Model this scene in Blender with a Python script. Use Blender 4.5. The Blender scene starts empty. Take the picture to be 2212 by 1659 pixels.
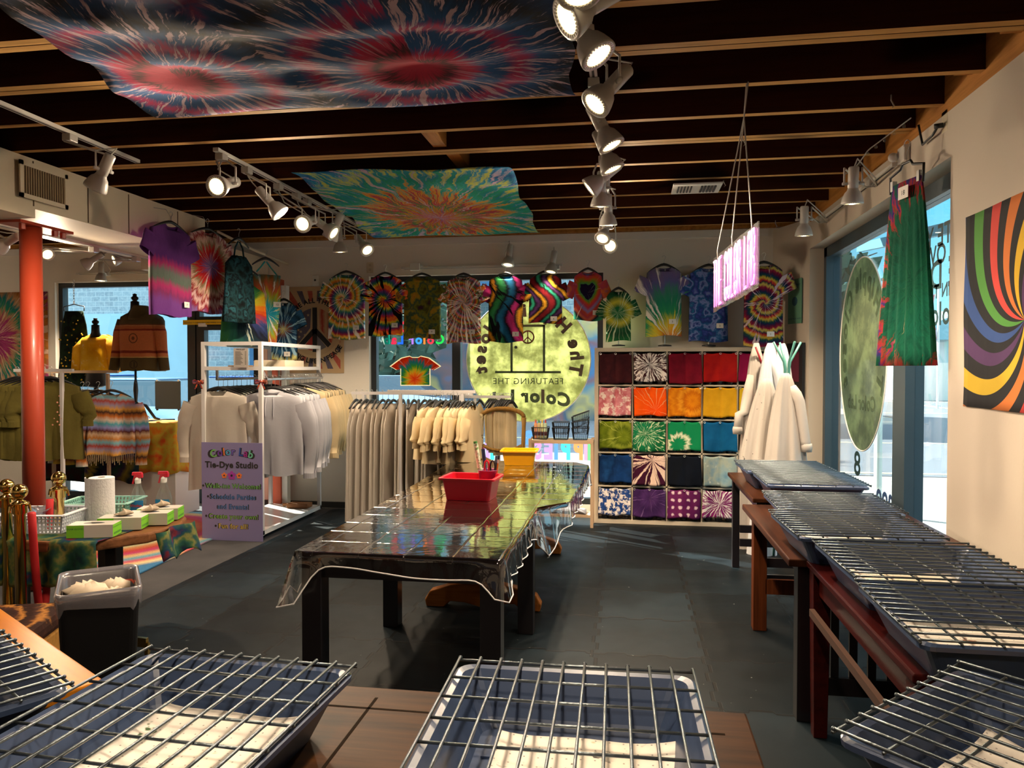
import bpy, math, random
from mathutils import Vector, Matrix, Euler
R = math.radians; PI = math.pi; rnd = random.Random(7)
sc = bpy.context.scene; col = sc.collection
# ------------------------------------------------------------------ camera
F = 1600.0; PSI = R(8.85); TH = R(1.22); H = 1.617
_cp, _sp, _ct, _st = math.cos(PSI), math.sin(PSI), math.cos(TH), math.sin(TH)
FW = Vector((-_sp*_ct, _cp*_ct, -_st)); RT = Vector((_cp, _sp, 0)); UP = Vector((-_sp*_st, _cp*_st, _ct))
cd = bpy.data.cameras.new('camera'); cam = bpy.data.objects.new('camera', cd); col.objects.link(cam)
cd.sensor_width = 36; cd.lens = F/2212*36; cd.clip_start = .02; cd.clip_end = 400
cam.matrix_world = Matrix(((RT.x, UP.x, -FW.x, 0), (RT.y, UP.y, -FW.y, 0), (RT.z, UP.z, -FW.z, H), (0, 0, 0, 1)))
sc.camera = cam
def ray(px, py): return FW + RT*((px-1106)/F) + UP*((829.5-py)/F)
def AZ(px, py, z): r = ray(px, py); t = (z-H)/r.z; return Vector((r.x*t, r.y*t, z))
def AY(px, py, y): r = ray(px, py); t = y/r.y; return Vector((r.x*t, y, H+r.z*t))
def AX(px, py, x): r = ray(px, py); t = x/r.x; return Vector((x, r.y*t, H+r.z*t))
# ------------------------------------------------------------------ world, sun, exposure
sc.view_settings.view_transform = 'Standard'; sc.view_settings.look = 'None'
sc.view_settings.exposure = 0.95; sc.view_settings.gamma = 1; sc.view_settings.use_curve_mapping = False
w = bpy.data.worlds.new('sky'); sc.world = w; w.use_nodes = True
nt = w.node_tree; bg = nt.nodes['Background']
tc = nt.nodes.new('ShaderNodeTexCoord'); sx = nt.nodes.new('ShaderNodeSeparateXYZ'); nt.links.new(tc.outputs['Generated'], sx.inputs[0])
cr = nt.nodes.new('ShaderNodeValToRGB'); nt.links.new(sx.outputs['Z'], cr.inputs[0]); nt.links.new(cr.outputs[0], bg.inputs[0])
cr.color_ramp.elements[0].position = 0.0; cr.color_ramp.elements[0].color = (.26, .47, .53, 1)
cr.color_ramp.elements[1].position = .62; cr.color_ramp.elements[1].color = (.80, .92, 1.0, 1)
e = cr.color_ramp.elements.new(.18); e.color = (.09, .32, .46, 1); e = cr.color_ramp.elements.new(.40); e.color = (.12, .34, .48, 1)
bg.inputs[1].default_value = 2.05
sl = bpy.data.lights.new('sun', 'SUN'); so = bpy.data.objects.new('sun', sl); col.objects.link(so)
sl.energy = 17.0; sl.angle = R(.6); sl.color = (1, .93, .80)
so.rotation_euler = Vector((.80, -.50, -.52)).to_track_quat('-Z', 'Y').to_euler()
sc.cycles.max_bounces = 7; sc.cycles.transparent_max_bounces = 16; sc.cycles.diffuse_bounces = 4
sc.cycles.sample_clamp_indirect = 4; sc.cycles.caustics_reflective = False; sc.cycles.caustics_refractive = False
try: sc.cycles.use_denoising = True
except Exception: pass
SPOT = 95.0     # watts of one lit track lamp
# ------------------------------------------------------------------ node helpers
class E:
    def __init__(s, m, k): s.m = m; s.k = k
    def op(s, o, b=None, c=None):
        n = s.m.nodes.new('ShaderNodeMath'); n.operation = o
        for i, x in enumerate((s, b, c)):
            if x is None: continue
            if isinstance(x, E): s.m.links.new(x.k, n.inputs[i])
            else: n.inputs[i].default_value = x
        return E(s.m, n.outputs[0])
    def __add__(s, b): return s.op('ADD', b)
    def __sub__(s, b): return s.op('SUBTRACT', b)
    def __mul__(s, b): return s.op('MULTIPLY', b)
    def __truediv__(s, b): return s.op('DIVIDE', b)
    def __pow__(s, b): return s.op('POWER', b)
    def abs(s): return s.op('ABSOLUTE')
    def fract(s): return s.op('FRACT')
    def sin(s): return s.op('SINE')
    def lt(s, b): return s.op('LESS_THAN', b)
    def gt(s, b): return s.op('GREATER_THAN', b)
    def max(s, b): return s.op('MAXIMUM', b)
    def min(s, b): return s.op('MINIMUM', b)
    def step(s, a, b):
        n = s.m.nodes.new('ShaderNodeMapRange'); s.m.links.new(s.k, n.inputs[0]); n.inputs[1].default_value = a; n.inputs[2].default_value = b
        n.interpolation_type = 'SMOOTHSTEP'; return E(s.m, n.outputs[0])
def srgb(c):
    if isinstance(c, str):
        c = c.lstrip('#'); c = [int(c[i:i+2], 16)/255 for i in (0, 2, 4)]
        return tuple(x/12.92 if x <= .04045 else ((x+.055)/1.055)**2.4 for x in c)
    return tuple(c[:3])
def c4(c): return srgb(c)+(1,)
def newmat(name):
    m = bpy.data.materials.new(name); m.use_nodes = True; t = m.node_tree; return m, t, t.nodes['Principled BSDF']
def objc(t):
    a = t.nodes.new('ShaderNodeTexCoord'); s = t.nodes.new('ShaderNodeSeparateXYZ'); t.links.new(a.outputs['Object'], s.inputs[0])
    return [E(t, s.outputs[i]) for i in range(3)]
def comb(t, x, y, z):
    n = t.nodes.new('ShaderNodeCombineXYZ')
    for i, v in enumerate((x, y, z)):
        if isinstance(v, E): t.links.new(v.k, n.inputs[i])
        else: n.inputs[i].default_value = v
    return n.outputs[0]
def noise(t, vec, scale=1, detail=3, rough=.5):
    n = t.nodes.new('ShaderNodeTexNoise'); n.inputs['Scale'].default_value = scale; n.inputs['Detail'].default_value = detail; n.inputs['Roughness'].default_value = rough
    if vec is None:
        a = t.nodes.new('ShaderNodeTexCoord'); vec = a.outputs['Object']
    t.links.new(vec, n.inputs['Vector']); return E(t, n.outputs[0])
def ramp(t, f, cols, interp='LINEAR', pos=None):
    n = t.nodes.new('ShaderNodeValToRGB'); r = n.color_ramp; r.interpolation = interp; t.links.new(f.k, n.inputs[0])
    k = len(cols); ps = pos or [i/(k-1) for i in range(k)]
    r.elements[0].position = ps[0]; r.elements[0].color = c4(cols[0]); r.elements[1].position = ps[-1]; r.elements[1].color = c4(cols[-1])
    for i in range(1, k-1): q = r.elements.new(ps[i]); q.color = c4(cols[i])
    return n.outputs[0]
def mix(t, f, a, b):
    n = t.nodes.new('ShaderNodeMix'); n.data_type = 'RGBA'
    if isinstance(f, E): t.links.new(f.k, n.inputs[0])
    else: n.inputs[0].default_value = f
    for i, v in ((6, a), (7, b)):
        if isinstance(v, (tuple, str, list)): n.inputs[i].default_value = c4(v)
        else: t.links.new(v, n.inputs[i])
    return n.outputs[2]
def bump(t, p, f, dist=.002, strength=.6):
    n = t.nodes.new('ShaderNodeBump'); n.inputs['Distance'].default_value = dist; n.inputs['Strength'].default_value = strength
    t.links.new(f.k, n.inputs['Height']); t.links.new(n.outputs[0], p.inputs['Normal'])
_mc = {}
def mat(name, c, rough=.6, metal=0, var=0, vs=8, bmp=0, bs=40, emit=0, spec=None, coat=0, sub=0):
    if name in _mc: return _mc[name]
    m, t, p = newmat(name); p.inputs['Roughness'].default_value = rough; p.inputs['Metallic'].default_value = metal
    p.inputs['Base Color'].default_value = c4(c)
    if spec is not None: p.inputs['Specular IOR Level'].default_value = spec
    if coat: p.inputs['Coat Weight'].default_value = coat; p.inputs['Coat Roughness'].default_value = .1
    if var:
        cc = srgb(c); t.links.new(mix(t, noise(t, None, vs, 4), tuple(x*(1-var) for x in cc), tuple(min(1, x*(1+var)) for x in cc)), p.inputs['Base Color'])
    if bmp: bump(t, p, noise(t, None, bs, 3), .01, bmp)
    if emit: p.inputs['Emission Color'].default_value = c4(c); p.inputs['Emission Strength'].default_value = emit
    m.diffuse_color = c4(c); _mc[name] = m; return m
def translucent(m, amt=.3, colr=None):
    t = m.node_tree; p = t.nodes['Principled BSDF']; o = t.nodes['Material Output']
    tr = t.nodes.new('ShaderNodeBsdfTranslucent'); ms = t.nodes.new('ShaderNodeMixShader'); ms.inputs[0].default_value = amt
    if p.inputs['Base Color'].is_linked: t.links.new(p.inputs['Base Color'].links[0].from_socket, tr.inputs[0])
    else: tr.inputs[0].default_value = c4(colr) if colr else p.inputs['Base Color'].default_value
    t.links.new(p.outputs[0], ms.inputs[1]); t.links.new(tr.outputs[0], ms.inputs[2]); t.links.new(ms.outputs[0], o.inputs[0]); return m
def glassy(name, tint=(1, 1, 1), ior=1.45, rough=.0, gmul=1.0, base=0.0, dif=0, difc=(.8, .8, .8), crease=None):
    if name in _mc: return _mc[name]
    m = bpy.data.materials.new(name); m.use_nodes = True; t = m.node_tree; t.nodes.remove(t.nodes['Principled BSDF']); o = t.nodes['Material Output']
    tr = t.nodes.new('ShaderNodeBsdfTransparent'); tr.inputs[0].default_value = c4(tint)
    gl = t.nodes.new('ShaderNodeBsdfGlossy'); gl.inputs['Roughness'].default_value = rough
    fr = t.nodes.new('ShaderNodeLayerWeight'); fr.inputs[0].default_value = .5
    f0 = ((ior-1)/(ior+1))**2; f = ((E(t, fr.outputs['Facing'])**4.5)*((1-f0)*gmul)+(f0*gmul+base)).min(1.0)
    a = tr.outputs[0]
    if dif:
        d = t.nodes.new('ShaderNodeBsdfDiffuse'); d.inputs[0].default_value = c4(difc); m1 = t.nodes.new('ShaderNodeMixShader')
        m1.inputs[0].default_value = dif; t.links.new(a, m1.inputs[1]); t.links.new(d.outputs[0], m1.inputs[2]); a = m1.outputs[0]
    m2 = t.nodes.new('ShaderNodeMixShader'); t.links.new(f.k, m2.inputs[0]); t.links.new(a, m2.inputs[1]); t.links.new(gl.outputs[0], m2.inputs[2])
    t.links.new(m2.outputs[0], o.inputs[0])
    if crease:
        x, y, z = objc(t); n = t.nodes.new('ShaderNodeBump'); n.inputs['Distance'].default_value = .004; n.inputs['Strength'].default_value = crease
        wob = (noise(t, None, 5, 2)-.5)*.02
        gx = ((x+wob)/.22).fract()-.5; gy = ((y+wob)/.22).fract()-.5
        h = (gx.abs().step(.0, .03)).min(gy.abs().step(.0, .03))*.8+noise(t, None, 9, 2)*.5+noise(t, None, 60, 2)*.08
        t.links.new(h.k, n.inputs['Height']); t.links.new(n.outputs[0], gl.inputs['Normal'])
    _mc[name] = m; return m
def wood(name, c1, c2, axis=0, scale=1.0, rough=.45, knots=0):
    if name in _mc: return _mc[name]
    m, t, p = newmat(name); o = objc(t); k = [3.0, 3.0, 3.0]; k = [18*scale]*3; k[axis] = 1.2*scale
    v = comb(t, o[0]*k[0], o[1]*k[1], o[2]*k[2]); n = noise(t, v, 1, 6, .6)
    cc = ramp(t, n, [c1, c2, c1], pos=[.3, .5, .72])
    if knots:
        kk = [2.2]*3; kk[axis] = 1.0
        q = noise(t, comb(t, o[0]*kk[0], o[1]*kk[1], o[2]*kk[2]), 1, 2)
        cc = mix(t, q.step(.62, .74), cc, tuple(x*.25 for x in srgb(c1)))
    t.links.new(cc, p.inputs['Base Color']); p.inputs['Roughness'].default_value = rough; p.inputs['Specular IOR Level'].default_value = .10
    bump(t, p, n, .001, .3); _mc[name] = m; return m
def tie(name, cols, kind='spiral', c=(0, 0), freq=2.2, twist=1.0, white=.45, nr=9, ax='XZ', warp=.06, wcol='#efe6e0', black=0, rough=.9, tr=0, sharp=.08, rs=2.0, sq=1.0, bcol='#0b0b10'):
    if name in _mc: return _mc[name]
    m, t, p = newmat(name); o = objc(t); a, b = [o['XYZ'.index(q)] for q in ax]
    nz = noise(t, None, 7, 3); nz2 = noise(t, None, 31, 3)
    a = a-c[0]+(nz-.5)*warp; b = (b-c[1])*sq+(nz2-.5)*warp*.5
    r = (a*a+b*b)**.5; th = a.op('ARCTAN2', b)
    ca, sa = a/(r+.0001), b/(r+.0001)
    rad = (noise(t, comb(t, ca*nr, sa*nr, r*rs), 1, 3, .6)-.5)*1.9+.5; rad2 = (noise(t, comb(t, ca*nr*.8+5, sa*nr*.8, r*rs*1.3+3), 1, 2, .5)-.5)*1.9+.5
    if kind == 'spiral': f = r*freq+th*(twist/(2*PI))+(rad-.5)*.25
    elif kind == 'rings': f = r*freq+(rad-.5)*.35
    elif kind == 'fan': f = th*(freq/(2*PI))+r*twist+(rad-.5)*.2
    elif kind == 'heart':
        y2 = b-a.abs()*.75; f = ((a*a*1.1+y2*y2)**.5)*freq+(nz2-.5)*.05
    elif kind == 'stripe': f = b*freq+(a*9).sin()*.02+(noise(t, comb(t, a*40, b*2, 0), 1, 2)-.5)*.12; rad = noise(t, comb(t, a*55, b*4, 0), 1, 2)
    elif kind == 'vstripe': f = a*freq+(b*10).sin()*twist+(noise(t, comb(t, a*3, b*45, 0), 1, 2)-.5)*.1; rad = noise(t, comb(t, a*4, b*60, 0), 1, 2)
    elif kind == 'wave':
        f = (a+(b*11).sin()*.11)*freq+(noise(t, comb(t, a*4, b*40, 0), 1, 2)-.5)*.1; rad = noise(t, comb(t, a*4, b*60, 0), 1, 2)
    elif kind == 'grid':
        f = nz*1.2; rad = ((a*42).sin()*(b*42).sin()).abs()*.5+nz2*.3
    elif kind == 'sun':
        f = r*freq; rad = noise(t, comb(t, ca*nr, sa*nr, 0), 1, 0)
    else: f = noise(t, None, freq, 4)*2.6-.8; rad = (noise(t, None, freq*3, 5, .7)-.5)*1.6+.5
    if kind in ('blotch', 'grid'): f = f.max(0).min(1); cc = ramp(t, f, cols)
    else:
        cl = list(cols)+[cols[0]]; cc = ramp(t, f.fract(), cl)
    if kind == 'heart':
        cc = mix(t, f.step(.23, .25), cols[0], cc)
    if white: cc = mix(t, rad.step(1-white-sharp, 1-white+sharp), cc, wcol)
    if black: cc = mix(t, rad2.step(1-black-.04, 1-black+.05), cc, bcol)
    t.links.new(cc, p.inputs['Base Color']); p.inputs['Roughness'].default_value = rough; p.inputs['Specular IOR Level'].default_value = .15
    bump(t, p, noise(t, None, 14, 3), .02, .25)
    if tr: translucent(m, tr)
    _mc[name] = m; return m
# ------------------------------------------------------------------ mesh helpers
class MB:
    def __init__(s): s.v = []; s.f = []; s.mi = []; s.xf = None
    def av(s, p):
        p = Vector(p); s.v.append(s.xf @ p if s.xf else p); return len(s.v)-1
    def face(s, idx, mi=0): s.f.append(tuple(idx)); s.mi.append(mi)
    def box(s, a, b, mi=0, bot=None):
        x0, y0, z0 = a; x1, y1, z1 = b
        i = [s.av(p) for p in ((x0, y0, z0), (x1, y0, z0), (x1, y1, z0), (x0, y1, z0), (x0, y0, z1), (x1, y0, z1), (x1, y1, z1), (x0, y1, z1))]
        for k, q in enumerate(((3, 2, 1, 0), (4, 5, 6, 7), (0, 1, 5, 4), (1, 2, 6, 5), (2, 3, 7, 6), (3, 0, 4, 7))): s.face([i[j] for j in q], bot if (bot is not None and k == 0) else mi)
        return s
    def hexa(s, p, mi=0):   # 8 points, bottom loop then top loop
        i = [s.av(q) for q in p]
        for q in ((3, 2, 1, 0), (4, 5, 6, 7), (0, 1, 5, 4), (1, 2, 6, 5), (2, 3, 7, 6), (3, 0, 4, 7)): s.face([i[j] for j in q], mi)
        return s
    def bar(s, a, b, w, h, mi=0, up=(0, 0, 1)):
        a = Vector(a); b = Vector(b); d = (b-a).normalized(); u = Vector(up)
        if abs(d.dot(u)) > .95: u = Vector((0, 1, 0))
        r = d.cross(u).normalized(); q = r.cross(d)
        r *= w/2; q *= h/2
        return s.hexa([a-r-q, a+r-q, b+r-q, b-r-q, a-r+q, a+r+q, b+r+q, b-r+q], mi)
    def tube(s, pts, r, n=8, mi=0, cap=True, closed=False):
        pts = [Vector(p) for p in pts]; rings = []; N = len(pts); pu = None
        for k, p in enumerate(pts):
            if closed: d = pts[(k+1) % N]-pts[k-1]
            else: d = pts[min(k+1, N-1)]-pts[max(k-1, 0)]
            d.normalize()
            if pu is None:
                pu = Vector((0, 0, 1)) if abs(d.z) < .9 else Vector((1, 0, 0))
            u = (pu-d*pu.dot(d)).normalized(); pu = u; w = d.cross(u); rr = r[k] if isinstance(r, (list, tuple)) else r
            rings.append([s.av(p+(u*math.cos(2*PI*j/n)+w*math.sin(2*PI*j/n))*rr) for j in range(n)])
        m = N if closed else N-1
        for k in range(m):
            A, B = rings[k], rings[(k+1) % N]
            for j in range(n): s.face((A[j], A[(j+1) % n], B[(j+1) % n], B[j]), mi)
        if cap and not closed: s.face(rings[0][::-1], mi); s.face(rings[-1], mi)
        return s
    def lathe(s, prof, c=(0, 0, 0), n=20, mi=0, M=None, capb=True, capt=True):
        c = Vector(c); rings = []
        for (r, z) in prof:
            rings.append([s.av((M @ Vector((r*math.cos(2*PI*j/n), r*math.sin(2*PI*j/n), z)) if M else Vector((r*math.cos(2*PI*j/n), r*math.sin(2*PI*j/n), z)))+c) for j in range(n)])
        for A, B in zip(rings, rings[1:]):
            for j in range(n): s.face((A[j], A[(j+1) % n], B[(j+1) % n], B[j]), mi)
        if capb: s.face(rings[0][::-1], mi)
        if capt: s.face(rings[-1], mi)
        return s
    def cyl(s, a, b, r, n=12, mi=0): return s.tube([a, b], r, n, mi)
    def grid(s, f, nu, nv, mi=0, closeu=False):
        g = [[s.av(f(i/nu, j/nv)) for i in range(nu if closeu else nu+1)] for j in range(nv+1)]
        L = len(g[0])
        for j in range(nv):
            for i in range(L if closeu else nu): s.face((g[j][i], g[j][(i+1) % L], g[j+1][(i+1) % L], g[j+1][i]), mi)
        return g
    def prism(s, poly, z0, z1, mi=0, M=None):
        f = (lambda q: M @ Vector(q)) if M else (lambda q: Vector(q))
        a = [s.av(f((x, y, z0))) for x, y in poly]; b = [s.av(f((x, y, z1))) for x, y in poly]; n = len(poly)
        s.face(a[::-1], mi); s.face(b, mi)
        for i in range(n): s.face((a[i], a[(i+1) % n], b[(i+1) % n], b[i]), mi)
        return s
    def ball(s, c, r, n=14, mi=0, sx=(1, 1, 1)):
        k = n//2; g = []
        pr = [(max(1e-4, math.sin(PI*i/k))*r, -math.cos(PI*i/k)*r) for i in range(k+1)]
        return s.lathe([(a, b) for a, b in pr], c, n, mi, Matrix.Diagonal(Vector(sx)))
def build(name, mb, m, parent=None, smooth=False, bev=0, sol=0, sub=0):
    me = bpy.data.meshes.new(name); me.from_pydata([tuple(v) for v in mb.v], [], mb.f)
    ms = m if isinstance(m, (list, tuple)) else [m]
    for q in ms: me.materials.append(q)
    if len(ms) > 1: me.polygons.foreach_set('material_index', mb.mi)
    if smooth: me.polygons.foreach_set('use_smooth', [True]*len(me.polygons))
    me.update(); o = bpy.data.objects.new(name, me); col.objects.link(o)
    if parent: o.parent = parent
    if bev: q = o.modifiers.new('bevel', 'BEVEL'); q.width = bev; q.segments = 2; q.limit_method = 'ANGLE'
    if sol: q = o.modifiers.new('solid', 'SOLIDIFY'); q.thickness = sol; q.offset = 0
    if sub: q = o.modifiers.new('sub', 'SUBSURF'); q.levels = sub; q.render_levels = sub
    return o
def thing(name, label, cat, loc=(0, 0, 0), rz=0, group=None):
    o = bpy.data.objects.new(name, None); col.objects.link(o); o.empty_display_size = .1
    o.location = loc; o.rotation_euler = (0, 0, rz); o['label'] = label; o['category'] = cat
    if group: o['group'] = group
    return o
def tag(o, label, cat, group=None, kind=None):
    o['label'] = label; o['category'] = cat
    if group: o['group'] = group
    if kind: o['kind'] = kind
    return o
def struct(name, mb, m, parent=None, **k):
    o = build(name, mb, m, parent, **k)
    if not parent: o['kind'] = 'structure'
    return o
kids = {}
def dup(root, loc, rz=None, label=None, scale=None):
    r = root.copy(); col.objects.link(r); r.location = loc
    if rz is not None: r.rotation_euler = (0, 0, rz)
    if label: r['label'] = label
    if scale: r.scale = scale
    for ch in list(root.children):
        c = ch.copy(); col.objects.link(c); c.parent = r
        for g in list(ch.children):
            d = g.copy(); col.objects.link(d); d.parent = c
    return r
# ------------------------------------------------------------------ lettering
_gl = {}
def glyph(s, bold=0.0):
    k = (s, bold)
    if k in _gl: return _gl[k]
    cu = bpy.data.curves.new('t', 'FONT'); cu.body = s; cu.size = 1; cu.offset = bold; cu.resolution_u = 3
    o = bpy.data.objects.new('t', cu); col.objects.link(o); dg = bpy.context.evaluated_depsgraph_get(); dg.update()
    me = bpy.data.meshes.new_from_object(o.evaluated_get(dg)); v = [tuple(q.co) for q in me.vertices]; f = [tuple(q.vertices) for q in me.polygons]
    wd = (max(q[0] for q in v) if v else 0)
    bpy.data.objects.remove(o); bpy.data.curves.remove(cu); bpy.data.meshes.remove(me)
    _gl[k] = (v, f, wd); return _gl[k]
def adv(ch, bold=0.0): return .3 if ch == ' ' else glyph('I'+ch+'I')[2]-glyph('II')[2]+bold*1.2
def text(mb, s, size, place, mi=(0,), bold=.0, align=.5, sp=1.0):
    W = sum(adv(c, bold) for c in s)*sp*size; x = -W*align; k = 0
    for c in s:
        if c != ' ':
            v, f, _ = glyph(c, bold); b = len(mb.v)
            for q in v: mb.av(place(x+q[0]*size, q[1]*size))
            for q in f: mb.face([b+i for i in q], mi[k % len(mi)])
            k += 1
        x += adv(c, bold)*sp*size
    return W
def arctext(mb, s, size, cx, cy, rad, a0, place, mi=(0,), bold=.0, sp=1.0):
    """letters on a circle, centred on angle a0 (0 = top, clockwise +)"""
    W = sum(adv(c, bold) for c in s)*sp*size; x = -W/2; k = 0
    for c in s:
        w_ = adv(c, bold)*sp*size
        if c != ' ':
            v, f, _ = glyph(c, bold); b = len(mb.v); an = a0+(x+w_/2)/rad
            for q in v:
                lx = q[0]*size-w_/2; ly = rad+q[1]*size
                mb.av(place(cx+lx*math.cos(an)+ly*math.sin(an), cy-lx*math.sin(an)+ly*math.cos(an)))
            for q in f: mb.face([b+i for i in q], mi[k % len(mi)])
            k += 1
        x += w_
def XZ(x0, y, z0, sgn=1): return lambda a, b: (x0+sgn*a, y, z0+b)
# ================================================================== SETTING
white_wall = mat('wall_paint', (.80, .745, .67), .75, var=.03, vs=2, bmp=.04, bs=60)
cream = mat('cream_paint', (.66, .57, .43), .6, var=.03, vs=3)
frame_m = mat('dark_window_frame', (.012, .016, .02), .45)
trim_w = mat('white_trim', (.78, .76, .72), .6)
YB = 8.09; XR = 1.73; ZJ = 3.08; ZD = 3.37
# floor : concrete / carpet plus rubber tiles
def carpet_mat():
    m, t, p = newmat('grey_carpet'); n = noise(t, None, 260, 2); n2 = noise(t, None, 3, 3)
    t.links.new(ramp(t, n*.6+n2*.4, ['#1c1c20', '#38373a', '#4d4a4a'], pos=[.3, .5, .7]), p.inputs['Base Color']); p.inputs['Roughness'].default_value = .95
    bump(t, p, n, .004, .6); return m
def rubber_mat():
    m, t, p = newmat('rubber_tiles'); x, y, z = objc(t)
    sq = lambda a: ((a*9.2).sin()*6).max(-1).min(1)*.013
    T = .61
    d1 = (((x+sq(y*3)+.18)/T).fract()-.5).abs(); d2 = (((y+sq(x*3)+.1)/T).fract()-.5).abs()
    d = d1.max(d2); seam = d.step(.483, .488); n = noise(t, None, 500, 2); st = noise(t, None, 1.6, 5)
    tone = (((x+.18)/T).op('FLOOR')*3.7+((y+.1)/T).op('FLOOR')*7.3).sin()*.2
    base = ramp(t, st+tone, ['#04090c', '#0a1318', '#172229'], pos=[.2, .5, .8])
    base = mix(t, n.step(.60, .75)*.30, base, '#1c2326'); base = mix(t, seam*.85, base, (.003, .003, .003))
    spk = noise(t, None, 34, 1); base = mix(t, spk.step(.80, .82), base, '#6a6e6a')
    t.links.new(base, p.inputs['Base Color']); t.links.new((noise(t, None, 5, 3)*.25+.38).k, p.inputs['Roughness']); p.inputs['Specular IOR Level'].default_value = .16
    bump(t, p, (n*.4)-seam, .002, .5); return m
struct('floor', MB().box((-9, -3.6, -.12), (1.95, 8.25, 0)), carpet_mat())
fm = struct('floor_rubber_tiles', MB().box((-3.3, -.9, 0.0005), (1.70, 7.98, .012)), rubber_mat())
def wall_y(name, y0, y1, x0, x1, z0, z1, holes, m):
    b = MB(); xs = x0
    for (a, c, d, e) in sorted(holes):
        if a > xs: b.box((xs, y0, z0), (a, y1, z1))
        if d > z0: b.box((a, y0, z0), (c, y1, d))
        if e < z1: b.box((a, y0, e), (c, y1, z1))
        xs = c
    if xs < x1: b.box((xs, y0, z0), (x1, y1, z1))
    return struct(name, b, m)
px = lambda x, y=600: AY(x, y, YB).x
W1 = (px(118), px(560)); W2 = (px(797), px(1303)); ZT = 2.66
wall_y('wall_back', YB, YB+.22, -9, 1.55, 0, ZD, [(W1[0], W1[1], 0, ZT), (W2[0], W2[1], .12, ZT)], white_wall)
wall_y('wall_rear', -3.75, -3.6, -9, 2, 0, ZD, [], white_wall)
b = MB().box((-9.15, -3.6, 0), (-9, 8.3, ZD)); struct('wall_left', b, white_wall)
YN, YF = 4.36, 7.5
b = MB()
b.box((XR, -3.6, 0), (XR+.25, YN, ZJ-.02)); b.box((XR, YN, 0), (XR+.25, YF, .25)); b.box((XR, YN, 2.765), (XR+.25, YF, ZJ-.02))
b.prism([(1.50, YB), (XR, YF+.0), (XR+.25, YF), (XR+.25, YB+.2), (1.50, YB+.2)], 0, ZJ-.02)
struct('wall_right', b, mat('beige_wall_paint', (.52, .455, .375), .75, var=.03, vs=2, bmp=.04, bs=60))
# pale trim strip at the top of the rear wall
struct('trim_1', MB().box((-9, YB-.02, 3.0), (1.45, YB-.001, 3.075)), trim_w)
struct('baseboard_back', MB().box((W1[1]+.02, YB-.02, 0.013), (W2[0]-.02, YB-.001, .08)), mat('dark_baseboard', (.03, .03, .03), .6))
# joists
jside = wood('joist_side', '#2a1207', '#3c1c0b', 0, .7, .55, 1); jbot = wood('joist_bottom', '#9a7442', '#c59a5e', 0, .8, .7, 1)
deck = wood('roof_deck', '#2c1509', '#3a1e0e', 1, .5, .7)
struct('ceiling', MB().box((-9.1, -3.7, ZD), (2, YB+.2, ZD+.05)), deck)
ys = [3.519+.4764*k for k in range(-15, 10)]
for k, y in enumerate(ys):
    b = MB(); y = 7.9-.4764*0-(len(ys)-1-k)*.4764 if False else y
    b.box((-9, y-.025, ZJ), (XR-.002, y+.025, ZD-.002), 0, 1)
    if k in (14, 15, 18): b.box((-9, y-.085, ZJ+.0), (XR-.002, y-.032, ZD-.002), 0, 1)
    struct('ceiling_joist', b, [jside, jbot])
led = wood('ledger_wood', '#8a5a28', '#b47c3e', 1, .8, .6, 1)
struct('trim_2', MB().box((XR-.001, -3.6, ZJ-.06), (XR+.09, YB, ZD-.003)), led)
struct('trim_3', MB().box((-9, YB-.07, ZJ+.0), (XR-.01, YB+.1, ZD-.004)), led)
b = MB()
for (x, y, k) in ((AZ(930, 300, ZJ).x, ys[17], 0), (AZ(945, 300, ZJ).x, ys[18], 0), (AZ(1010, 350, ZJ).x, ys[19], 0)):
    b.box((x-.045, y+.03, ZJ+.02), (x+.045, y+.446, ZD-.01))
struct('trim_4', b, led)
for y in ys[12:19]:
    struct('trim_5', MB().box((XR-.09, y+.028, ZJ+.03), (XR-.002, y+.12, ZD-.003)), led)
# air ducting boxed in along the left (soffit)
gap = mat('panel_gap', (.10, .06, .03), .8)
XS = -4.10
b = MB().box((-4.95, -3, 2.73), (XS, 6.75, ZJ-.003)); b.box((-4.95, -3, 2.66), (XS+.03, 4.6, 2.74))
s_ = struct('soffit', b, cream)
g = MB()
for y in (4.16, 4.62, 5.15, 5.62, 6.3): g.box((XS-.001, y-.004, 2.735), (XS+.004, y+.004, ZJ-.02))
struct('soffit_panel_joints', g, gap, s_)
# ceiling vent in soffit
v0 = AX(45, 352, XS+.03); v1 = AX(140, 440, XS+.03)
t = thing('vent_grille', 'tan slatted air vent in the boxed-in duct, upper left', 'vent', (XS+.031, (v0.y+v1.y)/2, 2.90))
hw = (v1.y-v0.y)/2+.02
b = MB(); z1, z0 = .13, -.12
b.box((0, -hw, z0), (.012, hw, z0+.03)).box((0, -hw, z1-.03), (.012, hw, z1)).box((0, -hw, z0), (.012, -hw+.03, z1)).box((0, hw-.03, z0), (.012, hw, z1))
build('frame', b, cream, t); b = MB()
for i in range(18):
    y = -hw+.035+(2*hw-.07)*i/17; b.box((0.0, y-.003, z0+.03), (.008, y+.003, z1-.03))
build('slats', b, mat('vent_slat', (.42, .33, .2), .5), t); build('backing', MB().box((-.001, -hw+.02, z0+.02), (.001, hw-.02, z1-.02)), gap, t)
# sloped panel and cords beyond the duct
struct('soffit_end', MB().box((-4.9, 6.9, 2.62), (-4.12, YB-.01, ZJ-.2)), cream)
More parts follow.
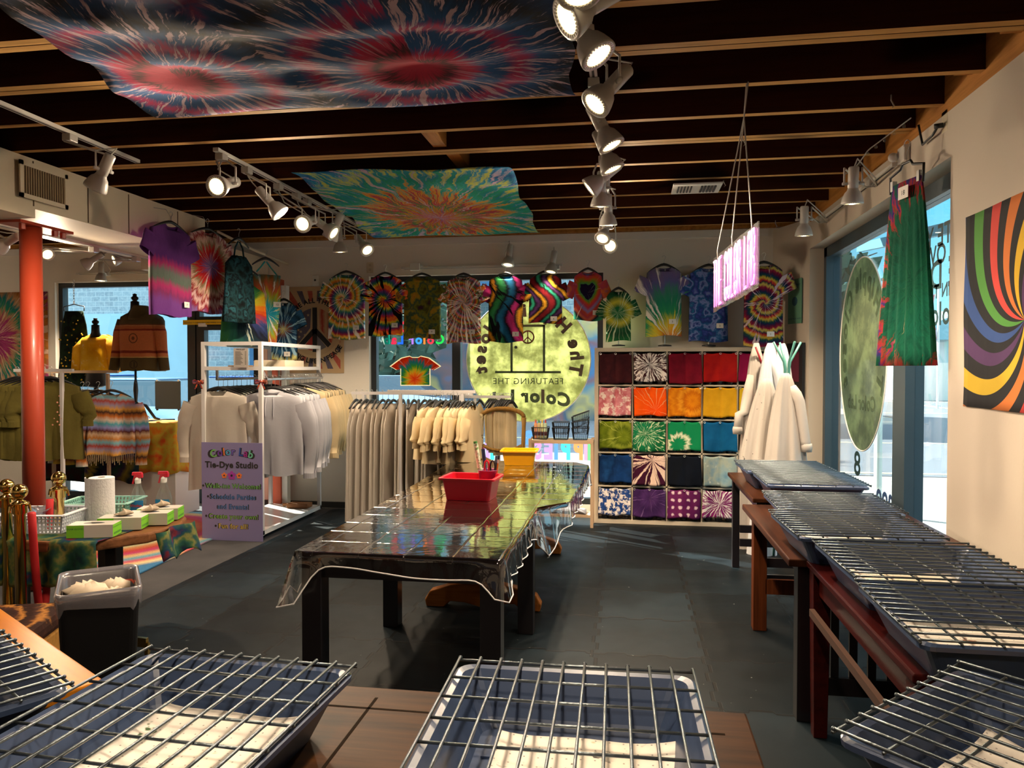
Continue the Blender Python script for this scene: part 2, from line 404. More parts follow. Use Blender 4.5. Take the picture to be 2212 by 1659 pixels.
# red steel posts
red = mat('red_post_paint', '#a23a22', .42, var=.08, vs=3, coat=.2)
p0 = AZ(66, 484, 2.66)
t = thing('steel_column', 'red round steel column standing at the left under the boxed duct', 'column', (p0.x, p0.y, 0))
build('post', MB().lathe([(.072, .013), (.072, 2.64)], n=28), red, t, smooth=True)
build('cap_plate', MB().box((-.10, -.20, 2.635), (.10, .30, 2.655)), red, t)
b = MB()
for y in (-.14, .16, .24): b.lathe([(.022, 2.595), (.022, 2.635)], (.06, y, 0), 6)
build('bolts', b, red, t)
p0 = AY(592, 800, 7.85)
t = thing('square_column', 'brick-red square post between the doorway and the peace poster', 'column', (p0.x, 7.9, 0))
build('post', MB().box((-.075, -.06, 0.0), (.075, .06, 2.62)), mat('rust_paint', '#b04a2a', .6), t)
build('side_board', MB().box((.076, -.03, 0.0), (.14, .05, 2.55)), trim_w, t)
# windows: frames, panes
glass = glassy('window_glass', (.93, .97, .97), 1.45, .0, 1.25)
def fr_y(b, x0, x1, z0, z1, w=.055, y=YB+.06, d=.09):
    b.box((x0, y, z0), (x0+w, y+d, z1)).box((x1-w, y, z0), (x1, y+d, z1)).box((x0+w, y, z0), (x1-w, y+d, z0+w)).box((x0+w, y, z1-w), (x1-w, y+d, z1))
xm0, xm1 = px(398), px(415)
b = MB(); fr_y(b, W1[0]+.002, xm1, .05, ZT-.002)
b.box((xm0, YB+.05, 0.0), (xm1, YB+.16, ZT-.002)); b.box((W1[0]+.002, YB+.05, 0), (xm1, YB+.2, .06))
wn = struct('window_1', b, frame_m); build('pane', MB().box((W1[0]+.05, YB+.10, .1), (xm0, YB+.106, ZT-.05)), glass, wn)
b = MB(); ztr = AY(470, 692, YB).z; fr_y(b, xm1+.003, W1[1]-.003, ztr, ZT-.002, .05)
wn = struct('window_2', b, frame_m); build('pane', MB().box((xm1+.05, YB+.10, ztr+.05), (W1[1]-.05, YB+.106, ZT-.05)), glass, wn)
b = MB(); fr_y(b, xm1+.01, W1[1]-.01, .02, ztr-.01, .10)
dr = struct('door_1', b, frame_m); build('pane', MB().box((xm1+.10, YB+.10, .12), (W1[1]-.10, YB+.106, ztr-.11)), glass, dr)
build('door_closer', MB().box((px(425), YB+.02, ztr-.07), (px(440), YB+.06, ztr-.03)).box((px(497), YB+.02, ztr-.065), (px(530), YB+.06, ztr-.03)), mat('white_plastic', (.75, .75, .73), .4), dr)
build('push_bar', MB().box((xm1+.06, YB+.0, 1.0), (W1[1]-.06, YB+.05, 1.05)), frame_m, dr)
xa, xb = px(974), px(992)
b = MB(); fr_y(b, W2[0]+.002, W2[1]-.002, .125, ZT-.002, .06); b.box((xa, YB+.05, .12), (xb, YB+.16, ZT-.05))
wn = struct('window_3', b, frame_m)
build('pane', MB().box((W2[0]+.05, YB+.10, .17), (xa, YB+.106, ZT-.05)), glass, wn); build('pane', MB().box((xb, YB+.10, .17), (W2[1]-.05, YB+.106, ZT-.05)), glass, wn)
# right window
xw = XR+.13; fr = mat('teal_grey_frame', (.03, .05, .065), .4)
b = MB(); z0, z1 = .251, 2.763
y1 = YF-.001; y0 = YN+.001
for (p, q) in (((xw, y0, z0), (xw+.1, y1, z0+.07)), ((xw, y0, z1-.10), (xw+.1, y1, z1)), ((xw, y0, z0), (xw+.1, y0+.07, z1)), ((xw, y1-.10, z0), (xw+.1, y1, z1))): b.box(p, q)
ym = AX(1946, 900, xw).y; b.box((xw-.02, ym-.13, z0), (xw+.1, ym+.10, z1)); b.box((xw-.02, y1-.16, z0), (xw+.12, y1-.10, z1-.1))
wn = struct('window_4', b, fr)
build('pane', MB().box((xw+.04, y0+.07, z0+.07), (xw+.046, ym-.13, z1-.10)), glass, wn); build('pane', MB().box((xw+.04, ym+.10, z0+.07), (xw+.046, y1-.16, z1-.10)), glass, wn)
# small wall fittings
plast = mat('ivory_plastic', (.62, .55, .40), .4)
def outlet(name, label, p, f):
    t = thing(name, label, 'outlet', p, f)
    build('plate', MB().box((-.04, -.008, -.06), (.04, 0, .06)), plast, t, bev=.003)
    b = MB()
    for z in (-.025, .025): b.box((-.016, -.011, z-.014), (.016, -.008, z+.014))
    build('socket', b, mat('ivory_socket', (.5, .43, .3), .4), t)
p = AY(800, 578, YB-.002); outlet('wall_outlet', 'ivory wall outlet above the second tie-dye shirt', p, 0)
p = AY(683, 606, YB-.002); t = thing('alarm_sensor', 'small white box sensor above the peace poster', 'sensor', p)
build('housing', MB().box((-.035, -.03, -.06), (.035, 0, .06)), trim_w, t, bev=.01); build('lens', MB().box((-.01, -.034, -.01), (.01, -.03, .012)), frame_m, t)
p = AX(2040, 270, XR-.001); outlet('wall_outlet', 'ivory outlet high on the right wall with a black plug', p+Vector((0, 0, .02)), PI/2)
q = AX(2007, 232, XR-.02); q.z = ZJ-.03
b = MB(); b.tube([q+Vector((-.02, .1, .0)), q+Vector((0, .09, -.12)), p+Vector((-.03, .08, -.03)), p+Vector((-.03, 0, .0))], .007, 8); b.cyl(p+Vector((-.045, .02, .0)), p+Vector((-.005, 0, .0)), .014)
tag(build('power_cord', b, frame_m, smooth=True), 'black power cord plugged into the high outlet on the right wall', 'cord')
p = AZ(1504, 405, ZJ-.002)
t = thing('ceiling_register', 'white louvred ceiling register between the joists beside the neon sign', 'vent', p)
build('frame', MB().box((-.19, -.16, -.012), (.19, .16, 0)), trim_w, t); b = MB()
for i in range(5):
    x = -.15+i*.025; b.box((x, -.10, -.018), (x+.012, .10, -.012)); x = .03+i*.026; b.box((x, -.10, -.02), (x+.016, .10, -.012))
build('louvres', b, mat('louvre_dark', (.06, .06, .07), .6), t)
# ================================================================== OUTSIDE
def brick(name, a, b_, mortar, sx=1.0):
    m, t, p = newmat(name); tc_ = t.nodes.new('ShaderNodeTexCoord'); n = t.nodes.new('ShaderNodeTexBrick'); x, y, z = objc(t)
    t.links.new(comb(t, x, z, 0), n.inputs['Vector']); n.inputs['Scale'].default_value = 1.0; n.inputs['Brick Width'].default_value = .4*sx; n.inputs['Row Height'].default_value = .2*sx
    n.inputs['Mortar Size'].default_value = .012; n.inputs['Color1'].default_value = c4(a); n.inputs['Color2'].default_value = c4(b_); n.inputs['Mortar'].default_value = c4(mortar)
    q = mix(t, noise(t, None, 9, 5, .7).step(.4, .65)*.7, n.outputs[0], '#aeb9bf'); t.links.new(q, p.inputs['Base Color']); p.inputs['Roughness'].default_value = .9; return m
conc = mat('sidewalk', (.30, .30, .28), .9, var=.2, vs=3, bmp=.3, bs=30); asph = mat('road', (.13, .15, .18), .9, var=.15, vs=6)
struct('ground', MB().box((-60, 8.3, -.3), (1.98, 80, -.10)).box((1.98, -10, -.3), (90, 80, -.10)), conc)
struct('street', MB().box((-60, 12.5, -.099), (9, 24, -.09)).box((9, -10, -.099), (22, 80, -.09)), asph)
b = MB()
for y in (30, 40): b.box((9, y, -.089), (22, y+.3, -.085))
b.box((13.3, -10, -.089), (13.5, 80, -.085)); b.box((-60, 17.9, -.089), (9, 18.05, -.085)).box((-60, 12.7, -.089), (9, 12.85, -.085))
struct('road_markings', b, mat('road_paint', (.5, .48, .3), .8))
bl = thing('brick_building', 'grey-blue brick building with dark doors across the street behind the rear windows', 'building', (-8, 27, -.1))
build('wall', MB().box((-26, 0, 0), (10.0, 6, 8.2)), brick('grey_brick', '#8fa3ad', '#7b8f9a', '#b4c0c4'), bl)
navy = mat('navy_paint', '#3f6a90', .6, var=.1, vs=2)
for x0, x1, z0, z1 in ((-17, -8.5, 0, 3.9), (-6.5, -2, 0, 3.4), (1.5, 3.4, .2, 3.3), (7.2, 10.4, 1.0, 3.6)):
    d = build('door', MB().box((x0, -.12, z0), (x1, -.001, z1)), navy if x0 > -10 else mat('pale_shutter', '#9fc3d2', .5, var=.1, vs=1.5), bl)
build('awning', MB().box((-8, -1.6, 4.4), (4, -.01, 5.2)), navy, bl)
build('parapet', MB().box((-26, -.2, 7.6), (10, -.01, 8.3)), mat('parapet', '#3f5e78', .7), bl)
def mural():
    m, t, p = newmat('mural_paint'); f = noise(t, None, .42, 3, .55)
    t.links.new(ramp(t, f*2.2-.6, ['#3a4c60', '#4a86b8', '#8c6a6c', '#4d6478', '#c8b070', '#5f8a9c', '#8a6068', '#4a78a4'], 'LINEAR'), p.inputs['Base Color']); p.inputs['Roughness'].default_value = .8; return m
tag(build('mural_wall', MB().box((-7.5, 24.2, -.1), (1.6, 24.5, 3.2)), mural()), 'low mural wall painted with blue and rust shapes across the street', 'wall')
tag(build('fence', MB().box((2.0, 23.0, -.1), (2.05, 23.05, 1.6)).box((2, 23, 1.5), (6, 23.04, 1.56)).box((5.95, 23, -.1), (6, 23.04, 1.6)), trim_w), 'pale rail fence across the street beyond the rear window', 'fence')
# cars
def car(loc, rz, label, paint):
    t = thing('parked_car', label, 'car', loc, rz)
    b = MB()
    sec = [(-2.15, .45, .75), (-2.1, .3, .95), (-1.5, .25, 1.02), (-.8, .25, 1.05), (.6, .25, 1.05), (1.3, .25, .98), (2.0, .3, .85), (2.15, .4, .7)]
    g = []
    for x, z0, z1 in sec:
        wd = .9 if abs(x) < 2 else .78
        g.append([b.av(q) for q in ((x, -wd, z0), (x, -wd-.02, (z0+z1)/2), (x, -wd+.08, z1), (x, wd-.08, z1), (x, wd+.02, (z0+z1)/2), (x, wd, z0))])
    for A, B in zip(g, g[1:]):
        for j in range(6): b.face((A[j], A[(j+1) % 6], B[(j+1) % 6], B[j]))
    b.face(g[0]); b.face(g[-1][::-1]); build('body', b, paint, t, smooth=True, bev=.02)
    b = MB().hexa([(-1.6, -.8, 1.0), (1.25, -.8, 1.0), (1.25, .8, 1.0), (-1.6, .8, 1.0), (-1.0, -.62, 1.5), (.5, -.62, 1.5), (.5, .62, 1.5), (-1.0, .62, 1.5)])
    build('windows', b, mat('car_glass', (.05, .10, .14), .08), t, bev=.03)
    build('roof', MB().box((-.98, -.6, 1.5), (.48, .6, 1.535)), paint, t, bev=.02)
    for x in (-1.35, 1.35):
        for y in (-.82, .82):
            wl = build('wheel', MB().cyl((x, y-.1, .32), (x, y+.1, .32), .32, 20), mat('tyre', (.02, .02, .02), .8), t)
            build('hub', MB().cyl((x, y-.11, .32), (x, y+.11, .32), .18, 14), mat('rim', (.6, .62, .65), .3, .8), wl)
    build('headlights', MB().box((2.0, -.78, .7), (2.17, -.5, .82)).box((2.0, .5, .7), (2.17, .78, .82)), trim_w, t, bev=.02)
blue = mat('car_blue', '#2a62b8', .25, .3, coat=.8); silv = mat('car_silver', '#9fb7cc', .25, .4, coat=.8); pale = mat('car_pale', '#7fa4c8', .25, .3, coat=.8)
c = AZ(520, 870, .0); c = AY(522, 850, 16.5); car((c.x, 16.5, -.1), R(-80), 'blue car parked facing the glass door', blue)
c = AY(345, 850, 12.6); car((c.x-.2, 12.6, -.1), R(4), 'light blue car parked outside behind the jacket mannequin', pale)
c = AY(230, 820, 19); car((c.x, 19, -.1), R(5), 'blue car across the street behind the yellow top', blue)
c = AY(850, 850, 19); car((c.x, 19, -.1), R(5), 'silver car in the street behind the shirt decal', silv)
# right side outside
c = AY(2040, 700, 42); ho = thing('house', 'pale gabled house in the distance beyond the right window', 'house', (c.x+1.5, 42, -.1))
build('wall', MB().box((-3.6, 0, 0), (3.6, 6, 3.4)), mat('siding', '#b9c8cd', .8), ho)
build('roof', MB().prism([(-4.2, 3.2), (4.2, 3.2), (0, 5.0)], -.5, 6.2, M=Matrix(((1, 0, 0, 0), (0, 0, 1, 0), (0, 1, 0, 0), (0, 0, 0, 1)))), mat('roof_trim', '#8fb9c4', .7), ho)
build('window', MB().box((-.6, -.06, 2.0), (.6, 0, 2.9)), mat('dark_pane', '#5f7a86', .3), ho)
build('garage_door', MB().box((-3, -.05, 0), (-1.2, 0, 2.0)), trim_w, ho)
c = AY(2026, 790, 34); t = thing('flagpole', 'white flagpole with a hanging striped flag in front of the house', 'flag', (c.x, 34, -.1))
build('pole', MB().cyl((0, 0, 0), (0, 0, 5.1), .05), trim_w, t)
b = MB(); b.grid(lambda u, v: (-.1-.75*u-.15*math.sin(v*4), .05*math.sin(u*9), 4.9-1.9*v-.5*u), 10, 12); build('flag_cloth', b, tie('flag_stripes', ['#b84a4a', '#f0eef0', '#b84a4a', '#e8e8f0'], 'vstripe', freq=5, white=0, twist=.1), t, sol=.01)
leafm = mat('leaves', (.07, .14, .10), .8, var=.5, vs=6)
def tree(loc, h, r, label, n=420, seed=1):
    q = random.Random(seed); t = thing('tree', label, 'tree', loc)
    b = MB().tube([(0, 0, 0), (.1, 0, h*.4), (0, .1, h*.75), (.05, 0, h*.95)], [.18, .14, .08, .03], 8)
    for i in range(14):
        a = q.uniform(0, 2*PI); z = h*(.35+.5*q.random()); b.tube([(0, 0, z), (math.cos(a)*r*.5, math.sin(a)*r*.5, z+.3), (math.cos(a)*r*.9, math.sin(a)*r*.9, z+.5)], [.05, .03, .012], 5)
    build('trunk', b, mat('bark', (.10, .07, .05), .9), t); b = MB()
    for i in range(n):
        a = q.uniform(0, 2*PI); rr = r*q.random()**.4; z = h*.62+q.uniform(-1, 1)*h*.38; s = .16+.22*q.random(); k = 1-abs((z-h*.62)/(h*.42))**2
        c = Vector((math.cos(a)*rr*max(.2, k), math.sin(a)*rr*max(.2, k), z)); d = Vector((q.gauss(0, 1), q.gauss(0, 1), q.gauss(0, 1))).normalized(); e_ = d.orthogonal().normalized()*s; f_ = d.cross(e_).normalized()*s*.6
        i0 = [b.av(c+e_), b.av(c+f_), b.av(c-e_), b.av(c-f_)]; b.face(i0)
    build('foliage', b, leafm, t, sol=.01)
c = AY(1818, 700, 20); tree((c.x-.3, 20, -.1), 5.4, 1.3, 'dark conifer seen at the left edge of the right window', seed=3)
c = AY(2035, 700, 60); tree((c.x, 60, -.1), 5.5, 3.0, 'hazy bare tree behind the distant house', 500, 5)
c = AY(905, 640, 23); tree((c.x, 20.5, -.1), 6.4, 2.2, 'street tree in front of the grey building, behind the hanging shirts', 900, 9)
tag(build('street_post', MB().cyl(AY(1897, 1000, 9.2)+Vector((0, 0, -1.4)), AY(1897, 905, 9.2)+Vector((0, 0, 1.2)), .045), mat('galv', (.6, .68, .66), .4, .5)), 'pale galvanized post on the sidewalk outside the right window', 'post')
p0 = AX(1800, 548, 2.25); p1 = AX(2055, 535, 2.25)
tag(build('awning_bar', MB().bar((2.5, 8.6, 2.93), (2.5, 5.0, 2.60), .06, .09), mat('awning_blue', '#5c97b4', .4)), 'blue-grey awning bar outside the right window', 'bar')
# sandwich board
cgreen = mat('sandwich_green', '#7fd89a', .5)
a0 = AX(2018, 1180, 2.55)
t = thing('sandwich_board', 'green a-frame sidewalk sign with arrow and peace sign outside the right window', 'sign', (2.75, 5.95, -.1), R(-28))
for s, nm in ((-1, 'front_panel'), (1, 'rear_panel')):
    b = MB().hexa([(-.31, s*.30-.012, .04), (.31, s*.30-.012, .04), (.31, s*.30+.012, .04), (-.31, s*.30+.012, .04), (-.25, s*.04-.012, 1.13), (.25, s*.04-.012, 1.13), (.25, s*.04+.012, 1.13), (-.25, s*.04+.012, 1.13)])
    fp = build(nm, b, cgreen if s < 0 else trim_w, t, bev=.008)
sl_ = lambda x, z: (x, -.30+.26*(z-.04)/1.09-.016, z)
b = MB()
for s, z in (('Hippies', .93), ('Enter', .79), ('This', .65), ('Way', .51)): text(b, s, .15, lambda x, y, z=z: sl_(x, z+y), bold=.03)
build('lettering', b, mat('sign_blue', '#3448c8', .6), t); b = MB()
b.tube([sl_(.08*math.cos(i*PI/12), .34+.08*math.sin(i*PI/12)) for i in range(24)], .011, 6, closed=True)
for an in (90, 270, 225, 315): b.cyl(sl_(0, .34), sl_(.08*math.cos(R(an)), .34+.08*math.sin(R(an))), .009, 6)
build('peace_sign', b, mat('sign_rainbow', '#d98a6a', .6), t)
b = MB()
for s in (-1, 1):
    x = .235*s; b.prism([(x-.008, .3), (x+.008, .3), (x+.008, .72), (x-.008, .72)], 0, .006, M=Matrix(((1, 0, 0, 0), (0, .2385, -1, -.3235), (0, 1, 0, 0), (0, 0, 0, 1))))
    b.prism([(x-.03, .72), (x+.03, .72), (x, .80)], 0, .006, M=Matrix(((1, 0, 0, 0), (0, .2385, -1, -.3235), (0, 1, 0, 0), (0, 0, 0, 1))))
build('arrows', b, mat('arrow_dark', '#2f6f55', .6), t)
# ================================================================== TRACK LAMPS
lampw = mat('lamp_white', (.50, .48, .45), .35, coat=.4); trackw = mat('track_white', (.68, .66, .62), .4); slot = mat('track_slot', (.05, .05, .05), .6)
lens_on = mat('lamp_lens_lit', (1.0, .78, .42), .3, emit=1.3); lens_core = mat('lamp_core_lit', (1.0, .90, .66), .3, emit=5.0); lens_off = mat('lamp_lens_off', (.5, .48, .42), .2)
def track(x, y0, y1, label, z=ZJ-.002, ax='Y'):
    t = thing('light_track', label, 'track', (x, y0, z) if ax == 'Y' else (y0, x, z), 0 if ax == 'Y' else -PI/2)
    L = abs(y1-y0); build('rail', MB().box((-.018, 0, -.022), (.018, L, 0)), trackw, t); build('slot', MB().box((-.006, .01, -.0235), (.006, L-.01, -.022)), slot, t)
    build('end_cap', MB().box((-.02, -.012, -.024), (.02, 0.02, 0.001)), trackw, t); return t
_lm = {}
def lamp_mesh(lit):
    if lit in _lm: return _lm[lit]
    h = MB().lathe([(.002, .0), (.028, .0), (.033, .008), (.033, .13), (.030, .135), (.033, .14), (.036, .15), (.050, .165), (.060, .19), (.067, .215), (.069, .225), (.069, .235), (.060, .235), (.056, .232)], n=24, capt=False)
    body = h
    ring = MB()
    for i in range(26):
        a = 2*PI*i/26; c, s = math.cos(a), math.sin(a); ring.hexa([(x*c-y*s, x*s+y*c, z) for x, y, z in ((.049, -.003, .229), (.0605, -.0035, .229), (.0605, .0035, .229), (.049, .003, .229), (.049, -.003, .236), (.0605, -.0035, .2365), (.0605, .0035, .2365), (.049, .003, .236))])
    lens = MB().lathe([(.001, .236), (.02, .2355), (.049, .232)], n=24, capb=False, capt=False)
    core = MB().lathe([(.001, .2385), (.017, .2375), (.020, .235)], n=16, capb=False, capt=False)
    _lm[lit] = (body, ring, lens, core); return _lm[lit]
def lamp(lens, aim, mount, label, lit=True, group=None, light=None, sc_=1.0, u=True):
    """lens: centre of the front glass, aim: direction, mount: point on the track"""
    lens = Vector(lens); aim = Vector(aim).normalized(); mount = Vector(mount)
    t = thing('track_lamp', label, 'lamp', mount, 0, group)
    q = aim.to_track_quat('Z', 'Y'); M = Matrix.Translation(lens-mount) @ q.to_matrix().to_4x4() @ Matrix.Translation((0, 0, -.236*sc_)) @ Matrix.Scale(sc_, 4)
    body, ring, ln, core = lamp_mesh(lit)
    def put(nm, mb, m, par, sm=True):
        k = MB(); k.v = [M @ v for v in mb.v]; k.f = mb.f; k.mi = mb.mi; return build(nm, k, m, par, smooth=sm)
    hs = put('housing', body, lampw, t); put('fin_ring', ring, lampw, hs, False); l_ = put('lens', ln, lens_on if lit else lens_off, hs)
    if lit: put('bulb_core', core, lens_core, hs)
    d = lens-mount; piv = d+(-aim)*.13*sc_
    build('adapter', MB().box((-.028, -.035, -.045), (.028, .035, 0)), lampw, t, bev=.004)
    r = Vector((aim.y, -aim.x, 0)); r = r.normalized() if r.length > .1 else Vector((1, 0, 0))
    b = MB(); k0 = Vector((0, 0, -.045)) if abs(d.z) > .05 else Vector((0, -.03, -.02))
    if u:
        for s in (-1, 1):
            e_ = piv+r*s*.055; b.tube([k0, k0+r*s*.04+Vector((0, 0, -.005)), e_+Vector((0, 0, .10)) if d.z < -.2 else (k0+e_)/2, e_], .0065, 6); b.cyl(e_-r*s*.02, e_+r*s*.012, .010, 8)
    else: b.tube([k0, (k0+piv)/2+r*.02, piv], .008, 6)
    build('arm', b, lampw, t, smooth=True)
    bk = lens-mount-aim*.235*sc_
    build('cable', MB().tube([k0, k0+(bk-k0)*.4+r*.07, bk-aim*.05+r*.02, bk+aim*.01], .0045, 6), lampw, t, smooth=True)
    if lit:
        s = bpy.data.lights.new('lamp_light', 'SPOT'); s.energy = light or SPOT; s.spot_size = R(115); s.spot_blend = .7; s.color = (1, .78, .54); s.shadow_soft_size = .04
        o = bpy.data.objects.new('lamp_light', s); col.objects.link(o); o.parent = t; o.matrix_local = Matrix.Translation(lens-mount+aim*.012) @ (-aim).to_track_quat('Z', 'Y').to_matrix().to_4x4()
    return t
XT = -.17
track(XT, -2.6, 7.2, 'long white lighting track running toward the rear wall above the table')
ZL = 2.72
def tl(px_, py_, aim, label, tx, lit=True, z=ZL, my=None, **k):
    p = AZ(px_, py_, z); return lamp(p, aim, (tx, my or p.y-aim[1]*.1, ZJ-.024), label, lit, **k)
names = ['nearest', 'second nearest', 'third', 'fourth', 'fifth']
tl(1252, -12, (.1, -.3, -1), 'lit lamp half cut off at the top edge of the photo', XT, z=2.74, light=SPOT*.12)
tl(1222, 42, (-.75, -.35, -.55), 'large lit lamp with its bright face turned left, at the top of the centre track', XT, light=SPOT*.12)
tl(1294, 122, (.55, -.15, -.85), 'lit lamp with its bell tilted right, just below the largest one', XT, light=SPOT*.12)
tl(1284, 226, (-.6, -.35, -.75), 'lit lamp tilted left with its cylinder pointing up right, beside the big tapestry corner', XT)
tl(1322, 316, (.45, -.05, -.9), 'lamp aimed down right, in front of the fourth joist of the centre track', XT)
tl(1324, 367, (.38, -.0, -.92), 'lamp aimed down, below the one aimed down right on the centre track', XT)
tl(1272, 408, (-.75, -.05, -.6), 'lamp turned far left with a thin lit edge on the centre track', XT)
tl(1297, 447, (-.05, .15, -1), 'white lamp pointing straight down in the lower centre track', XT)
tl(1314, 487, (.02, .15, -1), 'white lamp pointing straight down, lowest such one on the centre track', XT)
tl(1301, 516, (-.2, -.6, -.75), 'small lit lamp tilted left near the rear wall', XT)
tl(1318, 531, (.05, -.97, -.25), 'small lit lamp facing the camera at the end of the centre track', XT)
for y, a in ((1.3, (.12, .05, -1)), (.6, (-.5, .35, -.8)), (-.2, (.3, .5, -.8)), (-1.1, (-.5, -.2, -.9)), (-2.0, (.2, -.2, -.95))):  # lamps out of view, added as fill light for the room
    lamp((XT+a[0]*.1, y, 2.72), a, (XT, y, ZJ-.024), 'added unseen fill lamp on the centre track over the front tray tables', True, group='added fill lamps overhead', light=SPOT*.36)
t1 = AZ(0, 218, ZJ); t1b = AZ(295, 345, ZJ)
track(t1.x, -.5, t1b.y, 'white lighting track at the upper left')
tl(205, 408, (-.55, .1, -.85), 'white lamp hanging from the upper left track', t1.x)
for y in (2.4, 1.0):  # two more fill lamps, added outside the view
    lamp((t1.x+.05, y, 2.72), (.15, .2, -.95), (t1.x, y, ZJ-.024), 'added fill lamp on the upper left track beyond the frame', True, group='added left fill lamps', light=SPOT*.2)
t2 = AZ(455, 320, ZJ); t2b = AZ(795, 490, ZJ)
track((t2.x+t2b.x)/2, t2.y, t2b.y, 'white lighting track carrying seven lamps left of the rainbow tapestry'); X2 = (t2.x+t2b.x)/2
tl(467, 403, (-.05, -.92, -.35), 'lit lamp facing the camera at the near end of the seven-lamp track', X2, my=t2.y+.06)
tl(606, 462, (.65, .15, -.75), 'white lamp tilted down right in a wide yoke', X2)
tl(653, 484, (.02, -.92, -.3), 'lit lamp facing the camera in the middle of the seven-lamp track', X2)
tl(722, 504, (.8, -.05, -.55), 'white lamp tilted right beside the middle lit one', X2)
tl(712, 515, (-.5, .1, -.85), 'white lamp tilted left crossing its neighbour', X2)
tl(735, 545, (.02, .1, -1), 'white lamp pointing straight down above the spiral shirt', X2)
tl(794, 541, (.62, -.45, -.65), 'lit lamp tilted right at the far end of the seven-lamp track', X2)
# lamps under the duct
def ul(px_, py_, y, aim, label, lit=True, mz=2.706):
    p = AY(px_, py_, y); return lamp(p, aim, (-4.75, p.y-aim[1]*.1, mz), label, lit, u=False, sc_=.9)
track(-4.75, 4.3, 7.0, 'dark-slotted track fixed under the duct behind the red column', 2.729)
ul(103, 550, 6.0, (.75, -.35, -.4), 'lit lamp just right of the red column')
ul(-4, 535, 4.9, (-.85, .1, -.35), 'lamp pointing left at the left edge of the photo')
ul(182, 573, 6.6, (-.75, -.2, -.5), 'lamp tilted left under the duct with a thin lit edge')
ul(245, 562, 6.9, (-.6, -.75, -.3), 'lit lamp facing the camera under the duct')
# wall tracks
zt = AY(250, 588, YB-.03)
tA = track(YB-.012, AY(170, 588, YB).x, AY(410, 583, YB).x, 'slim lighting track on the rear wall above the left window', AY(250, 588, YB).z, 'X')
pA = AY(218, 607, 7.95); lamp(pA, (0, -.05, -1), (pA.x, YB-.03, pA.z+.12), 'lamp pointing straight down above the left window', True, u=False, sc_=.95)
track(YB-.012, AY(870, 577, YB).x, AY(1215, 571, YB).x, 'slim lighting track on the rear wall above the shirts', AY(1040, 574, YB).z, 'X')
pB = AY(1097, 573, 7.9); lamp(pB, (-.08, -.25, -1), (pB.x, YB-.03, pB.z+.1), 'small lit lamp on the rear wall track above the wavy striped shirt', True, u=False, light=SPOT*.14)
pB = AY(1190, 588, 7.85); lamp(pB, (-.15, -.2, -1), (pB.x+.05, YB-.03, pB.z+.1), 'small lit lamp above the serpentine shirt', True, u=False, light=SPOT*.14)
p = AY(897, 577, YB-.03); tag(build('junction_box', MB().box(p+Vector((-.055, -.03, -.04)), p+Vector((.055, .0, .04))), trackw, bev=.004), 'small cream feed box on the rear wall track', 'box')
pa, pb = AX(1775, 476, XR-.02), AX(1930, 360, XR-.02)
track(XR-.012, pb.y, pa.y, 'slim lighting track along the top of the right wall', 2.955)
def wl(px_, py_, x, aim, my, label, lit):
    p = AX(px_, py_, x); return lamp(p, aim, (XR-.025, my, 2.95), label, lit, u=True)
wl(1736, 510, 1.40, (.0, .1, -1), 6.9, 'lit lamp on a side arm beside the right window corner', True)
wl(1841, 441, 1.44, (.0, .12, -1), 5.6, 'white lamp pointing down in front of the right window top', True)
p = AX(1955, 337, XR-.01); t = thing('track_connector', 'cream end feed of the right wall track above the hanging skirt', 'connector', (XR-.001, p.y, 2.96))
build('cover', MB().box((-.035, -.06, -.05), (0, .06, .05)), trackw, t, bev=.005); build('knuckle', MB().ball((-.06, .06, 0), .03), trackw, t, smooth=True)
# ================================================================== CEILING TAPESTRIES
def tapestry(name, label, pts, z, m, sag=.05, n=40):
    """pts: 4 corner pixels in order near-left, near-right, far-right, far-left"""
    q = [AZ(a, b, z) for a, b in pts]; c = sum(q, Vector())/4; b = MB()
    def f(u, v):
        p = q[0]*(1-u)*(1-v)+q[1]*u*(1-v)+q[2]*u*v+q[3]*(1-u)*v-c
        e_ = math.sin(PI*u)*math.sin(PI*v); k = min(u, 1-u, v, 1-v)
        p.z += -sag*e_+.014*math.sin(u*27+v*3)*(1-k)*math.sin(PI*v*7)*.8+.01*math.sin(v*31)
        p.x += .022*math.sin(v*13)*(abs(u-.5)*2)**3; p.y += .03*math.sin(u*11+1)*(abs(v-.5)*2)**3
        return p
    b.grid(f, n, n); o = build(name, b, m, None, smooth=True, sol=.003); o.location = c; tag(o, label, 'tapestry')
    return o, c
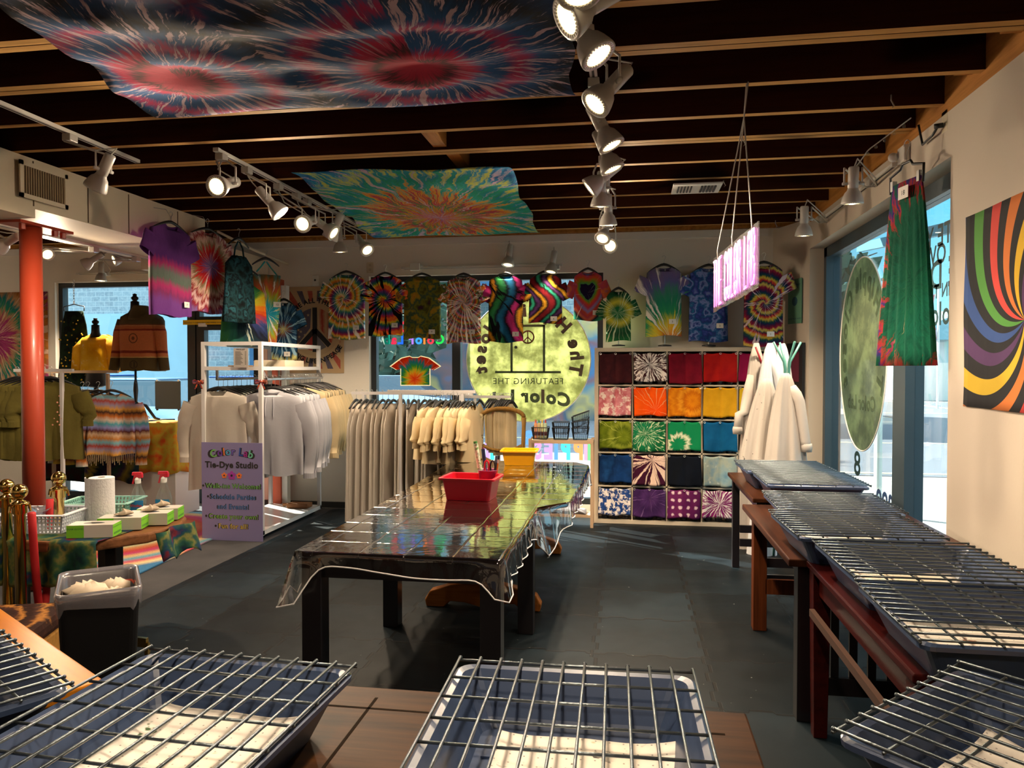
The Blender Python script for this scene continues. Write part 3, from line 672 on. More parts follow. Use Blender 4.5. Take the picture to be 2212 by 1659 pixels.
def two_spiral(name, cs, cols, bg_):
    m, t, p = newmat(name); x, y, z = objc(t); outs = []
    nz = noise(t, None, 6, 3); nz2 = noise(t, None, 28, 3)
    for (cx, cy, rad) in cs:
        a = x-cx+(nz-.5)*.07; b = (y-cy)*1.0+(nz-.5)*.07; r = (a*a+b*b)**.5; ca, sa = a/(r+.001), b/(r+.001)
        th = a.op('ARCTAN2', b); rr = (noise(t, comb(t, ca*17, sa*17, r*3.0), 1, 5, .68)-.5)*1.9+.5
        f = r/rad+(rr-.5)*.18+th*(.09/PI)
        cc = ramp(t, f, cols, pos=[0, .12, .19, .22, .27, .34, .46, .53, .62, .80, 1.0])
        st = rr.step(.56, .66)*(f.step(.2, .38)); cc = mix(t, st*.85, cc, '#d9c2cf'); outs.append((cc, f))
    (c1, f1), (c2, f2) = outs
    sel = f1.lt(0)+((f2-f1).step(-.03, .03)); cc = mix(t, sel.min(1), c2, c1)
    fm_ = f1.min(f2); bgn = noise(t, comb(t, x*5, y*16, 0), 1, 4, .6)
    bgc = mix(t, bgn.step(.45, .6), bg_[0], bg_[1]); bgc = mix(t, noise(t, comb(t, x*14, y*3.5, 3), 1, 3).step(.52, .66), bgc, '#cdb3c4')
    far = (y*-1).step(.25, .5); bgc = mix(t, far*.8, bgc, '#12385f')
    cc = mix(t, fm_.step(.93, 1.08), cc, bgc)
    t.links.new(cc, p.inputs['Base Color']); p.inputs['Roughness'].default_value = .9; bump(t, p, noise(t, None, 5, 3), .03, .3); translucent(m, .2); return m
Q = [(-250, -170), (1205, -130), (1243, 207), (330, 250)]
c0 = sum([AZ(a, b, 3.03) for a, b in Q], Vector())/4
ca_, cb_ = AZ(395, 178, 3.0)-c0, AZ(915, 145, 3.0)-c0
mt = two_spiral('blue_pink_tapestry', [(ca_.x, ca_.y, .86), (cb_.x, cb_.y, .90)], ['#c81e44', '#b01a40', '#14181f', '#a8204c', '#c82050', '#1d5c9a', '#174f86', '#b82a60', '#1c5a94', '#10161c', '#1e4e86'], ['#b02050', '#6a2a7a'])
tapestry('ceiling_tapestry', 'large blue, black and crimson tie-dye tapestry with two spirals on the ceiling', Q, 3.03, mt)
Q = [(626, 371), (1098, 362), (1165, 502), (806, 512)]
c1 = sum([AZ(a, b, 3.03) for a, b in Q], Vector())/4; cc1 = AZ(950, 470, 3.0)-c1
mt = tie('rainbow_tapestry', ['#c8a0b8', '#b8285a', '#e09a28', '#2a8a5a', '#c03058', '#e0a028', '#2aa0a0', '#2a9a70', '#1f8ab0', '#c8d050', '#2a90b8', '#1f5fa0', '#2a9ac8', '#b03070', '#2a9ab8', '#1f78a8', '#28a0b8', '#1a70a8'], 'rings', (cc1.x, cc1.y), .52, 0, .27, 15, 'XY', .12, '#c9b0c8', tr=.2, sq=.62)
tapestry('ceiling_tapestry', 'turquoise, green and orange bullseye tie-dye tapestry on the ceiling above the table', Q, 3.03, mt, .03)
# ================================================================== NEON SIGN
neon = mat('neon_tube', (.95, .30, .78), .4, emit=.6); acr = glassy('clear_acrylic', (.93, .93, .97), 1.5, .02, 1.0, .03, dif=.04)
n0 = AZ(1540, 650, 0); nl = AY(1541, 600, 4.55); nr = AY(1632, 540, 3.75)
zb0, zt0 = AY(1541, 655, 4.55).z, AY(1541, 575, 4.55).z
d = nr-nl; L = math.hypot(d.x, d.y); an = math.atan2(d.y, d.x)
zc0 = (AY(1541, 655, nl.y).z+AY(1541, 578, nl.y).z)/2; zc1 = (AY(1632, 600, nr.y).z+AY(1632, 500, nr.y).z)/2; HN = .235
t = thing('neon_sign', 'glowing pink neon sign with tall narrow capitals hanging from cords', 'sign', (nl.x, nl.y, zc0), an)
sh = (zc1-zc0)
b = MB(); S = [('T', 0), ('H', 1), ('E', 2), ('C', 3.7), ('O', 4.7), ('L', 5.7), ('O', 6.6), ('R', 7.6), ('L', 9.3), ('A', 10.2), ('B', 11.2)]
STR = {'T': [[(0, 1), (1, 1)], [(.5, 1), (.5, 0)]], 'H': [[(0, 0), (0, 1)], [(1, 0), (1, 1)], [(0, .5), (1, .5)]], 'E': [[(1, 1), (0, 1), (0, 0), (1, 0)], [(0, .5), (.8, .5)]],
 'C': [[(1, .75), (.9, .95), (.5, 1), (.1, .95), (0, .75), (0, .25), (.1, .05), (.5, 0), (.9, .05), (1, .25)]], 'O': [[(0, .25), (0, .75), (.1, .95), (.5, 1), (.9, .95), (1, .75), (1, .25), (.9, .05), (.5, 0), (.1, .05), (0, .25)]],
 'L': [[(0, 1), (0, 0), (.9, 0)]], 'R': [[(0, 0), (0, 1), (.7, 1), (1, .85), (1, .65), (.7, .5), (0, .5)], [(.6, .5), (1, 0)]], 'A': [[(0, 0), (0, .8), (.2, 1), (.8, 1), (1, .8), (1, 0)], [(0, .45), (1, .45)]],
 'B': [[(0, 0), (0, 1), (.7, 1), (1, .85), (1, .65), (.7, .5), (1, .35), (1, .15), (.7, 0), (0, 0)], [(0, .5), (.7, .5)]]}
sw = L/12.1
for ch, o_ in S:
    for st in STR[ch]:
        for (ox, oy) in ((0, 0), ):
            for A, B in zip(st, st[1:]):
                for g in (0, .14):
                    f = lambda q: ((o_+.04+ (q[0]*(.72-2*g)+g))*sw, 0, (q[1]*(1-g*.5)+g*.25-.5)*HN*1.15+sh*((o_+q[0])*sw/L))
                    b.tube([f(A), f(B)], .0042 if g == 0 else .003, 6)
build('neon_letters', b, neon, t, smooth=True)
b = MB(); k = 24; rf = random.Random(2)
up_ = [(-.02+(L+.04)*i/k, .5*HN*1.15+.022+.006*rf.random()+sh*i/k) for i in range(k+1)]; lo = [(-.02+(L+.04)*i/k, -.5*HN*1.15-.022-.006*rf.random()+sh*i/k) for i in range(k+1)]
pl = [(x, z) for x, z in lo]+[(x, z) for x, z in reversed(up_)]
b.prism(pl, -.012, -.006, M=Matrix(((1, 0, 0, 0), (0, 0, -1, 0), (0, 1, 0, 0), (0, 0, 0, 1)))); build('backing_sheet', b, acr, t)
b = MB()
for x in (.1, L*.5, L*.93):
    z0 = .5*HN*1.15+sh*x/L; b.tube([(x, 0, z0), (x-.01, .0, z0+.05), (L*.66, .02, 3.02-zc0-.1), (L*.7+x*.05, .02, ZJ-zc0)], .0035, 6)
build('hanging_cords', b, mat('cord_grey', (.45, .43, .42), .5), t, smooth=True)
# ================================================================== TABLES
walnut = wood('walnut_plank', '#1c0e05', '#41250c', 0, .7, .5); walnutY = wood('walnut_plank_y', '#24130b', '#422415', 1, .7, .32)
mahog = wood('mahogany', '#24090a', '#3a100e', 1, .7, .25); blackw = mat('black_lacquer', (.010, .008, .010), .28, coat=.3); espresso = wood('espresso', '#130b08', '#24140d', 2, .8, .35)
honey = wood('honey_wood', '#9c560e', '#c0761c', 0, .35, .35); oak = wood('oak_trestle', '#6a3a18', '#9a602c', 0, .7, .4); umber = wood('umber_leg', '#3a1a0c', '#5c2f18', 2, .8, .4)
def leg(t, x, y, w, h, m, taper=1.0, w2=None):
    b = MB(); a = w/2; c = a*taper
    b.hexa([(x-c, y-c, .0125), (x+c, y-c, .0125), (x+c, y+c, .0125), (x-c, y+c, .0125), (x-a, y-a, h), (x+a, y-a, h), (x+a, y+a, h), (x-a, y+a, h)])
    return build('leg', b, m, t, bev=.003)
def table(name, label, cat, x0, y0, x1, y1, h, top, legm, th=.035, lw=.07, inset=.05, apron=.08, taper=1.0, plank=None, legm2=None):
    cx, cy = (x0+x1)/2, (y0+y1)/2; a, c = (x1-x0)/2, (y1-y0)/2
    t = thing(name, label, cat, (cx, cy, 0)); build('tabletop', MB().box((-a, -c, h-th), (a, c, h)), top, t, bev=.006)
    i = inset
    for k, (sx, sy) in enumerate(((-1, -1), (1, -1), (1, 1), (-1, 1))): leg(t, sx*(a-i-lw/2), sy*(c-i-lw/2), lw, h-th-.001, (legm2 if (legm2 and k == 3) else legm), taper)
    q = i+lw*.3; b = MB(); z0 = h-th-apron; z1 = h-th-.001
    build('apron', MB().box((-a+i+lw, -c+q, z0), (a-i-lw, -c+q+.02, z1)).box((-a+i+lw, c-q-.02, z0), (a-i-lw, c-q, z1)).box((-a+q, -c+i+lw, z0), (-a+q+.02, c-i-lw, z1)).box((a-q-.02, -c+i+lw, z0), (a-q, c-i-lw, z1)), legm, t)
    return t
t = table('dining_table', 'black square-legged dining table under clear plastic, nearest half of the long work table', 'table', -1.495, 3.235, -.555, 4.485, .77, blackw, blackw, .03, .095, .0, .10)
# trestle table
t = thing('trestle_table', 'long dark-topped table on carved oak trestles, far half of the work table', 'table', (-.95, 5.55, 0))
poly = [(-.56, -1.05), (.40, -1.05), (.58, -.87), (.60, .9), (.48, 1.06), (-.62, 1.06)]
build('tabletop', MB().prism(poly, .735, .77), walnutY, t, bev=.006)
for y in (-.70, .82):
    b = MB(); half = [(0.0, .02), (.12, .05), (.22, .055), (.26, .013), (.385, .013), (.395, .06), (.36, .12), (.22, .165), (.12, .185), (.09, .26), (.07, .62), (.16, .70), (.36, .735)]
    pl = half+[(-x, z) for x, z in reversed(half[1:])]
    b.prism(pl, -.04, .04, M=Matrix(((1, 0, 0, 0), (0, 0, -1, y), (0, 1, 0, 0), (0, 0, 0, 1)))); build('trestle', b, oak, t, bev=.008)
    build('plug', MB().cyl((.10, y-.055, .10), (.10, y-.03, .10), .018), blackw, t)
build('stretcher', MB().box((-.03, -.66, .17), (.03, .78, .25)), oak, t)
b = MB().prism([(-.30, 0), (-.05, 0), (-.05, .5), (-.30, .5)], 0, .02, M=Matrix(((1, 0, 0, -1.0), (0, 0, -1, 5.25), (0, 1, 0, .014), (0, 0, 0, 1))))
tag(build('white_panel', b, trim_w), 'white board leaning under the work table behind the oak foot', 'board')
# clear vinyl cover over both
vin = glassy('clear_vinyl', (.97, .97, .97), 1.75, .05, 1.9, .05, crease=.6)
t = thing('table_cover', 'clear creased vinyl cover over the long work table with white stitched hem', 'tablecloth', (0, 0, 0))
out = [(-1.515, 3.21), (-1.0, 3.205), (-.54, 3.21), (-.535, 3.8), (-.535, 4.44), (-.50, 4.49), (-.36, 4.66), (-.34, 5.4), (-.33, 6.45), (-.45, 6.63), (-1.0, 6.64), (-1.58, 6.63), (-1.53, 5.5), (-1.515, 4.5), (-1.515, 3.9)]
P = []
for (a, c) in zip(out, out[1:]+out[:1]):
    n = max(2, int(math.hypot(a[0]-c[0], a[1]-c[1])/.03))
    for i in range(n): P.append((a[0]+(c[0]-a[0])*i/n, a[1]+(c[1]-a[1])*i/n))
b = MB(); top = [b.av((x, y, .7745)) for x, y in P]; b.face(top)
N = len(P); hem = []; cx0, cy0 = -.98, 4.9; rings = [top]
def corner(x, y):
    v = 0
    for (cx, cy, am, r) in ((-1.515, 3.21, .36, .12), (-.54, 3.21, .18, .11), (-.535, 4.44, .30, .22), (-.33, 6.6, .2, .25)): v = max(v, am*math.exp(-((x-cx)**2+(y-cy)**2)/(r*r)*2.2))
    return v
for k in range(1, 7):
    rr = []
    for i, (x, y) in enumerate(P):
        x2, y2 = P[(i+1) % N]; x0, y0 = P[i-1]; nx, ny = (y2-y0), -(x2-x0); l = math.hypot(nx, ny); nx /= l; ny /= l
        dr = (.068+.036*(x+1.5) if y < 3.3 else (.14 if x > -.8 else .16))+corner(x, y)*.5; cv = corner(x, y)
        f = k/6; o_ = f*(.004+cv*.22)+math.sin(i*1.1)*.010*f*(1 if y > 3.3 else .15); z = .7745-dr*f+math.sin(i*.23)*.012*f
        rr.append(b.av((x+nx*(o_+.004), y+ny*(o_+.004), z)))
    rings.append(rr)
for A, B in zip(rings, rings[1:]):
    for i in range(N): b.face((A[i], B[i], B[(i+1) % N], A[(i+1) % N]))
hem = [b.v[i] for i in rings[-1]]
build('vinyl_sheet', b, vin, t, smooth=False, sol=0)
for p in t.children[0].data.polygons: p.use_smooth = len(p.vertices) == 4
build('hem', MB().tube(hem, .0035, 5, closed=True), mat('hem_white', (.75, .75, .78), .6), t)
# bins and cup on it
def bin_(name, label, cat, c, w, d, h, m, rz=0, lip=.014):
    t = thing(name, label, cat, c, rz); b = MB()
    def ring(w_, d_, z, r=.02):
        pts = []
        for (sx, sy, a0) in ((1, 1, 0), (-1, 1, 90), (-1, -1, 180), (1, -1, 270)):
            for k in range(4):
                a = R(a0+k*30); pts.append((sx*(w_/2-r)+r*math.cos(a), sy*(d_/2-r)+r*math.sin(a), z))
        return [b.av(p) for p in pts]
    rs = [ring(w*.84, d*.84, 0), ring(w*.97, d*.97, h-.012), ring(w+lip*2, d+lip*2, h-.014), ring(w+lip*2, d+lip*2, h-.002), ring(w+lip*1.4, d+lip*1.4, h), ring(w*.96, d*.96, h-.002), ring(w*.82, d*.82, .006)]
    b.face(rs[0][::-1])
    for A, B in zip(rs, rs[1:]):
        for j in range(16): b.face((A[j], A[(j+1) % 16], B[(j+1) % 16], B[j]))
    b.face(rs[-1]); build('tub', b, m, t); return t
redp = mat('red_plastic', '#c8102e', .3, coat=.3, var=.06, vs=4); yelp = mat('yellow_plastic', '#f0a800', .3, coat=.3); purp = mat('plum_plastic', '#7d2a55', .35, coat=.2)
bin_('storage_bin', 'red rectangular plastic bin on the clear-covered table', 'bin', (-.995, 4.69, .776), .34, .25, .145, redp, R(-4))
bin_('storage_bin', 'yellow rectangular plastic bin further back on the clear-covered table', 'bin', (-.93, 6.42, .776), .30, .23, .13, yelp, R(3))
cp = AZ(1047, 1075, .776); t = thing('utensil_cup', 'plum plastic cup of tools behind the red bin', 'cup', (cp.x, cp.y+.12, .776)); b = MB()
b.lathe([(.052, 0), (.066, .16), (.069, .165), (.066, .168), (.062, .16), (.048, .01)], n=24); build('cup', b, purp, t, smooth=True)
def tool(label, name, cat, off, tilt, parts):
    t = thing(name, label, cat, (cp.x+off[0], cp.y+.12+off[1], .79)); d = Vector((tilt[0], tilt[1], 1)).normalized()
    for nm, a, c, r, m in parts: build(nm, MB().cyl(d*a, d*c, r, 10), m, t)
gr = mat('leaf_green', '#3f7d3a', .5); wh = mat('soft_white', (.8, .8, .78), .5); dk = mat('ink_navy', '#1c2350', .4); bk = mat('black_plastic', (.012, .012, .014), .4)
tool('long green and white patterned tube leaning left in the cup', 'dye_tube', 'tube', (-.03, 0), (-.17, 0), (('tube', .0, .33, .016, tie('tube_pattern', ['#2f6a32', '#dfe8d0', '#4f8f3a'], 'blotch', freq=40, white=0)), ('cap', .33, .345, .013, gr)))
tool('navy marker standing in the cup', 'marker', 'pen', (-.005, .012), (-.12, .05), (('barrel', .0, .22, .011, dk), ('cap', .22, .29, .013, dk), ('tip_ring', .285, .30, .009, mat('rose', '#8a4a58', .5))))
tool('dark grey pen leaning right in the cup', 'pen', 'pen', (.03, .01), (.10, .05), (('barrel', .0, .20, .008, bk), ('cap', .20, .245, .010, mat('slate', '#4b5566', .4))))
tool('thin wooden brush at the right of the cup', 'brush', 'brush', (.045, -.015), (.12, 0), (('handle', .0, .2, .005, honey), ('ferrule', .2, .225, .006, lampw), ('bristles', .225, .25, .006, bk)))
t = thing('scissors', 'red and black handled scissors standing in the cup', 'scissors', (cp.x+.012, cp.y+.105, .80))
for x, m in ((-.018, redp), (.022, bk)):
    b = MB().tube([(x+.016*math.cos(a*PI/6), 0, .165+.04*math.sin(a*PI/6)) for a in range(12)], .006, 6, closed=True); build('handle', b, m, t, smooth=True)
build('blades', MB().box((-.01, -.002, 0), (.012, .002, .13)), lampw, t)
# front tables
t = table('work_table', 'brown plank-topped table in the foreground holding the two front trays', 'table', -1.24, .75, .292, 1.872, .77, walnut, espresso, .035, .07, .05)
b = MB()
for x0, x1 in ((-.74, -.50),): b.box((x0, .90, .3501+.0), (x0, .90, .3501))
b = MB()
for y in (.80, .38): b.box((-.70, y-.375+.001-.5, .0), (.70, y-.37-.5, .0))
for x in (-.52, -.16, .30, .54):
    build('inlay_line', MB().box((x-.004, -.50, .7701), (x+.004, .50, .7706)), mat('inlay_dark', (.012, .007, .004), .9, spec=.05), t)
for y in (-.44, .44): build('inlay_line', MB().box((-.70, y-.004, .7701), (.70, y+.004, .7706)), mat('inlay_dark', (.012, .007, .004), .9, spec=.05), t)
d1 = Vector((-.85, .53, 0)).normalized(); an = math.atan2(d1.y, d1.x)
c0 = Vector((-1.40, 1.80, 0)); c = c0+d1*.75+Vector((-d1.y, d1.x, 0))*.45
t = thing('craft_table', 'golden honey-coloured wooden table at the lower left', 'table', (c.x, c.y, 0), an)
build('tabletop', MB().box((-.75, -.45, .74), (.75, .45, .77)), honey, t, bev=.005)
for sx in (-1, 1):
    for sy in (-1, 1): leg(t, sx*.66, sy*.36, .06, .739, espresso)
build('seam', MB().box((-.75, -.12, .7701), (.75, -.116, .7705)).box((.30, -.45, .7701), (.303, .45, .7705)), mat('honey_dark', '#8a5212', .5), t)
t = thing('round_table', 'round yellow-topped table at the bottom right corner', 'table', (.90, 1.44, 0))
yt = mat('yellow_top', '#d9a63c', .4)
build('tabletop', MB().lathe([(.40, .735), (.41, .74), (.41, .76), (.40, .77)], n=48), yt, t); build('pedestal', MB().lathe([(.25, .013), (.24, .04), (.04, .07), (.035, .735)], n=24), blackw, t, smooth=False)
# right-hand row of tables
t = table('console_table', 'dark mahogany table with tapered legs, nearest of the right-hand row', 'table', .785, 2.18, 1.70, 3.42, .77, mahog, mahog, .03, .075, .01, .10, .75)
build('side_rail', MB().bar((-.48, -.55, .60), (-.48, .42, .60), .02, .03), mat('rail_brown', '#4a352c', .35), t)
t = table('mission_table', 'brown plank-topped mission table with slatted dark end, middle of the right-hand row', 'table', .715, 3.44, 1.62, 4.80, .765, walnutY, blackw, .035, .08, .05, .07, legm2=umber)
y = -.59
build('end_rail', MB().box((-.33, y-.012, .13), (.33, y+.012, .21)), blackw, t)
for i in range(7): build('slat', MB().box((-.25+i*.08, y-.008, .211), (-.215+i*.08, y+.008, .655)), blackw, t)
build('end_rail', MB().box((-.33, .55, .24), (.33, .575, .33)), umber, t)
t = table('mission_table', 'dark-legged table with rungs nearest the lab coats, farthest of the right-hand row', 'table', .81, 4.99, 1.50, 6.22, .77, walnutY, blackw, .03, .055, .03, .06)
for y_ in (-.52, .52):
    for z in (.22, .33): build('rung', MB().box((-.26, y_-.012, z-.03), (.26, y_+.012, z+.03)), blackw, t)
# ================================================================== TRAYS, RACKS, PAPER
tub = mat('tray_blue_grey', '#3c4c6c', .35, var=.05, vs=3, coat=.25); galv = mat('galvanised_wire', '#636c73', .32, .75, var=.25, vs=25, bmp=.2, bs=80)
def paper_mat(name, seed, tones):
    m, t, p = newmat(name); x, y, z = objc(t); off = seed*3.7
    v = comb(t, x+off, y+off*.5, 0); base = mix(t, noise(t, v, 2.2, 2).step(.45, .7), '#f2ebe2', '#efe3cc')
    for k, (c_, th_, sc_) in enumerate(tones):
        n = noise(t, comb(t, x*1.4+off+k*5, y*1.4-k*3, 0), sc_, 3, .62); g = noise(t, comb(t, x+k*9+off, y+off, 0), 5, 1); base = mix(t, (n.step(th_, th_+.04))*(g.step(.50, .56)), base, c_)
    dx = (x/.03).fract()-.5; dy = (y/.03).fract()-.5; d = (dx*dx+dy*dy)**.5; base = mix(t, d.lt(.07)*.6, base, '#6a6258')
    t.links.new(base, p.inputs['Base Color']); p.inputs['Roughness'].default_value = .85; return m
sheets = {}
def make_tray():
    t = thing('drip_tray', 'x', 'tray'); b = MB(); w, d, h = .54, .575, .13
    def ring(w_, d_, z, r=.035):
        pts = []
        for (sx, sy, a0) in ((1, 1, 0), (-1, 1, 90), (-1, -1, 180), (1, -1, 270)):
            for k in range(5):
                a = R(a0+k*22.5); pts.append((sx*(w_/2-r)+r*math.cos(a), sy*(d_/2-r)+r*math.sin(a), z))
        return [b.av(p) for p in pts]
    rs = [ring(w-.12, d-.12, .001), ring(w-.02, d-.02, h-.02), ring(w+.02, d+.02, h-.018), ring(w+.022, d+.022, h-.006), ring(w+.005, d+.005, h), ring(w-.02, d-.02, h-.004), ring(w-.10, d-.10, .03), ring(w-.125, d-.125, .008)]
    b.face(rs[0][::-1])
    for A, B in zip(rs, rs[1:]):
        for j in range(20): b.face((A[j], A[(j+1) % 20], B[(j+1) % 20], B[j]))
    b.face(rs[-1]); build('tub', b, tub, t)
    build('ribs', MB().box((-.19, -.10, .0085), (.19, -.092, .013)).box((-.19, .09, .0085), (.19, .098, .013)).box((-.06, -.2, .0085), (-.054, .2, .013)).box((.06, -.2, .0085), (.066, .2, .013)), tub, t); return t
def make_rack():
    t = thing('wire_rack', 'x', 'rack'); W, L = .555, .60; r = .0034; b = MB()
    for i in range(12):
        x = -W/2+W*i/11; b.tube([(x, -L/2, .007), (x, -L/4, .007-.001), (x, 0, .006), (x, L/4, .0065), (x, L/2, .007)], r, 7)
        b.ball((x, -L/2, .006), r*1.5, 8); b.ball((x, L/2, .006), r*1.5, 8)
    build('long_wires', b, galv, t, smooth=True); b = MB()
    for i in range(7):
        y = -L/2+L*i/6; b.tube([(-W/2-.004, y, 0), (0, y, -.001), (W/2+.004, y, 0)], r, 7)
    build('cross_wires', b, galv, t, smooth=True); return t
tr0, rk0 = make_tray(), make_rack(); first = [True, True]
used_t = used_r = 0
def place(o, loc, rz, label, grp):
    global used_t, used_r
    if o is tr0:
        used_t += 1; r = o if used_t == 1 else dup(o, loc, rz)
    else:
        used_r += 1; r = o if used_r == 1 else dup(o, loc, rz)
    r.location = loc; r.rotation_euler = (0, 0, rz); r['label'] = label; r['group'] = grp; return r
def sheet(name, label, loc, rz, w, d, seed, tones, curl=.02):
    m = paper_mat('stained_'+str(seed), seed, tones); b = MB()
    b.grid(lambda u, v: ((u-.5)*w, (v-.5)*d, .004+curl*(abs(u-.5)*2)**3*.6+curl*max(0, v-.8)*4+.003*math.sin(u*9+v*4)), 16, 16)
    o = build('drip_sheet', b, m, None, smooth=True, sol=.002); o.location = loc; o.rotation_euler = (0, 0, rz); tag(o, label, 'paper', 'stained sheets in the trays')
G = [('#46603c', .62, 9), ('#8a8f2a', .66, 7)]; K = [('#15151a', .60, 11), ('#9aa04a', .64, 8), ('#c88a1c', .70, 6), ('#3c4c66', .66, 12)]; O_ = [('#a05a28', .6, 7), ('#3b3a44', .63, 12)]
RW = [ # centre, rotation, place words, sheet
 ((-.118, 1.46, .77), R(1.0), 'front middle, on the brown plank table', (.40, .40, (.04, -.05), 1, K)),
 ((-.932, 1.39, .77), R(-3.0), 'front left, on the brown plank table', (.37, .44, (.008, .0), 2, G)),
 ((-1.624, 1.37, .77), R(-32), 'on the honey-coloured table at the left edge', (.36, .4, (0, 0), 3, O_)),
 ((.81, 1.505, .77), R(45.5), 'on the round yellow table at the bottom right', (.36, .4, (0, 0), 4, [('#8a8f9a', .72, 6)])),
 ((1.055, 2.33, .77), R(90), 'nearest in the right-hand row', (.44, .42, (-.0, 0), 5, O_)),
 ((1.065, 2.935, .77), R(91), 'second in the right-hand row, reaching toward the beige wall', (.44, .42, (0, 0), 6, K)),
 ((1.01, 3.565+.0, .77), R(92), 'third in the right-hand row', (.44, .42, (0, 0), 7, [('#a05a28', .68, 7)])),
 ((1.07, 4.165, .766), R(89), 'fourth in the right-hand row', (.44, .42, (0, 0), 8, [('#777777', .68, 7)])),
 ((1.15, 4.985+.30-.29, .771), R(90), 'second from the lab coats in the right-hand row', (.44, .42, (0, 0), 9, G)),
 ((1.12, 5.60, .771), R(91), 'nearest the lab coats in the right-hand row', (.44, .42, (0, 0), 10, G))]
for (x, y, z), rz, wd, (sw_, sd_, so_, seed, tn) in RW:
    dx = -.0
    place(tr0, (x+dx, y, z), rz, 'blue-grey plastic drip tray, '+wd, 'drip trays'); place(rk0, (x+dx, y, z+.1345), rz, 'galvanised wire rack over a tray, '+wd, 'wire racks')
    ca, sa = math.cos(rz), math.sin(rz); sheet('drip_sheet', 'pale stained sheet inside the tray, '+wd, (x+so_[0]*ca-so_[1]*sa, y+so_[0]*sa+so_[1]*ca, z+.013), rz, sw_, sd_, seed, tn)
place(rk0, (-2.13, 1.80, .7745), R(-32), 'wire rack lying flat on the far left of the honey-coloured table', 'wire racks')
# ================================================================== TRASH CAN, PLANK TABLE AND ITS GOODS
t = thing('trash_can', 'tall black trash can with white plastic liner beside the honey-coloured table', 'bin', (-2.12, 2.70, 0), R(38))
b = MB()
def rr(b, w_, d_, z, r=.03, n=5, wob=0, s=0):
    pts = []; k_ = 0
    for (sx, sy, a0) in ((1, 1, 0), (-1, 1, 90), (-1, -1, 180), (1, -1, 270)):
        for k in range(n):
            a = R(a0+k*90/(n-1)); k_ += 1; zz = z+(math.sin(k_*1.3+s)*wob); pts.append((sx*(w_/2-r)+r*math.cos(a), sy*(d_/2-r)+r*math.sin(a), zz))
    return [b.av(p) for p in pts]
def loftr(b, rs, cap0=True, cap1=False):
    n = len(rs[0])
    if cap0: b.face(rs[0][::-1])
    for A, B in zip(rs, rs[1:]):
        for j in range(n): b.face((A[j], A[(j+1) % n], B[(j+1) % n], B[j]))
    if cap1: b.face(rs[-1])
loftr(b, [rr(b, .22, .30, .001), rr(b, .28, .38, .74), rr(b, .27, .37, .745), rr(b, .21, .29, .02)], True, True); build('can', b, mat('can_black', (.006, .006, .007), .4), t)
lin = glassy('bin_liner', (.85, .85, .9), 1.5, .15, 1.5, .05, dif=.5, difc=(.30, .29, .33)); b = MB()
loftr(b, [rr(b, .292, .392, .69, .04, 7, .02), rr(b, .298, .398, .72, .04, 7, .006), rr(b, .300, .402, .755, .04, 7), rr(b, .285, .385, .762, .04, 7), rr(b, .262, .355, .74, .04, 7), rr(b, .25, .34, .60, .04, 7, .01), rr(b, .2, .27, .50, .04, 7, .02)], False, True)
build('liner', b, lin, t, smooth=True)
build('tie_string', MB().tube([(.15*math.cos(a)*1.0, .205*math.sin(a), .70+.01*math.sin(3*a)) for a in [i*PI/5 for i in range(3)]], .005, 6), mat('tie_red', '#b8452c', .5), t)
b = MB(); q = random.Random(4)
for i in range(5):
    c = Vector((q.uniform(-.06, .08), q.uniform(-.08, .1), .66+q.uniform(0, .05))); r0 = .05+q.random()*.03
    b.grid(lambda u, v: c+Vector((math.cos(2*PI*u)*math.sin(PI*v), math.sin(2*PI*u)*math.sin(PI*v), math.cos(PI*v)*.6))*r0*(1+.35*math.sin(7*u*2*PI+i)*math.sin(5*PI*v)), 14, 9)
build('rubbish', b, mat('latex', '#bfae98', .6, var=.15, vs=20), t, smooth=True)
ZS = .68
slab_w = wood('slab_walnut', '#4a2e1c', '#86593a', 0, .45, .5)
t = thing('slab_table', 'live-edge wooden slab side table carrying glove boxes and baskets', 'table', (-3.05, 3.95, 0))
poly = [(-.55, -.38), (-.05, -.40), (.20, -.33), (.36, -.12), (.40, .12), (.30, .34), (0, .62), (-.35, .72), (-.60, .5)]
build('slab', MB().prism(poly, ZS-.06, ZS-.001), slab_w, t, bev=.012)
for x, y in ((.05, .0), (-.35, -.25), (-.35, .45)): leg(t, x, y, .07, ZS-.061, blackw)
clothm = tie('batik_cloth', ['#182838', '#1e4438', '#264e48', '#446440', '#7a7844', '#2a5048', '#203a5a', '#6a2430', '#3c1a2a'], 'blotch', freq=5.5, white=.08, wcol='#8a9a60', tr=.1)
t = thing('draped_cloth', 'dark green, red and blue tie-dye cloth draped over the front of the slab table', 'cloth', (-3.03, 3.70, ZS))
b = MB(); W_ = .72
def dr_(u, v):
    x = -.50+u*W_; s = v*.62
    y, z = (.22-s, .004) if s < .36 else (-.14-.02*math.sin(u*22)*min(1, (s-.36)*8)-.01, .004-(s-.36)-.05*abs(math.sin(u*PI*1.0))*0)
    if s >= .36: x += .05*math.sin(u*13)*(s-.36)*2; z += -.06*(u < .12)*(s-.36)*3; z = z*(1-.35*max(0, u-.55)*2.0)
    y += (u-.5)*.05
    return (x, y+.02*math.sin(u*5), z)
b.grid(dr_, 40, 30); build('cloth', b, clothm, t, smooth=True, sol=.003)
b = MB(); b.grid(lambda u, v: (.40+.05*u+.03*math.sin(v*9), .10+v*.36, .003-(u*.16 if u > .15 else 0)+.02*math.sin(v*11)*u), 10, 12); build('cloth_corner', b, clothm, t, smooth=True, sol=.003)
ZI = ZS+.006
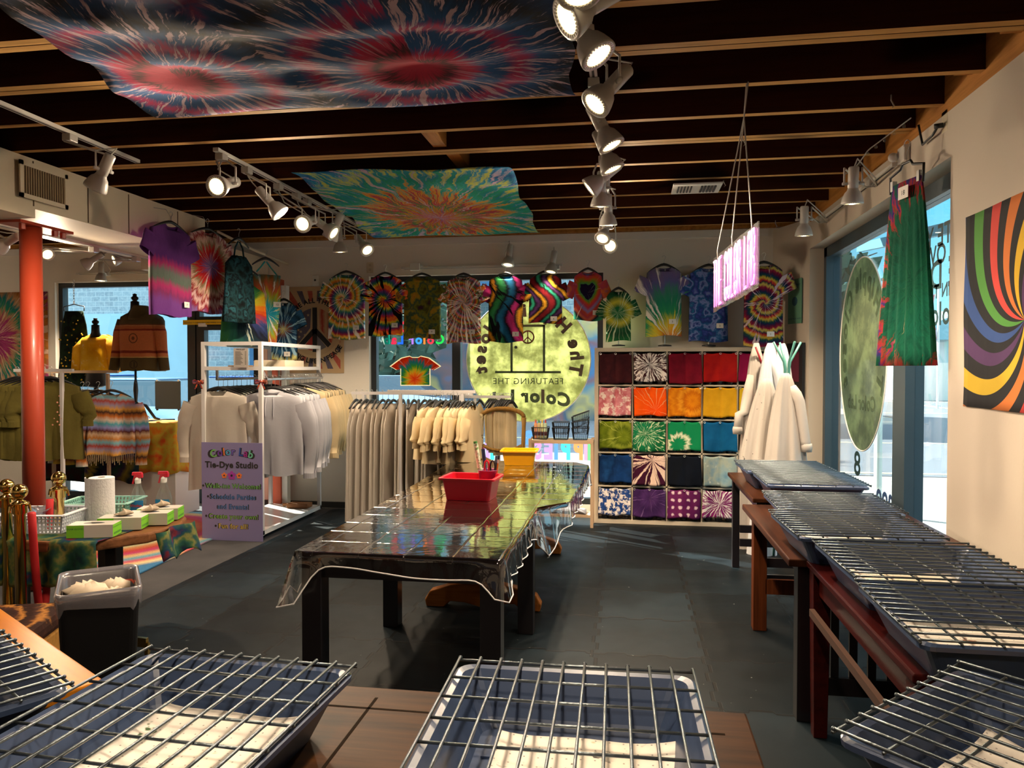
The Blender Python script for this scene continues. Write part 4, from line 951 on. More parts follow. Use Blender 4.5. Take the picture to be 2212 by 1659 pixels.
def basket(label, c, w, d, h, m, rz):
    t = thing('plastic_basket', label, 'basket', c, rz); b = MB(); wm = .07
    nx, ny, nz = int(w/.022), int(d/.022), max(4, int(h/.019))
    for (L, n, f) in ((w, nx, lambda s, z, k: (s*(w*(.9+.1*z/h)), k*(d/2*(.88+.12*z/h)), z)), (d, ny, lambda s, z, k: (k*(w/2*(.9+.1*z/h)), s*d*(.88+.12*z/h), z))):
        for k in (-1, 1):
            for i in range(n+1): s = i/n-.5; b.bar(f(s, 0, k), f(s, h, k), .011, .004, up=(0, 1, 0))
            for j in range(nz+1): z = h*j/nz; b.bar(f(-.5, z, k), f(.5, z, k), .004, .009)
    build('lattice', b, m, t); b = MB(); e = .012
    rim = [(-w/2-e, -d/2-e), (w/2+e, -d/2-e), (w/2+e, d/2+e), (-w/2-e, d/2+e)]
    for a, c_ in zip(rim, rim[1:]+rim[:1]): b.bar((a[0], a[1], h), (c_[0], c_[1], h), .022, .007)
    build('rim', b, m, t, bev=.002); build('base', MB().box((-w*.45, -d*.44, 0), (w*.45, d*.44, .005)), m, t)
    return t
bw = mat('basket_white', '#d6dbe6', .5); bg_m = mat('basket_mint', '#86b7ae', .5)
basket('white perforated plastic basket at the front left of the slab table', (-3.33, 3.80, ZI), .36, .27, .105, bw, R(10)); basket('mint perforated plastic basket behind the paper towel roll', (-3.30, 4.24, ZI), .40, .27, .09, bg_m, R(12))
b = MB(); b.grid(lambda u, v: (-.12+u*.2+.02*math.sin(v*7), -.09+.2*v, .112+.03*math.sin(u*7)*math.sin(v*5)), 12, 12); o = build('plastic_bag', b, lin, None, smooth=True, sol=.001); o.location = (-3.36, 3.80, ZI-.0); tag(o, 'clear crumpled plastic bag lying in the white basket', 'bag')
t = thing('paper_towel_roll', 'white paper towel roll standing on the slab table', 'paper towel', (-3.10, 3.98, ZI))
pt = mat('paper_towel', (.66, .66, .68), .9, bmp=.5, bs=70); b = MB().lathe([(.070, 0), (.070, .278), (.066, .281), (.021, .281), (.0205, .26)], n=40, capt=True); build('roll', b, pt, t, smooth=False)
b = MB(); b.grid(lambda u, v: ((.071+.03*u)*math.cos(-1.9-u*1.2), (.071+.03*u)*math.sin(-1.9-u*1.2), .28*v*(1-.0*u)), 8, 2); build('loose_sheet', b, pt, t, sol=.001)
build('core', MB().lathe([(.0203, .255), (.0203, .2815), (.019, .2815), (.019, .255)], n=24, capb=False, capt=False), mat('cardboard', '#8a6a4c', .8), t)
pet = glassy('clear_plastic', (.9, .94, .95), 1.45, .03, 1.3, .04, dif=.05)
def spray(label, x, y, rz, lv):
    t = thing('spray_bottle', label, 'bottle', (x, y, ZI), rz)
    build('bottle', MB().lathe([(.040, 0), (.046, .01), (.047, .10), (.040, .13), (.022, .175), (.016, .20), (.016, .21)], n=24, M=Matrix.Diagonal(Vector((1.1, .65, 1)))), pet, t, smooth=True)
    build('liquid', MB().lathe([(.042, .004), (.044, lv)], n=20, M=Matrix.Diagonal(Vector((1.1, .65, 1)))), glassy('blue_liquid', (.35, .65, .70), 1.33, .0, 1), t)
    build('neck', MB().lathe([(.017, .20), (.019, .225), (.012, .24)], n=16), wh, t)
    b = MB().box((-.022, -.012, .235), (.03, .012, .262)).hexa([(-.036, -.011, .25), (.03, -.011, .25), (.03, .011, .25), (-.036, .011, .25), (-.034, -.009, .272), (.026, -.009, .272), (.026, .009, .272), (-.034, .009, .272)])
    b.bar((-.02, 0, .245), (-.034, 0, .195), .012, .006, up=(0, 1, 0)); build('trigger_head', b, redp, t, bev=.004)
    lb = build('label_panel', MB().grid and (lambda b_: (b_.grid(lambda u, v: (-.045+.09*u, -.0315+.006*(2*u-1)**2-.0, .025+.07*v), 8, 2), b_)[1])(MB()), mat('label_blue', '#1f7fc0', .4), t, sol=.001)
    b = MB(); text(b, 'Windex', .024, lambda a, c_: (a, -.0335, .055+c_), bold=.03); build('lettering', b, mat('label_red', '#d23a3a', .5), lb)
    b = MB(); b.box((-.03, -.034, .048), (.03, -.0336, .077)); 
spray('clear spray bottle with red trigger, the left one of two on the slab table', -3.07, 4.27, R(8), .035); spray('clear spray bottle with red trigger, the right one of two on the slab table', -2.93, 4.33, R(8), .0351)
lime = mat('box_lime', '#76c22c', .5); boxw = mat('box_white', '#c9c2ba', .6); limed = mat('box_olive', '#7f9438', .5)
def glovebox(label, x, y, rz, glove=True, z=ZI):
    t = thing('glove_box', label, 'box', (x, y, z), rz); b = MB()
    for a0, a1 in ((-.12, -.05),): pass
    b.box((-.12, -.06, 0), (.0, .06, .07)); o = build('box', MB().box((-.12, -.06, 0), (.12, .06, .07)), boxw, t, bev=.001)
    build('green_end', MB().box((.1201, -.0595, .001), (.1206, .0595, .069)).box((-.12, -.0606, .001), (-.03, -.0601, .069)).box((-.12, .0601, .001), (.12, .0606, .069)), lime, t)
    build('opening', MB().lathe([(.001, .0701), (.04, .0703)], n=24, M=Matrix.Diagonal(Vector((1.4, .55, 1)))), bk, t)
    b = MB(); text(b, 'POWDER-FREE VINYL GLOVES', .009, lambda a, c_: (.1211, a, .05+c_), bold=.01); text(b, 'EXAM GLOVES', .013, lambda a, c_: (-.075+a, -.0611, .045+c_), bold=.02)
    for i in range(6): b.box((.1207, -.045+i*.016, .012), (.121, -.034+i*.016, .024))
    build('print', b, gr, t)
    if glove:
        b = MB(); b.grid(lambda u, v: (.045*math.sin(PI*v)*math.cos(2*PI*u)*(1+.4*math.sin(6*PI*u)), .022*math.sin(PI*v)*math.sin(2*PI*u), .068+.032*(1-v)*(1+.5*math.sin(9*u))), 20, 8); build('glove', b, mat('latex', '#bfae98', .6), t, smooth=True)
for (l, x, y, g) in (('green and white glove box closest to the camera, at the front of the slab table', -2.93, 3.70, False), ('green and white glove box behind the closest one, a glove poking out', -2.90, 3.90, True), ('green and white glove box third from the front, beside the spray bottles', -2.83, 4.04, True), ('green and white glove box at the back, right in front of the spray bottles', -2.86, 4.19, True)):
    glovebox(l, x, y, R(16), g)
# stanchions
brass = mat('polished_brass', (.72, .50, .16), .12, 1.0)
def stan(label, px_, py_):
    p = AZ(px_, py_, .97); t = thing('rope_stanchion', label, 'stanchion', (p.x, p.y, 0))
    build('base', MB().lathe([(.16, .013), (.16, .02), (.05, .045), (.025, .06)], n=28), brass, t, smooth=True)
    build('pole', MB().lathe([(.027, .05), (.027, .85), (.036, .86), (.036, .90), (.042, .905), (.042, .915), (.018, .925), (.016, .94)], n=24), brass, t, smooth=True)
    build('ball_top', MB().ball((0, 0, .97), .040, 24), brass, t, smooth=True)
    b = MB()
    for a in (0, PI/2, PI, 1.5*PI): b.tube([(.035*math.cos(a), .035*math.sin(a), .90), (.06*math.cos(a), .06*math.sin(a), .90), (.065*math.cos(a), .065*math.sin(a), .87)], .006, 6)
    build('hooks', b, brass, t); return p
s1 = stan('brass ball-topped stanchion at the very left edge, behind its neighbour', 14, 1050); s2 = stan('brass ball-topped stanchion second from the left edge', 42, 1062); s3 = stan('brass ball-topped stanchion behind the mint basket, right of the red column', 127, 1033)
velv = mat('red_velvet', '#a80f16', .8)
def rope(label, a, b_, dip, z0=.86):
    b = MB(); pts = []
    for i in range(21): u = i/20; pts.append(Vector((a.x+(b_.x-a.x)*u, a.y+(b_.y-a.y)*u, z0-dip*4*u*(1-u))))
    b.tube(pts, .02, 12); tag(build('velvet_rope', b, velv, smooth=True), label, 'rope')
rope('red velvet rope looping low under the slab table', s2+Vector((.07, -.0, 0)), s3+Vector((0, -.07, 0)), .62); s4 = s1+Vector((-.96, -.5, 0)); dup([o for o in col.objects if o.name == 'rope_stanchion'][0], (s4.x-.0, s4.y, 0), label='brass ball-topped stanchion holding the far end of the left velvet rope')
rope('red velvet rope at the left edge beside the white basket', s1+Vector((-.06, -.05, 0)), s1+Vector((-.9, -.5, 0)), .3, .88)
# ottoman chest
p = AZ(60, 1360, .42); t = thing('storage_ottoman', 'brown patterned upholstered storage ottoman at the lower left behind the honey table', 'ottoman', (-3.02, 2.86, 0), R(18))
build('trunk', MB().box((-.42, -.28, .03), (.42, .28, .38)), wood('ottoman_oak', '#5a3c1c', '#9a7038', 0, .6, .5), t, bev=.01)
build('cushion', MB().box((-.43, -.29, .381), (.43, .29, .47)), tie('ottoman_fabric', ['#2b1712', '#3c2018', '#a06a30', '#2b1712'], 'rings', freq=9, white=.0, warp=.25, nr=3, ax='XY'), t, bev=.03)
b = MB()
for x in (-.40, .30): b.box((x, -.288, .06), (x+.1, -.281, .36))
build('corner_panels', b, slab_w, t)
q = AZ(318, 1388, .12); b = MB().bar(q+Vector((-.2, .02, 0)), q, .02, .05).bar(q, q+Vector((.0, 0, -.10)), .02, .02)
tag(build('metal_bracket', b, brass), 'small dark metal bracket foot sticking out right of the trash can', 'bracket')
# rug
m, t_, p_ = newmat('rainbow_rug'); x, y, z = objc(t_); n = noise(t_, None, 5, 2)
a = x*1.0+(n-.5)*.06; b_ = (y-.1)*.75+(n-.5)*.06; r_ = (a*a+b_*b_)**.5
cc = ramp(t_, r_*.92, ['#2b4a5e', '#5a9cc8', '#8cc4e0', '#3f7d9c', '#d8cfa0', '#d8cfa0', '#d0824a', '#c03a2c', '#b8306a', '#d8b070', '#4f9cb0', '#c84a60', '#e0c890', '#2f6f9c'], 'LINEAR'); cc = mix(t_, noise(t_, None, 160, 2).step(.35, .7)*.35, cc, '#1d1d22')
t_.links.new(cc, p_.inputs['Base Color']); p_.inputs['Roughness'].default_value = .95; bump(t_, p_, noise(t_, None, 160, 2), .006, .6)
o = build('rug', MB().box((-.85, -1.25, .001), (.85, 1.25, .016)), m, bev=.004); o.location = (-4.70, 6.35, 0); o.rotation_euler = (0, 0, R(4)); tag(o, 'shaggy multicoloured rug with concentric bands on the grey carpet', 'rug')
# ================================================================== GARMENTS
wood_h = mat('hanger_black', (.012, .012, .013), .4); wire = mat('hook_wire', (.55, .55, .55), .3, .9)
tagm = mat('tag_card', (.78, .76, .72), .7); ink = mat('tag_ink', (.02, .02, .02), .6)
def body_mb(w, h, d=.055, flare=.04, neck=.085, fold=.012, seed=0, dip=.07, n=36, sh=.055):
    q = random.Random(seed); ph = [q.uniform(0, 6) for _ in range(4)]; b = MB(); N = 14
    lv = [(0, neck, .6), (-sh*.45, neck+(w/2-neck)*.5, .7), (-sh, w/2*.98, .75)]+[(-sh-(h-sh)*i/N, w/2*(1+flare*i/N), 1) for i in range(1, N+1)]
    rings = []
    for k, (z, hw, dd) in enumerate(lv):
        f = max(0, (-z-sh)/h); r = []
        for j in range(n):
            a = 2*PI*j/n; c, s = math.cos(a), math.sin(a); sc_ = 1 if abs(s) < 1e-9 else (abs(s)**.7)*(1 if s > 0 else -1)
            x = c*hw; y = sc_*d/2*dd+fold*(math.sin(x*26+ph[0]+z*3)+.6*math.sin(x*47+ph[1]-z*5))*f
            zz = z-(dip*(1-(c)**2)*(1 if s < 0 else .25) if k == 0 else (dip*.25*(1-c*c)*(s < 0) if k == 1 else 0))
            if k == len(lv)-1: zz += .010*math.sin(x*17+ph[2])
            r.append(b.av((x, y, zz)))
        rings.append(r)
    for A, B in zip(rings, rings[1:]):
        for j in range(n): b.face((A[j], B[j], B[(j+1) % n], A[(j+1) % n]))
    return b
def sleeve_mb(w, s, L, drop, r0=.095, r1=.085, sh=.055, seg=6, seed=0):
    b = MB(); a = Vector((s*w*.47, 0, -sh-.065)); e_ = Vector((s*(w*.47+L), 0, -sh-.065-drop)); d = (e_-a).normalized(); nrm = Vector((-d.z*s, 0, d.x*s)); rings = []
    for k in range(seg+1):
        u = k/seg; p = a+(e_-a)*u; r = r0+(r1-r0)*u; rg = []
        for j in range(16):
            t_ = 2*PI*j/16; rg.append(b.av(p+nrm*math.cos(t_)*r+Vector((0, math.sin(t_)*.026*(1+.3*math.sin(u*9+seed)), 0))))
        rings.append(rg)
    for A, B in zip(rings, rings[1:]):
        for j in range(16): b.face((A[j], A[(j+1) % 16], B[(j+1) % 16], B[j]))
    b.face(rings[0]); return b
def hanger_mb(w, z=-.012):
    b = MB(); pts = [(w*.46*u, 0, z+.045-.075*abs(u)**1.5) for u in [i/6-1 for i in range(13)]]; b.tube(pts, [.007+.008*(1-abs(i/6-1)) for i in range(13)], 8); return b
def hook_mb(z=.03, r=.017, up=.06):
    return MB().tube([(0, 0, z), (0, 0, z+up-.02)]+[(r*math.sin(a), 0, z+up+r-r*math.cos(a)) for a in [i*PI/6 for i in range(1, 10)]], .0022, 6)
def make_hanger(loc, rz, w, label, group='black hangers of the display shirts', up=.06, wires=None):
    t = thing('clothes_hanger', label, 'hanger', loc, rz, group); build('shoulder_bar', hanger_mb(w), wood_h, t, smooth=True); build('hook', hook_mb(up=up), wire, t, smooth=True); return t
def numtag(t, x, z, y, num, s=.05):
    g = build('number_tag', MB().box((x-s*.7, y-.002, z-s/2), (x+s*.7, y, z+s/2)), tagm, t)
    b = MB(); text(b, num, s*.55, lambda a, c_: (x+a, y-.0028, z-s*.2+c_), bold=.01); build('numeral', b, ink, g)
def shirt(label, cx, yt, yb, x0, x1, Y, m, num=None, nx=None, ny=None, rz=0, sl='short', sm=None, hl=None, dip=.07, tilt=0, hang=True, neck=.085, X=None, seed=0, sleeve=True, L=None, flare=.05):
    """px: centre, neck height, hem height, body sides, at depth Y (or on plane X)"""
    at = (lambda a, b_: AX(a, b_, X)) if X is not None else (lambda a, b_: AY(a, b_, Y))
    P = at(cx, yt); B_ = at(cx, yb); h = P.z-B_.z; w = abs(at(x1, yt).x-at(x0, yt).x) if X is None else (x1-x0)
    t = thing('tie_dye_shirt', label, 'shirt', P, rz); w_ = w
    build('body', body_mb(w_, h, neck=min(neck, w_*.24), dip=dip, seed=seed, flare=flare), m, t, smooth=True)
    if sleeve:
        for s in (-1, 1): build('sleeve', sleeve_mb(w_, s, L or .075, .15, h*.125, h*.105, seed=s+seed), sm or m, t, smooth=True)
    build('collar', MB().tube([(math.cos(a)*min(neck, w_*.24), math.sin(a)*.055/2*.62, -(dip*(1-math.cos(a)**2)*(1 if math.sin(a) < 0 else .25))) for a in [2*PI*i/28 for i in range(28)]], .005, 6, closed=True), sm or m, t, smooth=True)
    if num:
        if X is None:
            q = AY(nx, ny, Y); lx = (q.x-P.x)*math.cos(rz); numtag(t, lx, q.z-P.z, -.043, num)
        else: numtag(t, w_*.28, -h*.86, -.043, num)
    if hang: make_hanger(P+Vector((0, 0, -.005)), rz, w_*.95, hl or ('black hanger of the '+' '.join(label.replace('shirt with ', '').replace('shirt', '').split(',')[0].split()[:8])+' shirt'))
    return t, P, w_, h
YS = 7.93
rb = ['#e8d84a', '#e89a2a', '#b0243a', '#3a2a60', '#1f5a78', '#2a8a5a']
shirt('pale shirt with orange and teal spiral, leftmost along the rear wall, tag 11', 748, 592, 733, 711, 786, YS, tie('pale_spiral', ['#e07a20', '#d8c050', '#3a8a6a', '#2f5a80', '#5a2a60', '#b02a40', '#e0b040', '#2a6a4a'], c=(-.02, -.27), freq=5.2, twist=1.0, white=.40, nr=8, rs=3), '11', 772, 708, seed=1)
shirt('rainbow spiral shirt with black rays, second along the rear wall, tag 10', 832, 595, 725, 798, 867, YS, tie('black_ray_spiral', ['#e8602a', '#e8c82a', '#2f7a4a', '#2a4a78', '#6a3a80', '#c82a3a', '#e8742a'], c=(.0, -.27), freq=6.5, twist=1, white=.18, nr=9, black=.42, rs=2), '10', 855, 703, seed=2)
shirt('olive and brown crumpled shirt, third along the rear wall, tag 9', 911, 597, 731, 873, 950, YS, tie('olive_crumple', ['#3a2030', '#4a4a1c', '#6a6a22', '#2a4a3c', '#8a7a20', '#b07a20', '#3a2438'], 'blotch', freq=7, white=.12), '9', 935, 717, seed=3)
shirt('fine pink and teal spiral shirt, fourth along the rear wall, tag 8', 1001, 597, 741, 966, 1037, YS, tie('fine_spiral', ['#b86aa0', '#d8782a', '#1f6a58', '#b02038', '#d89a2a', '#2a6a4a', '#a82a3a', '#1f5a58'], c=(0, -.29), freq=7.0, twist=2, white=.42, nr=14, rs=3, sharp=.05), '8', 1021, 717, sm=tie('sleeve_red', ['#c83020', '#d87a20', '#2a6a40', '#a82030'], 'blotch', freq=9), seed=4)
shirt('shirt with wavy rainbow vertical stripes, fifth along the rear wall, tag 7', 1092, 595, 739, 1056, 1128, YS, tie('wavy_stripes', ['#c02a70', '#181420', '#e09a20', '#181420', '#2a7a3a', '#2a7a4a', '#181420', '#1f6a90', '#1a5a88', '#181420', '#c8388a'], 'vstripe', c=(-.25, 0), freq=2.6, twist=.16, white=.22, black=.30), '7', 1115, 722, seed=5)
shirt('black shirt with red and turquoise serpentine bands, sixth along the rear wall, tag 6', 1178, 592, 698, 1143, 1212, YS, tie('serpentine', ['#e8a82a', '#141018', '#7a1820', '#7a1820', '#141018', '#2a9a7a', '#141018', '#5a3068', '#141018'], 'wave', c=(-.12, .4), freq=3.6, white=.0, black=.14), '6', 1197, 689, seed=6)
shirt('green shirt with dark purple heart and coral sleeves, tag 5', 1270, 586, 692, 1240, 1300, YS, tie('heart_green', ['#1c1030', '#2a7a5a', '#1f8a70', '#6a9a2a', '#d8502a', '#c83a5a', '#8a8ac8', '#c84a30', '#b03a50', '#c86a4a'], 'heart', c=(0, -.23), freq=3.0, white=.14, nr=9), '5', 1288, 676, sm=tie('coral_sleeve', ['#c84a38', '#b8405a', '#d8703a', '#8a5a90'], 'blotch', freq=8, white=.2), seed=7)
shirt('small green sunburst shirt with yellow ring on a stand', 1336, 628, 737, 1309, 1361, 7.85, tie('sunburst', ['#1f6a3a', '#1f6a3a', '#c8c03a', '#1f5a34', '#1c4a2c', '#246a3a', '#3a7a3a', '#1c5030'], 'sun', c=(0, -.23), freq=2.2, white=.36, nr=15, wcol='#c8d8b0'), None, seed=8)
shirt('teal, violet and gold fountain shirt on the shelf stand, tag 3', 1434, 577, 726, 1397, 1472, 7.9, tie('fountain', ['#b03050', '#e09a20', '#d8c83a', '#2a8a5a', '#1f7a60', '#3a7a6a', '#5a5a90', '#6a5a88', '#6a6a80'], 'rings', c=(.08, -.78), freq=1.15, white=.38, nr=9, rs=1), '3', 1452, 695, seed=9)
shirt('blue and violet cloudy shirt behind the neon sign, tag 2', 1531, 578, 738, 1492, 1574, 7.9, tie('cloudy_blue', ['#6a78b8', '#3a4aa0', '#26387a', '#1f5a90', '#7a8ac8', '#2a3a80', '#1f6a98'], 'blotch', freq=9, white=.2, wcol='#8a9ad0'), '2', 1554, 704, seed=10)
shirt('dark rainbow spiral shirt at the right corner of the rear wall, tag 1', 1650, 572, 748, 1608, 1690, 7.62, tie('corner_spiral', ['#c8b050', '#14203c', '#b83028', '#c8a83a', '#1f4a38', '#18224a', '#5a1430', '#8a1a38'], c=(.0, -.38), freq=5.6, twist=1, white=.30, nr=9, rs=3, wcol='#c8b0b8'), '1', 1663, 722, seed=11)
shirt('navy and white shirt with a brown flower motif on a stand over the white rack', 613, 652, 778, 588, 640, 7.55, tie('navy_flower', ['#c8c070', '#6a3a38', '#14304c', '#1c4468', '#10283f', '#2a5a80', '#14304a'], 'rings', c=(0, -.3), freq=3.0, white=.34, nr=7, wcol='#8ab0c8'), '13', 624, 765, seed=12)
# stands under shelf-top shirts
for (x, y0, y1, Y, l) in ((1336, 733, 748, 7.86, 'green sunburst'), (1436, 720, 748, 7.9, 'fountain'), (1531, 730, 748, 7.9, 'cloudy blue'), (612, 772, 799, 7.55, 'navy flower')):
    q = AY(x, y1, Y); z = max(q.z, 1.832) if x > 1000 else 1.618; t = thing('shirt_stand', 'chrome t-stand holding the '+l+' shirt', 'stand', (q.x, Y, z)); top_ = {'green sunburst': AY(x, 628, Y).z, 'fountain': AY(x, 577, Y).z, 'cloudy blue': AY(x, 578, Y).z, 'navy flower': AY(x, 652, Y).z}[l]
    build('base', MB().lathe([(.07, 0), (.07, .012), (.02, .02)], n=20), bk, t); build('rod', MB().cyl((0, 0, .02), (0, 0, top_-z-.02), .006), wire, t)
# shirts hung along the duct, turned sideways
XD = -3.93
def duct(px_, yt, yb): return AX(px_, yt, XD), AX(px_, yb, XD)
a, c_ = duct(370, 487, 683)
shirt('long purple shirt with pink and green band, hanging high on the duct, tag 17', 370, 487, 683, 0, .50, None, tie('purple_band', ['#5c2f72', '#64347a', '#6a3a80', '#5f3078', '#64347a', '#6a3a80', '#7a3060', '#a83068', '#5a6a60', '#6a706c', '#a83068', '#5f3078', '#64347a', '#5c2f72', '#64347a', '#6a3a80', '#5f3078'], 'stripe', c=(0, -.98), freq=.95, white=.12, wcol='#b890b8'), '17', rz=R(86), X=XD, seed=13)
shirt('red and white shirt with peace-sign burst hanging on the duct, tag 16', 449, 500, 676, 0, .50, None, tie('red_peace_burst', ['#7a5a90', '#7a5a98', '#b8202a', '#c82a2a', '#8a7a58', '#d8b0a0', '#8a1520', '#d8b8b8', '#8a1824'], 'rings', c=(0, -.33), freq=2.2, white=.30, nr=8, wcol='#e0c8c8'), '16', rz=R(80), X=XD, seed=14)
for px_, yt in ((370, 487), (449, 500)):
    p = AX(px_, yt, XD); build('hanging_hook', MB().tube([p+Vector((0, 0, .07)), p+Vector((-.05, 0, .14)), p+Vector((-.165, 0, .16))], .003, 6), wire)
    o = bpy.context.scene.objects[-1] if False else col.objects[-1]; tag(o, 'wire hook on the duct above the '+('purple' if px_ == 370 else 'red and white')+' shirt', 'hook')
def dress(label, name, cat, cx, yt, yb, w, m, Y, rz, topw=.16, h_lab='hanger', flare=.25):
    P = AY(cx, yt, Y); B_ = AY(cx, yb, Y); h = P.z-B_.z; t = thing(name, label, cat, P, rz); b = MB(); n = 28
    lv = [(-.14, topw*.5), (-.22, w*.42), (-.34, w*.44)]+[(-.34-(h-.34)*i/6, w*.44*(1+flare*i/6)) for i in range(1, 7)]; rings = []
    for z, hw in lv: rings.append([b.av((hw*math.cos(2*PI*j/n), (.03+.02*(-z))*math.sin(2*PI*j/n)+.012*math.sin(j*2.1+z*4), z)) for j in range(n)])
    for A, B in zip(rings, rings[1:]):
        for j in range(n): b.face((A[j], B[j], B[(j+1) % n], A[(j+1) % n]))
    build('body', b, m, t, smooth=True, sol=.002)
    for s in (-1, 1): build('strap', MB().tube([(s*topw*.42, 0, -.15), (s*.05, 0, -.06), (s*.008, 0, .0)], .008, 6), m, t)
    make_hanger(P, rz, .3, 'hanger carrying the '+label.split(',')[0]); return t
dress('dark teal and black halter dress, hanging beyond the red and white shirt', 'halter_dress', 'dress', 516, 522, 697, .40, tie('dark_teal', ['#06080a', '#0c1a1c', '#1a3a40', '#0a0c10', '#24505a', '#100c14'], 'blotch', freq=8, white=0), 6.6, R(78))
dress('rainbow spiral dress seen below the dark halter dress', 'tie_dye_dress', 'dress', 527, 585, 748, .46, tie('rainbow_dress', ['#1a1c28', '#22404a', '#2a6a5a', '#3a7a3a', '#c8c030', '#e08020', '#d03a20', '#3a4a80'], 'fan', c=(-.05, -.35), freq=2, twist=.5, white=.2, nr=6, wcol='#c8d0c0'), 6.95, R(35), flare=.15)
t = dress('turquoise and lime halter top hanging near the square column', 'halter_blouse', 'top', 574, 565, 745, .34, tie('turquoise_halter', ['#1f90b0', '#2aa8b8', '#a8b830', '#c85a3a', '#8a6a3a', '#2aa0a0', '#1f90a8'], 'rings', c=(0, -.55), freq=1.5, white=.25, nr=7), 7.3, R(40), topw=.30, flare=-.3)
numtag(t, .10, -.45, -.06, '12', .055)
# curtain rod beyond the duct
a = AY(470, 500, 7.0); c_ = AY(622, 570, YB-.02); b = MB().tube([a, (a+c_)/2+Vector((0, 0, -.02)), c_], .014, 8); tag(build('curtain_rod', b, cream, smooth=True), 'cream rod running from the duct to the rear wall', 'rod')
# skirt on the right wall
P = AX(1958, 392, 1.60); Bz = AX(1958, 790, 1.60).z; h = P.z-Bz; t = thing('long_skirt', 'green, red and purple pleated skirt clipped to a hanger on the right wall', 'skirt', P, R(-78)); b = MB(); n = 60
for_ = []
for k in range(13):
    f = k/12; hw = .145+.13*f**.8; for_.append([b.av((hw*math.cos(2*PI*j/n)*(1+.03*math.sin(j*1.1)), (.018+.035*f)*math.sin(2*PI*j/n)+.014*f*math.sin(j*1.9), -h*f)) for j in range(n)])
for A, B in zip(for_, for_[1:]):
    for j in range(n): b.face((A[j], B[j], B[(j+1) % n], A[(j+1) % n]))
build('skirt', b, tie('green_skirt', ['#0f4636', '#156044', '#0f5540', '#12604a', '#0f4c3a', '#156048', '#124f3c', '#a83430', '#3a2878', '#125a40', '#0f5540', '#14604a', '#104a38', '#12604a', '#0f5540', '#125a42'], 'rings', c=(.12, -.60), freq=1.25, white=.06, warp=.1, rs=3, sq=.62, wcol='#b0a070'), t, smooth=True, sol=.002)
numtag(t, .045, -.075, -.045, '18', .07)
t = thing('clip_hanger', 'black clip hanger holding the green skirt', 'hanger', P+Vector((0, 0, .0)), R(-78))
build('frame', MB().tube([(-.16, 0, -.04), (-.165, 0, .06), (-.06, 0, .085), (-.04, 0, .11), (.04, 0, .11), (.06, 0, .085), (.165, 0, .06), (.16, 0, -.04)], .008, 8), wood_h, t, smooth=True); build('hook', hook_mb(.11, .03, .07), wire, t)
for s in (-1, 1): build('clip', MB().box((s*.13-.012, -.014, -.03), (s*.13+.012, .014, .03)).cyl((s*.16, 0, .01), (s*.13, 0, .01), .003), wire, t)
build('crossbar', MB().cyl((-.155, 0, .0), (.155, 0, .0), .003), wire, t)
# ================================================================== WALL TEXTILES
m, t_, p_ = newmat('black_rainbow_swirl'); x, y, z = objc(t_); r_ = (y*y+z*z)**.5; th = z.op('ARCTAN2', y)
f = (th/(2*PI)*1.0+r_*.055+ .02).fract()*2
cols = ['#2a4a86', '#4a8a3a', '#c8403a', '#c87030', '#c8a828', '#4a2a58', '#2a4a86', '#4a8a3a', '#c8403a', '#c87030', '#d0a820', '#4a2a58', '#2a4a86', '#4a8a3a', '#c8403a', '#c8a828']
ff = (th/(2*PI)+.5-r_*.26).fract()*16
n = t_.nodes.new('ShaderNodeValToRGB'); n.color_ramp.interpolation = 'CONSTANT'; t_.links.new((ff/16).k, n.inputs[0])
n.color_ramp.elements[0].color = c4(cols[0]); n.color_ramp.elements[1].position = 1/16; n.color_ramp.elements[1].color = c4(cols[1])
for i in range(2, 16): e = n.color_ramp.elements.new(i/16); e.color = c4(cols[i])
cc = mix(t_, ff.fract().gt(.52), n.outputs[0], '#0c0d14'); t_.links.new(cc, p_.inputs['Base Color']); p_.inputs['Roughness'].default_value = .85; bump(t_, p_, noise(t_, None, 5, 2), .02, .3)
a = AX(2087, 470, XR-.01); d_ = AX(2087, 878, XR-.01); Wf = 1.45
o = build('wall_tapestry', (lambda b: (b.grid(lambda u, v: (.004*math.sin(u*14)+.003*math.sin(v*9), (.60-Wf*u), (a.z-d_.z)*(v-.42)), 30, 20), b)[1])(MB()), m, smooth=True, sol=.003)
o.location = (XR-.012, a.y-.60, d_.z+(a.z-d_.z)*.42); tag(o, 'black tapestry with curved rainbow stripes on the beige right wall', 'tapestry')
# left tapestry
a = AY(102, 620, YB-.01); c_ = AY(102, 838, YB-.01)
m = tie('pink_tapestry', ['#8a2a60', '#7a2a58', '#a03a70', '#8a2a60', '#b08060', '#1f7a58', '#1f6a70', '#b08a60', '#a0602a', '#a86a2a', '#8a5a20'], 'rings', c=(-.75, .0), freq=1.15, white=.34, nr=12, wcol='#c8a890')
o = build('wall_tapestry', (lambda b: (b.grid(lambda u, v: (-1.5*(1-u), .004*math.sin(u*20), (v-.5)*1.12), 20, 10), b)[1])(MB()), m, smooth=True, sol=.003); o.location = (a.x, YB-.012, (a.z+c_.z)/2); tag(o, 'magenta and green tie-dye tapestry on the rear wall behind the red column', 'tapestry')
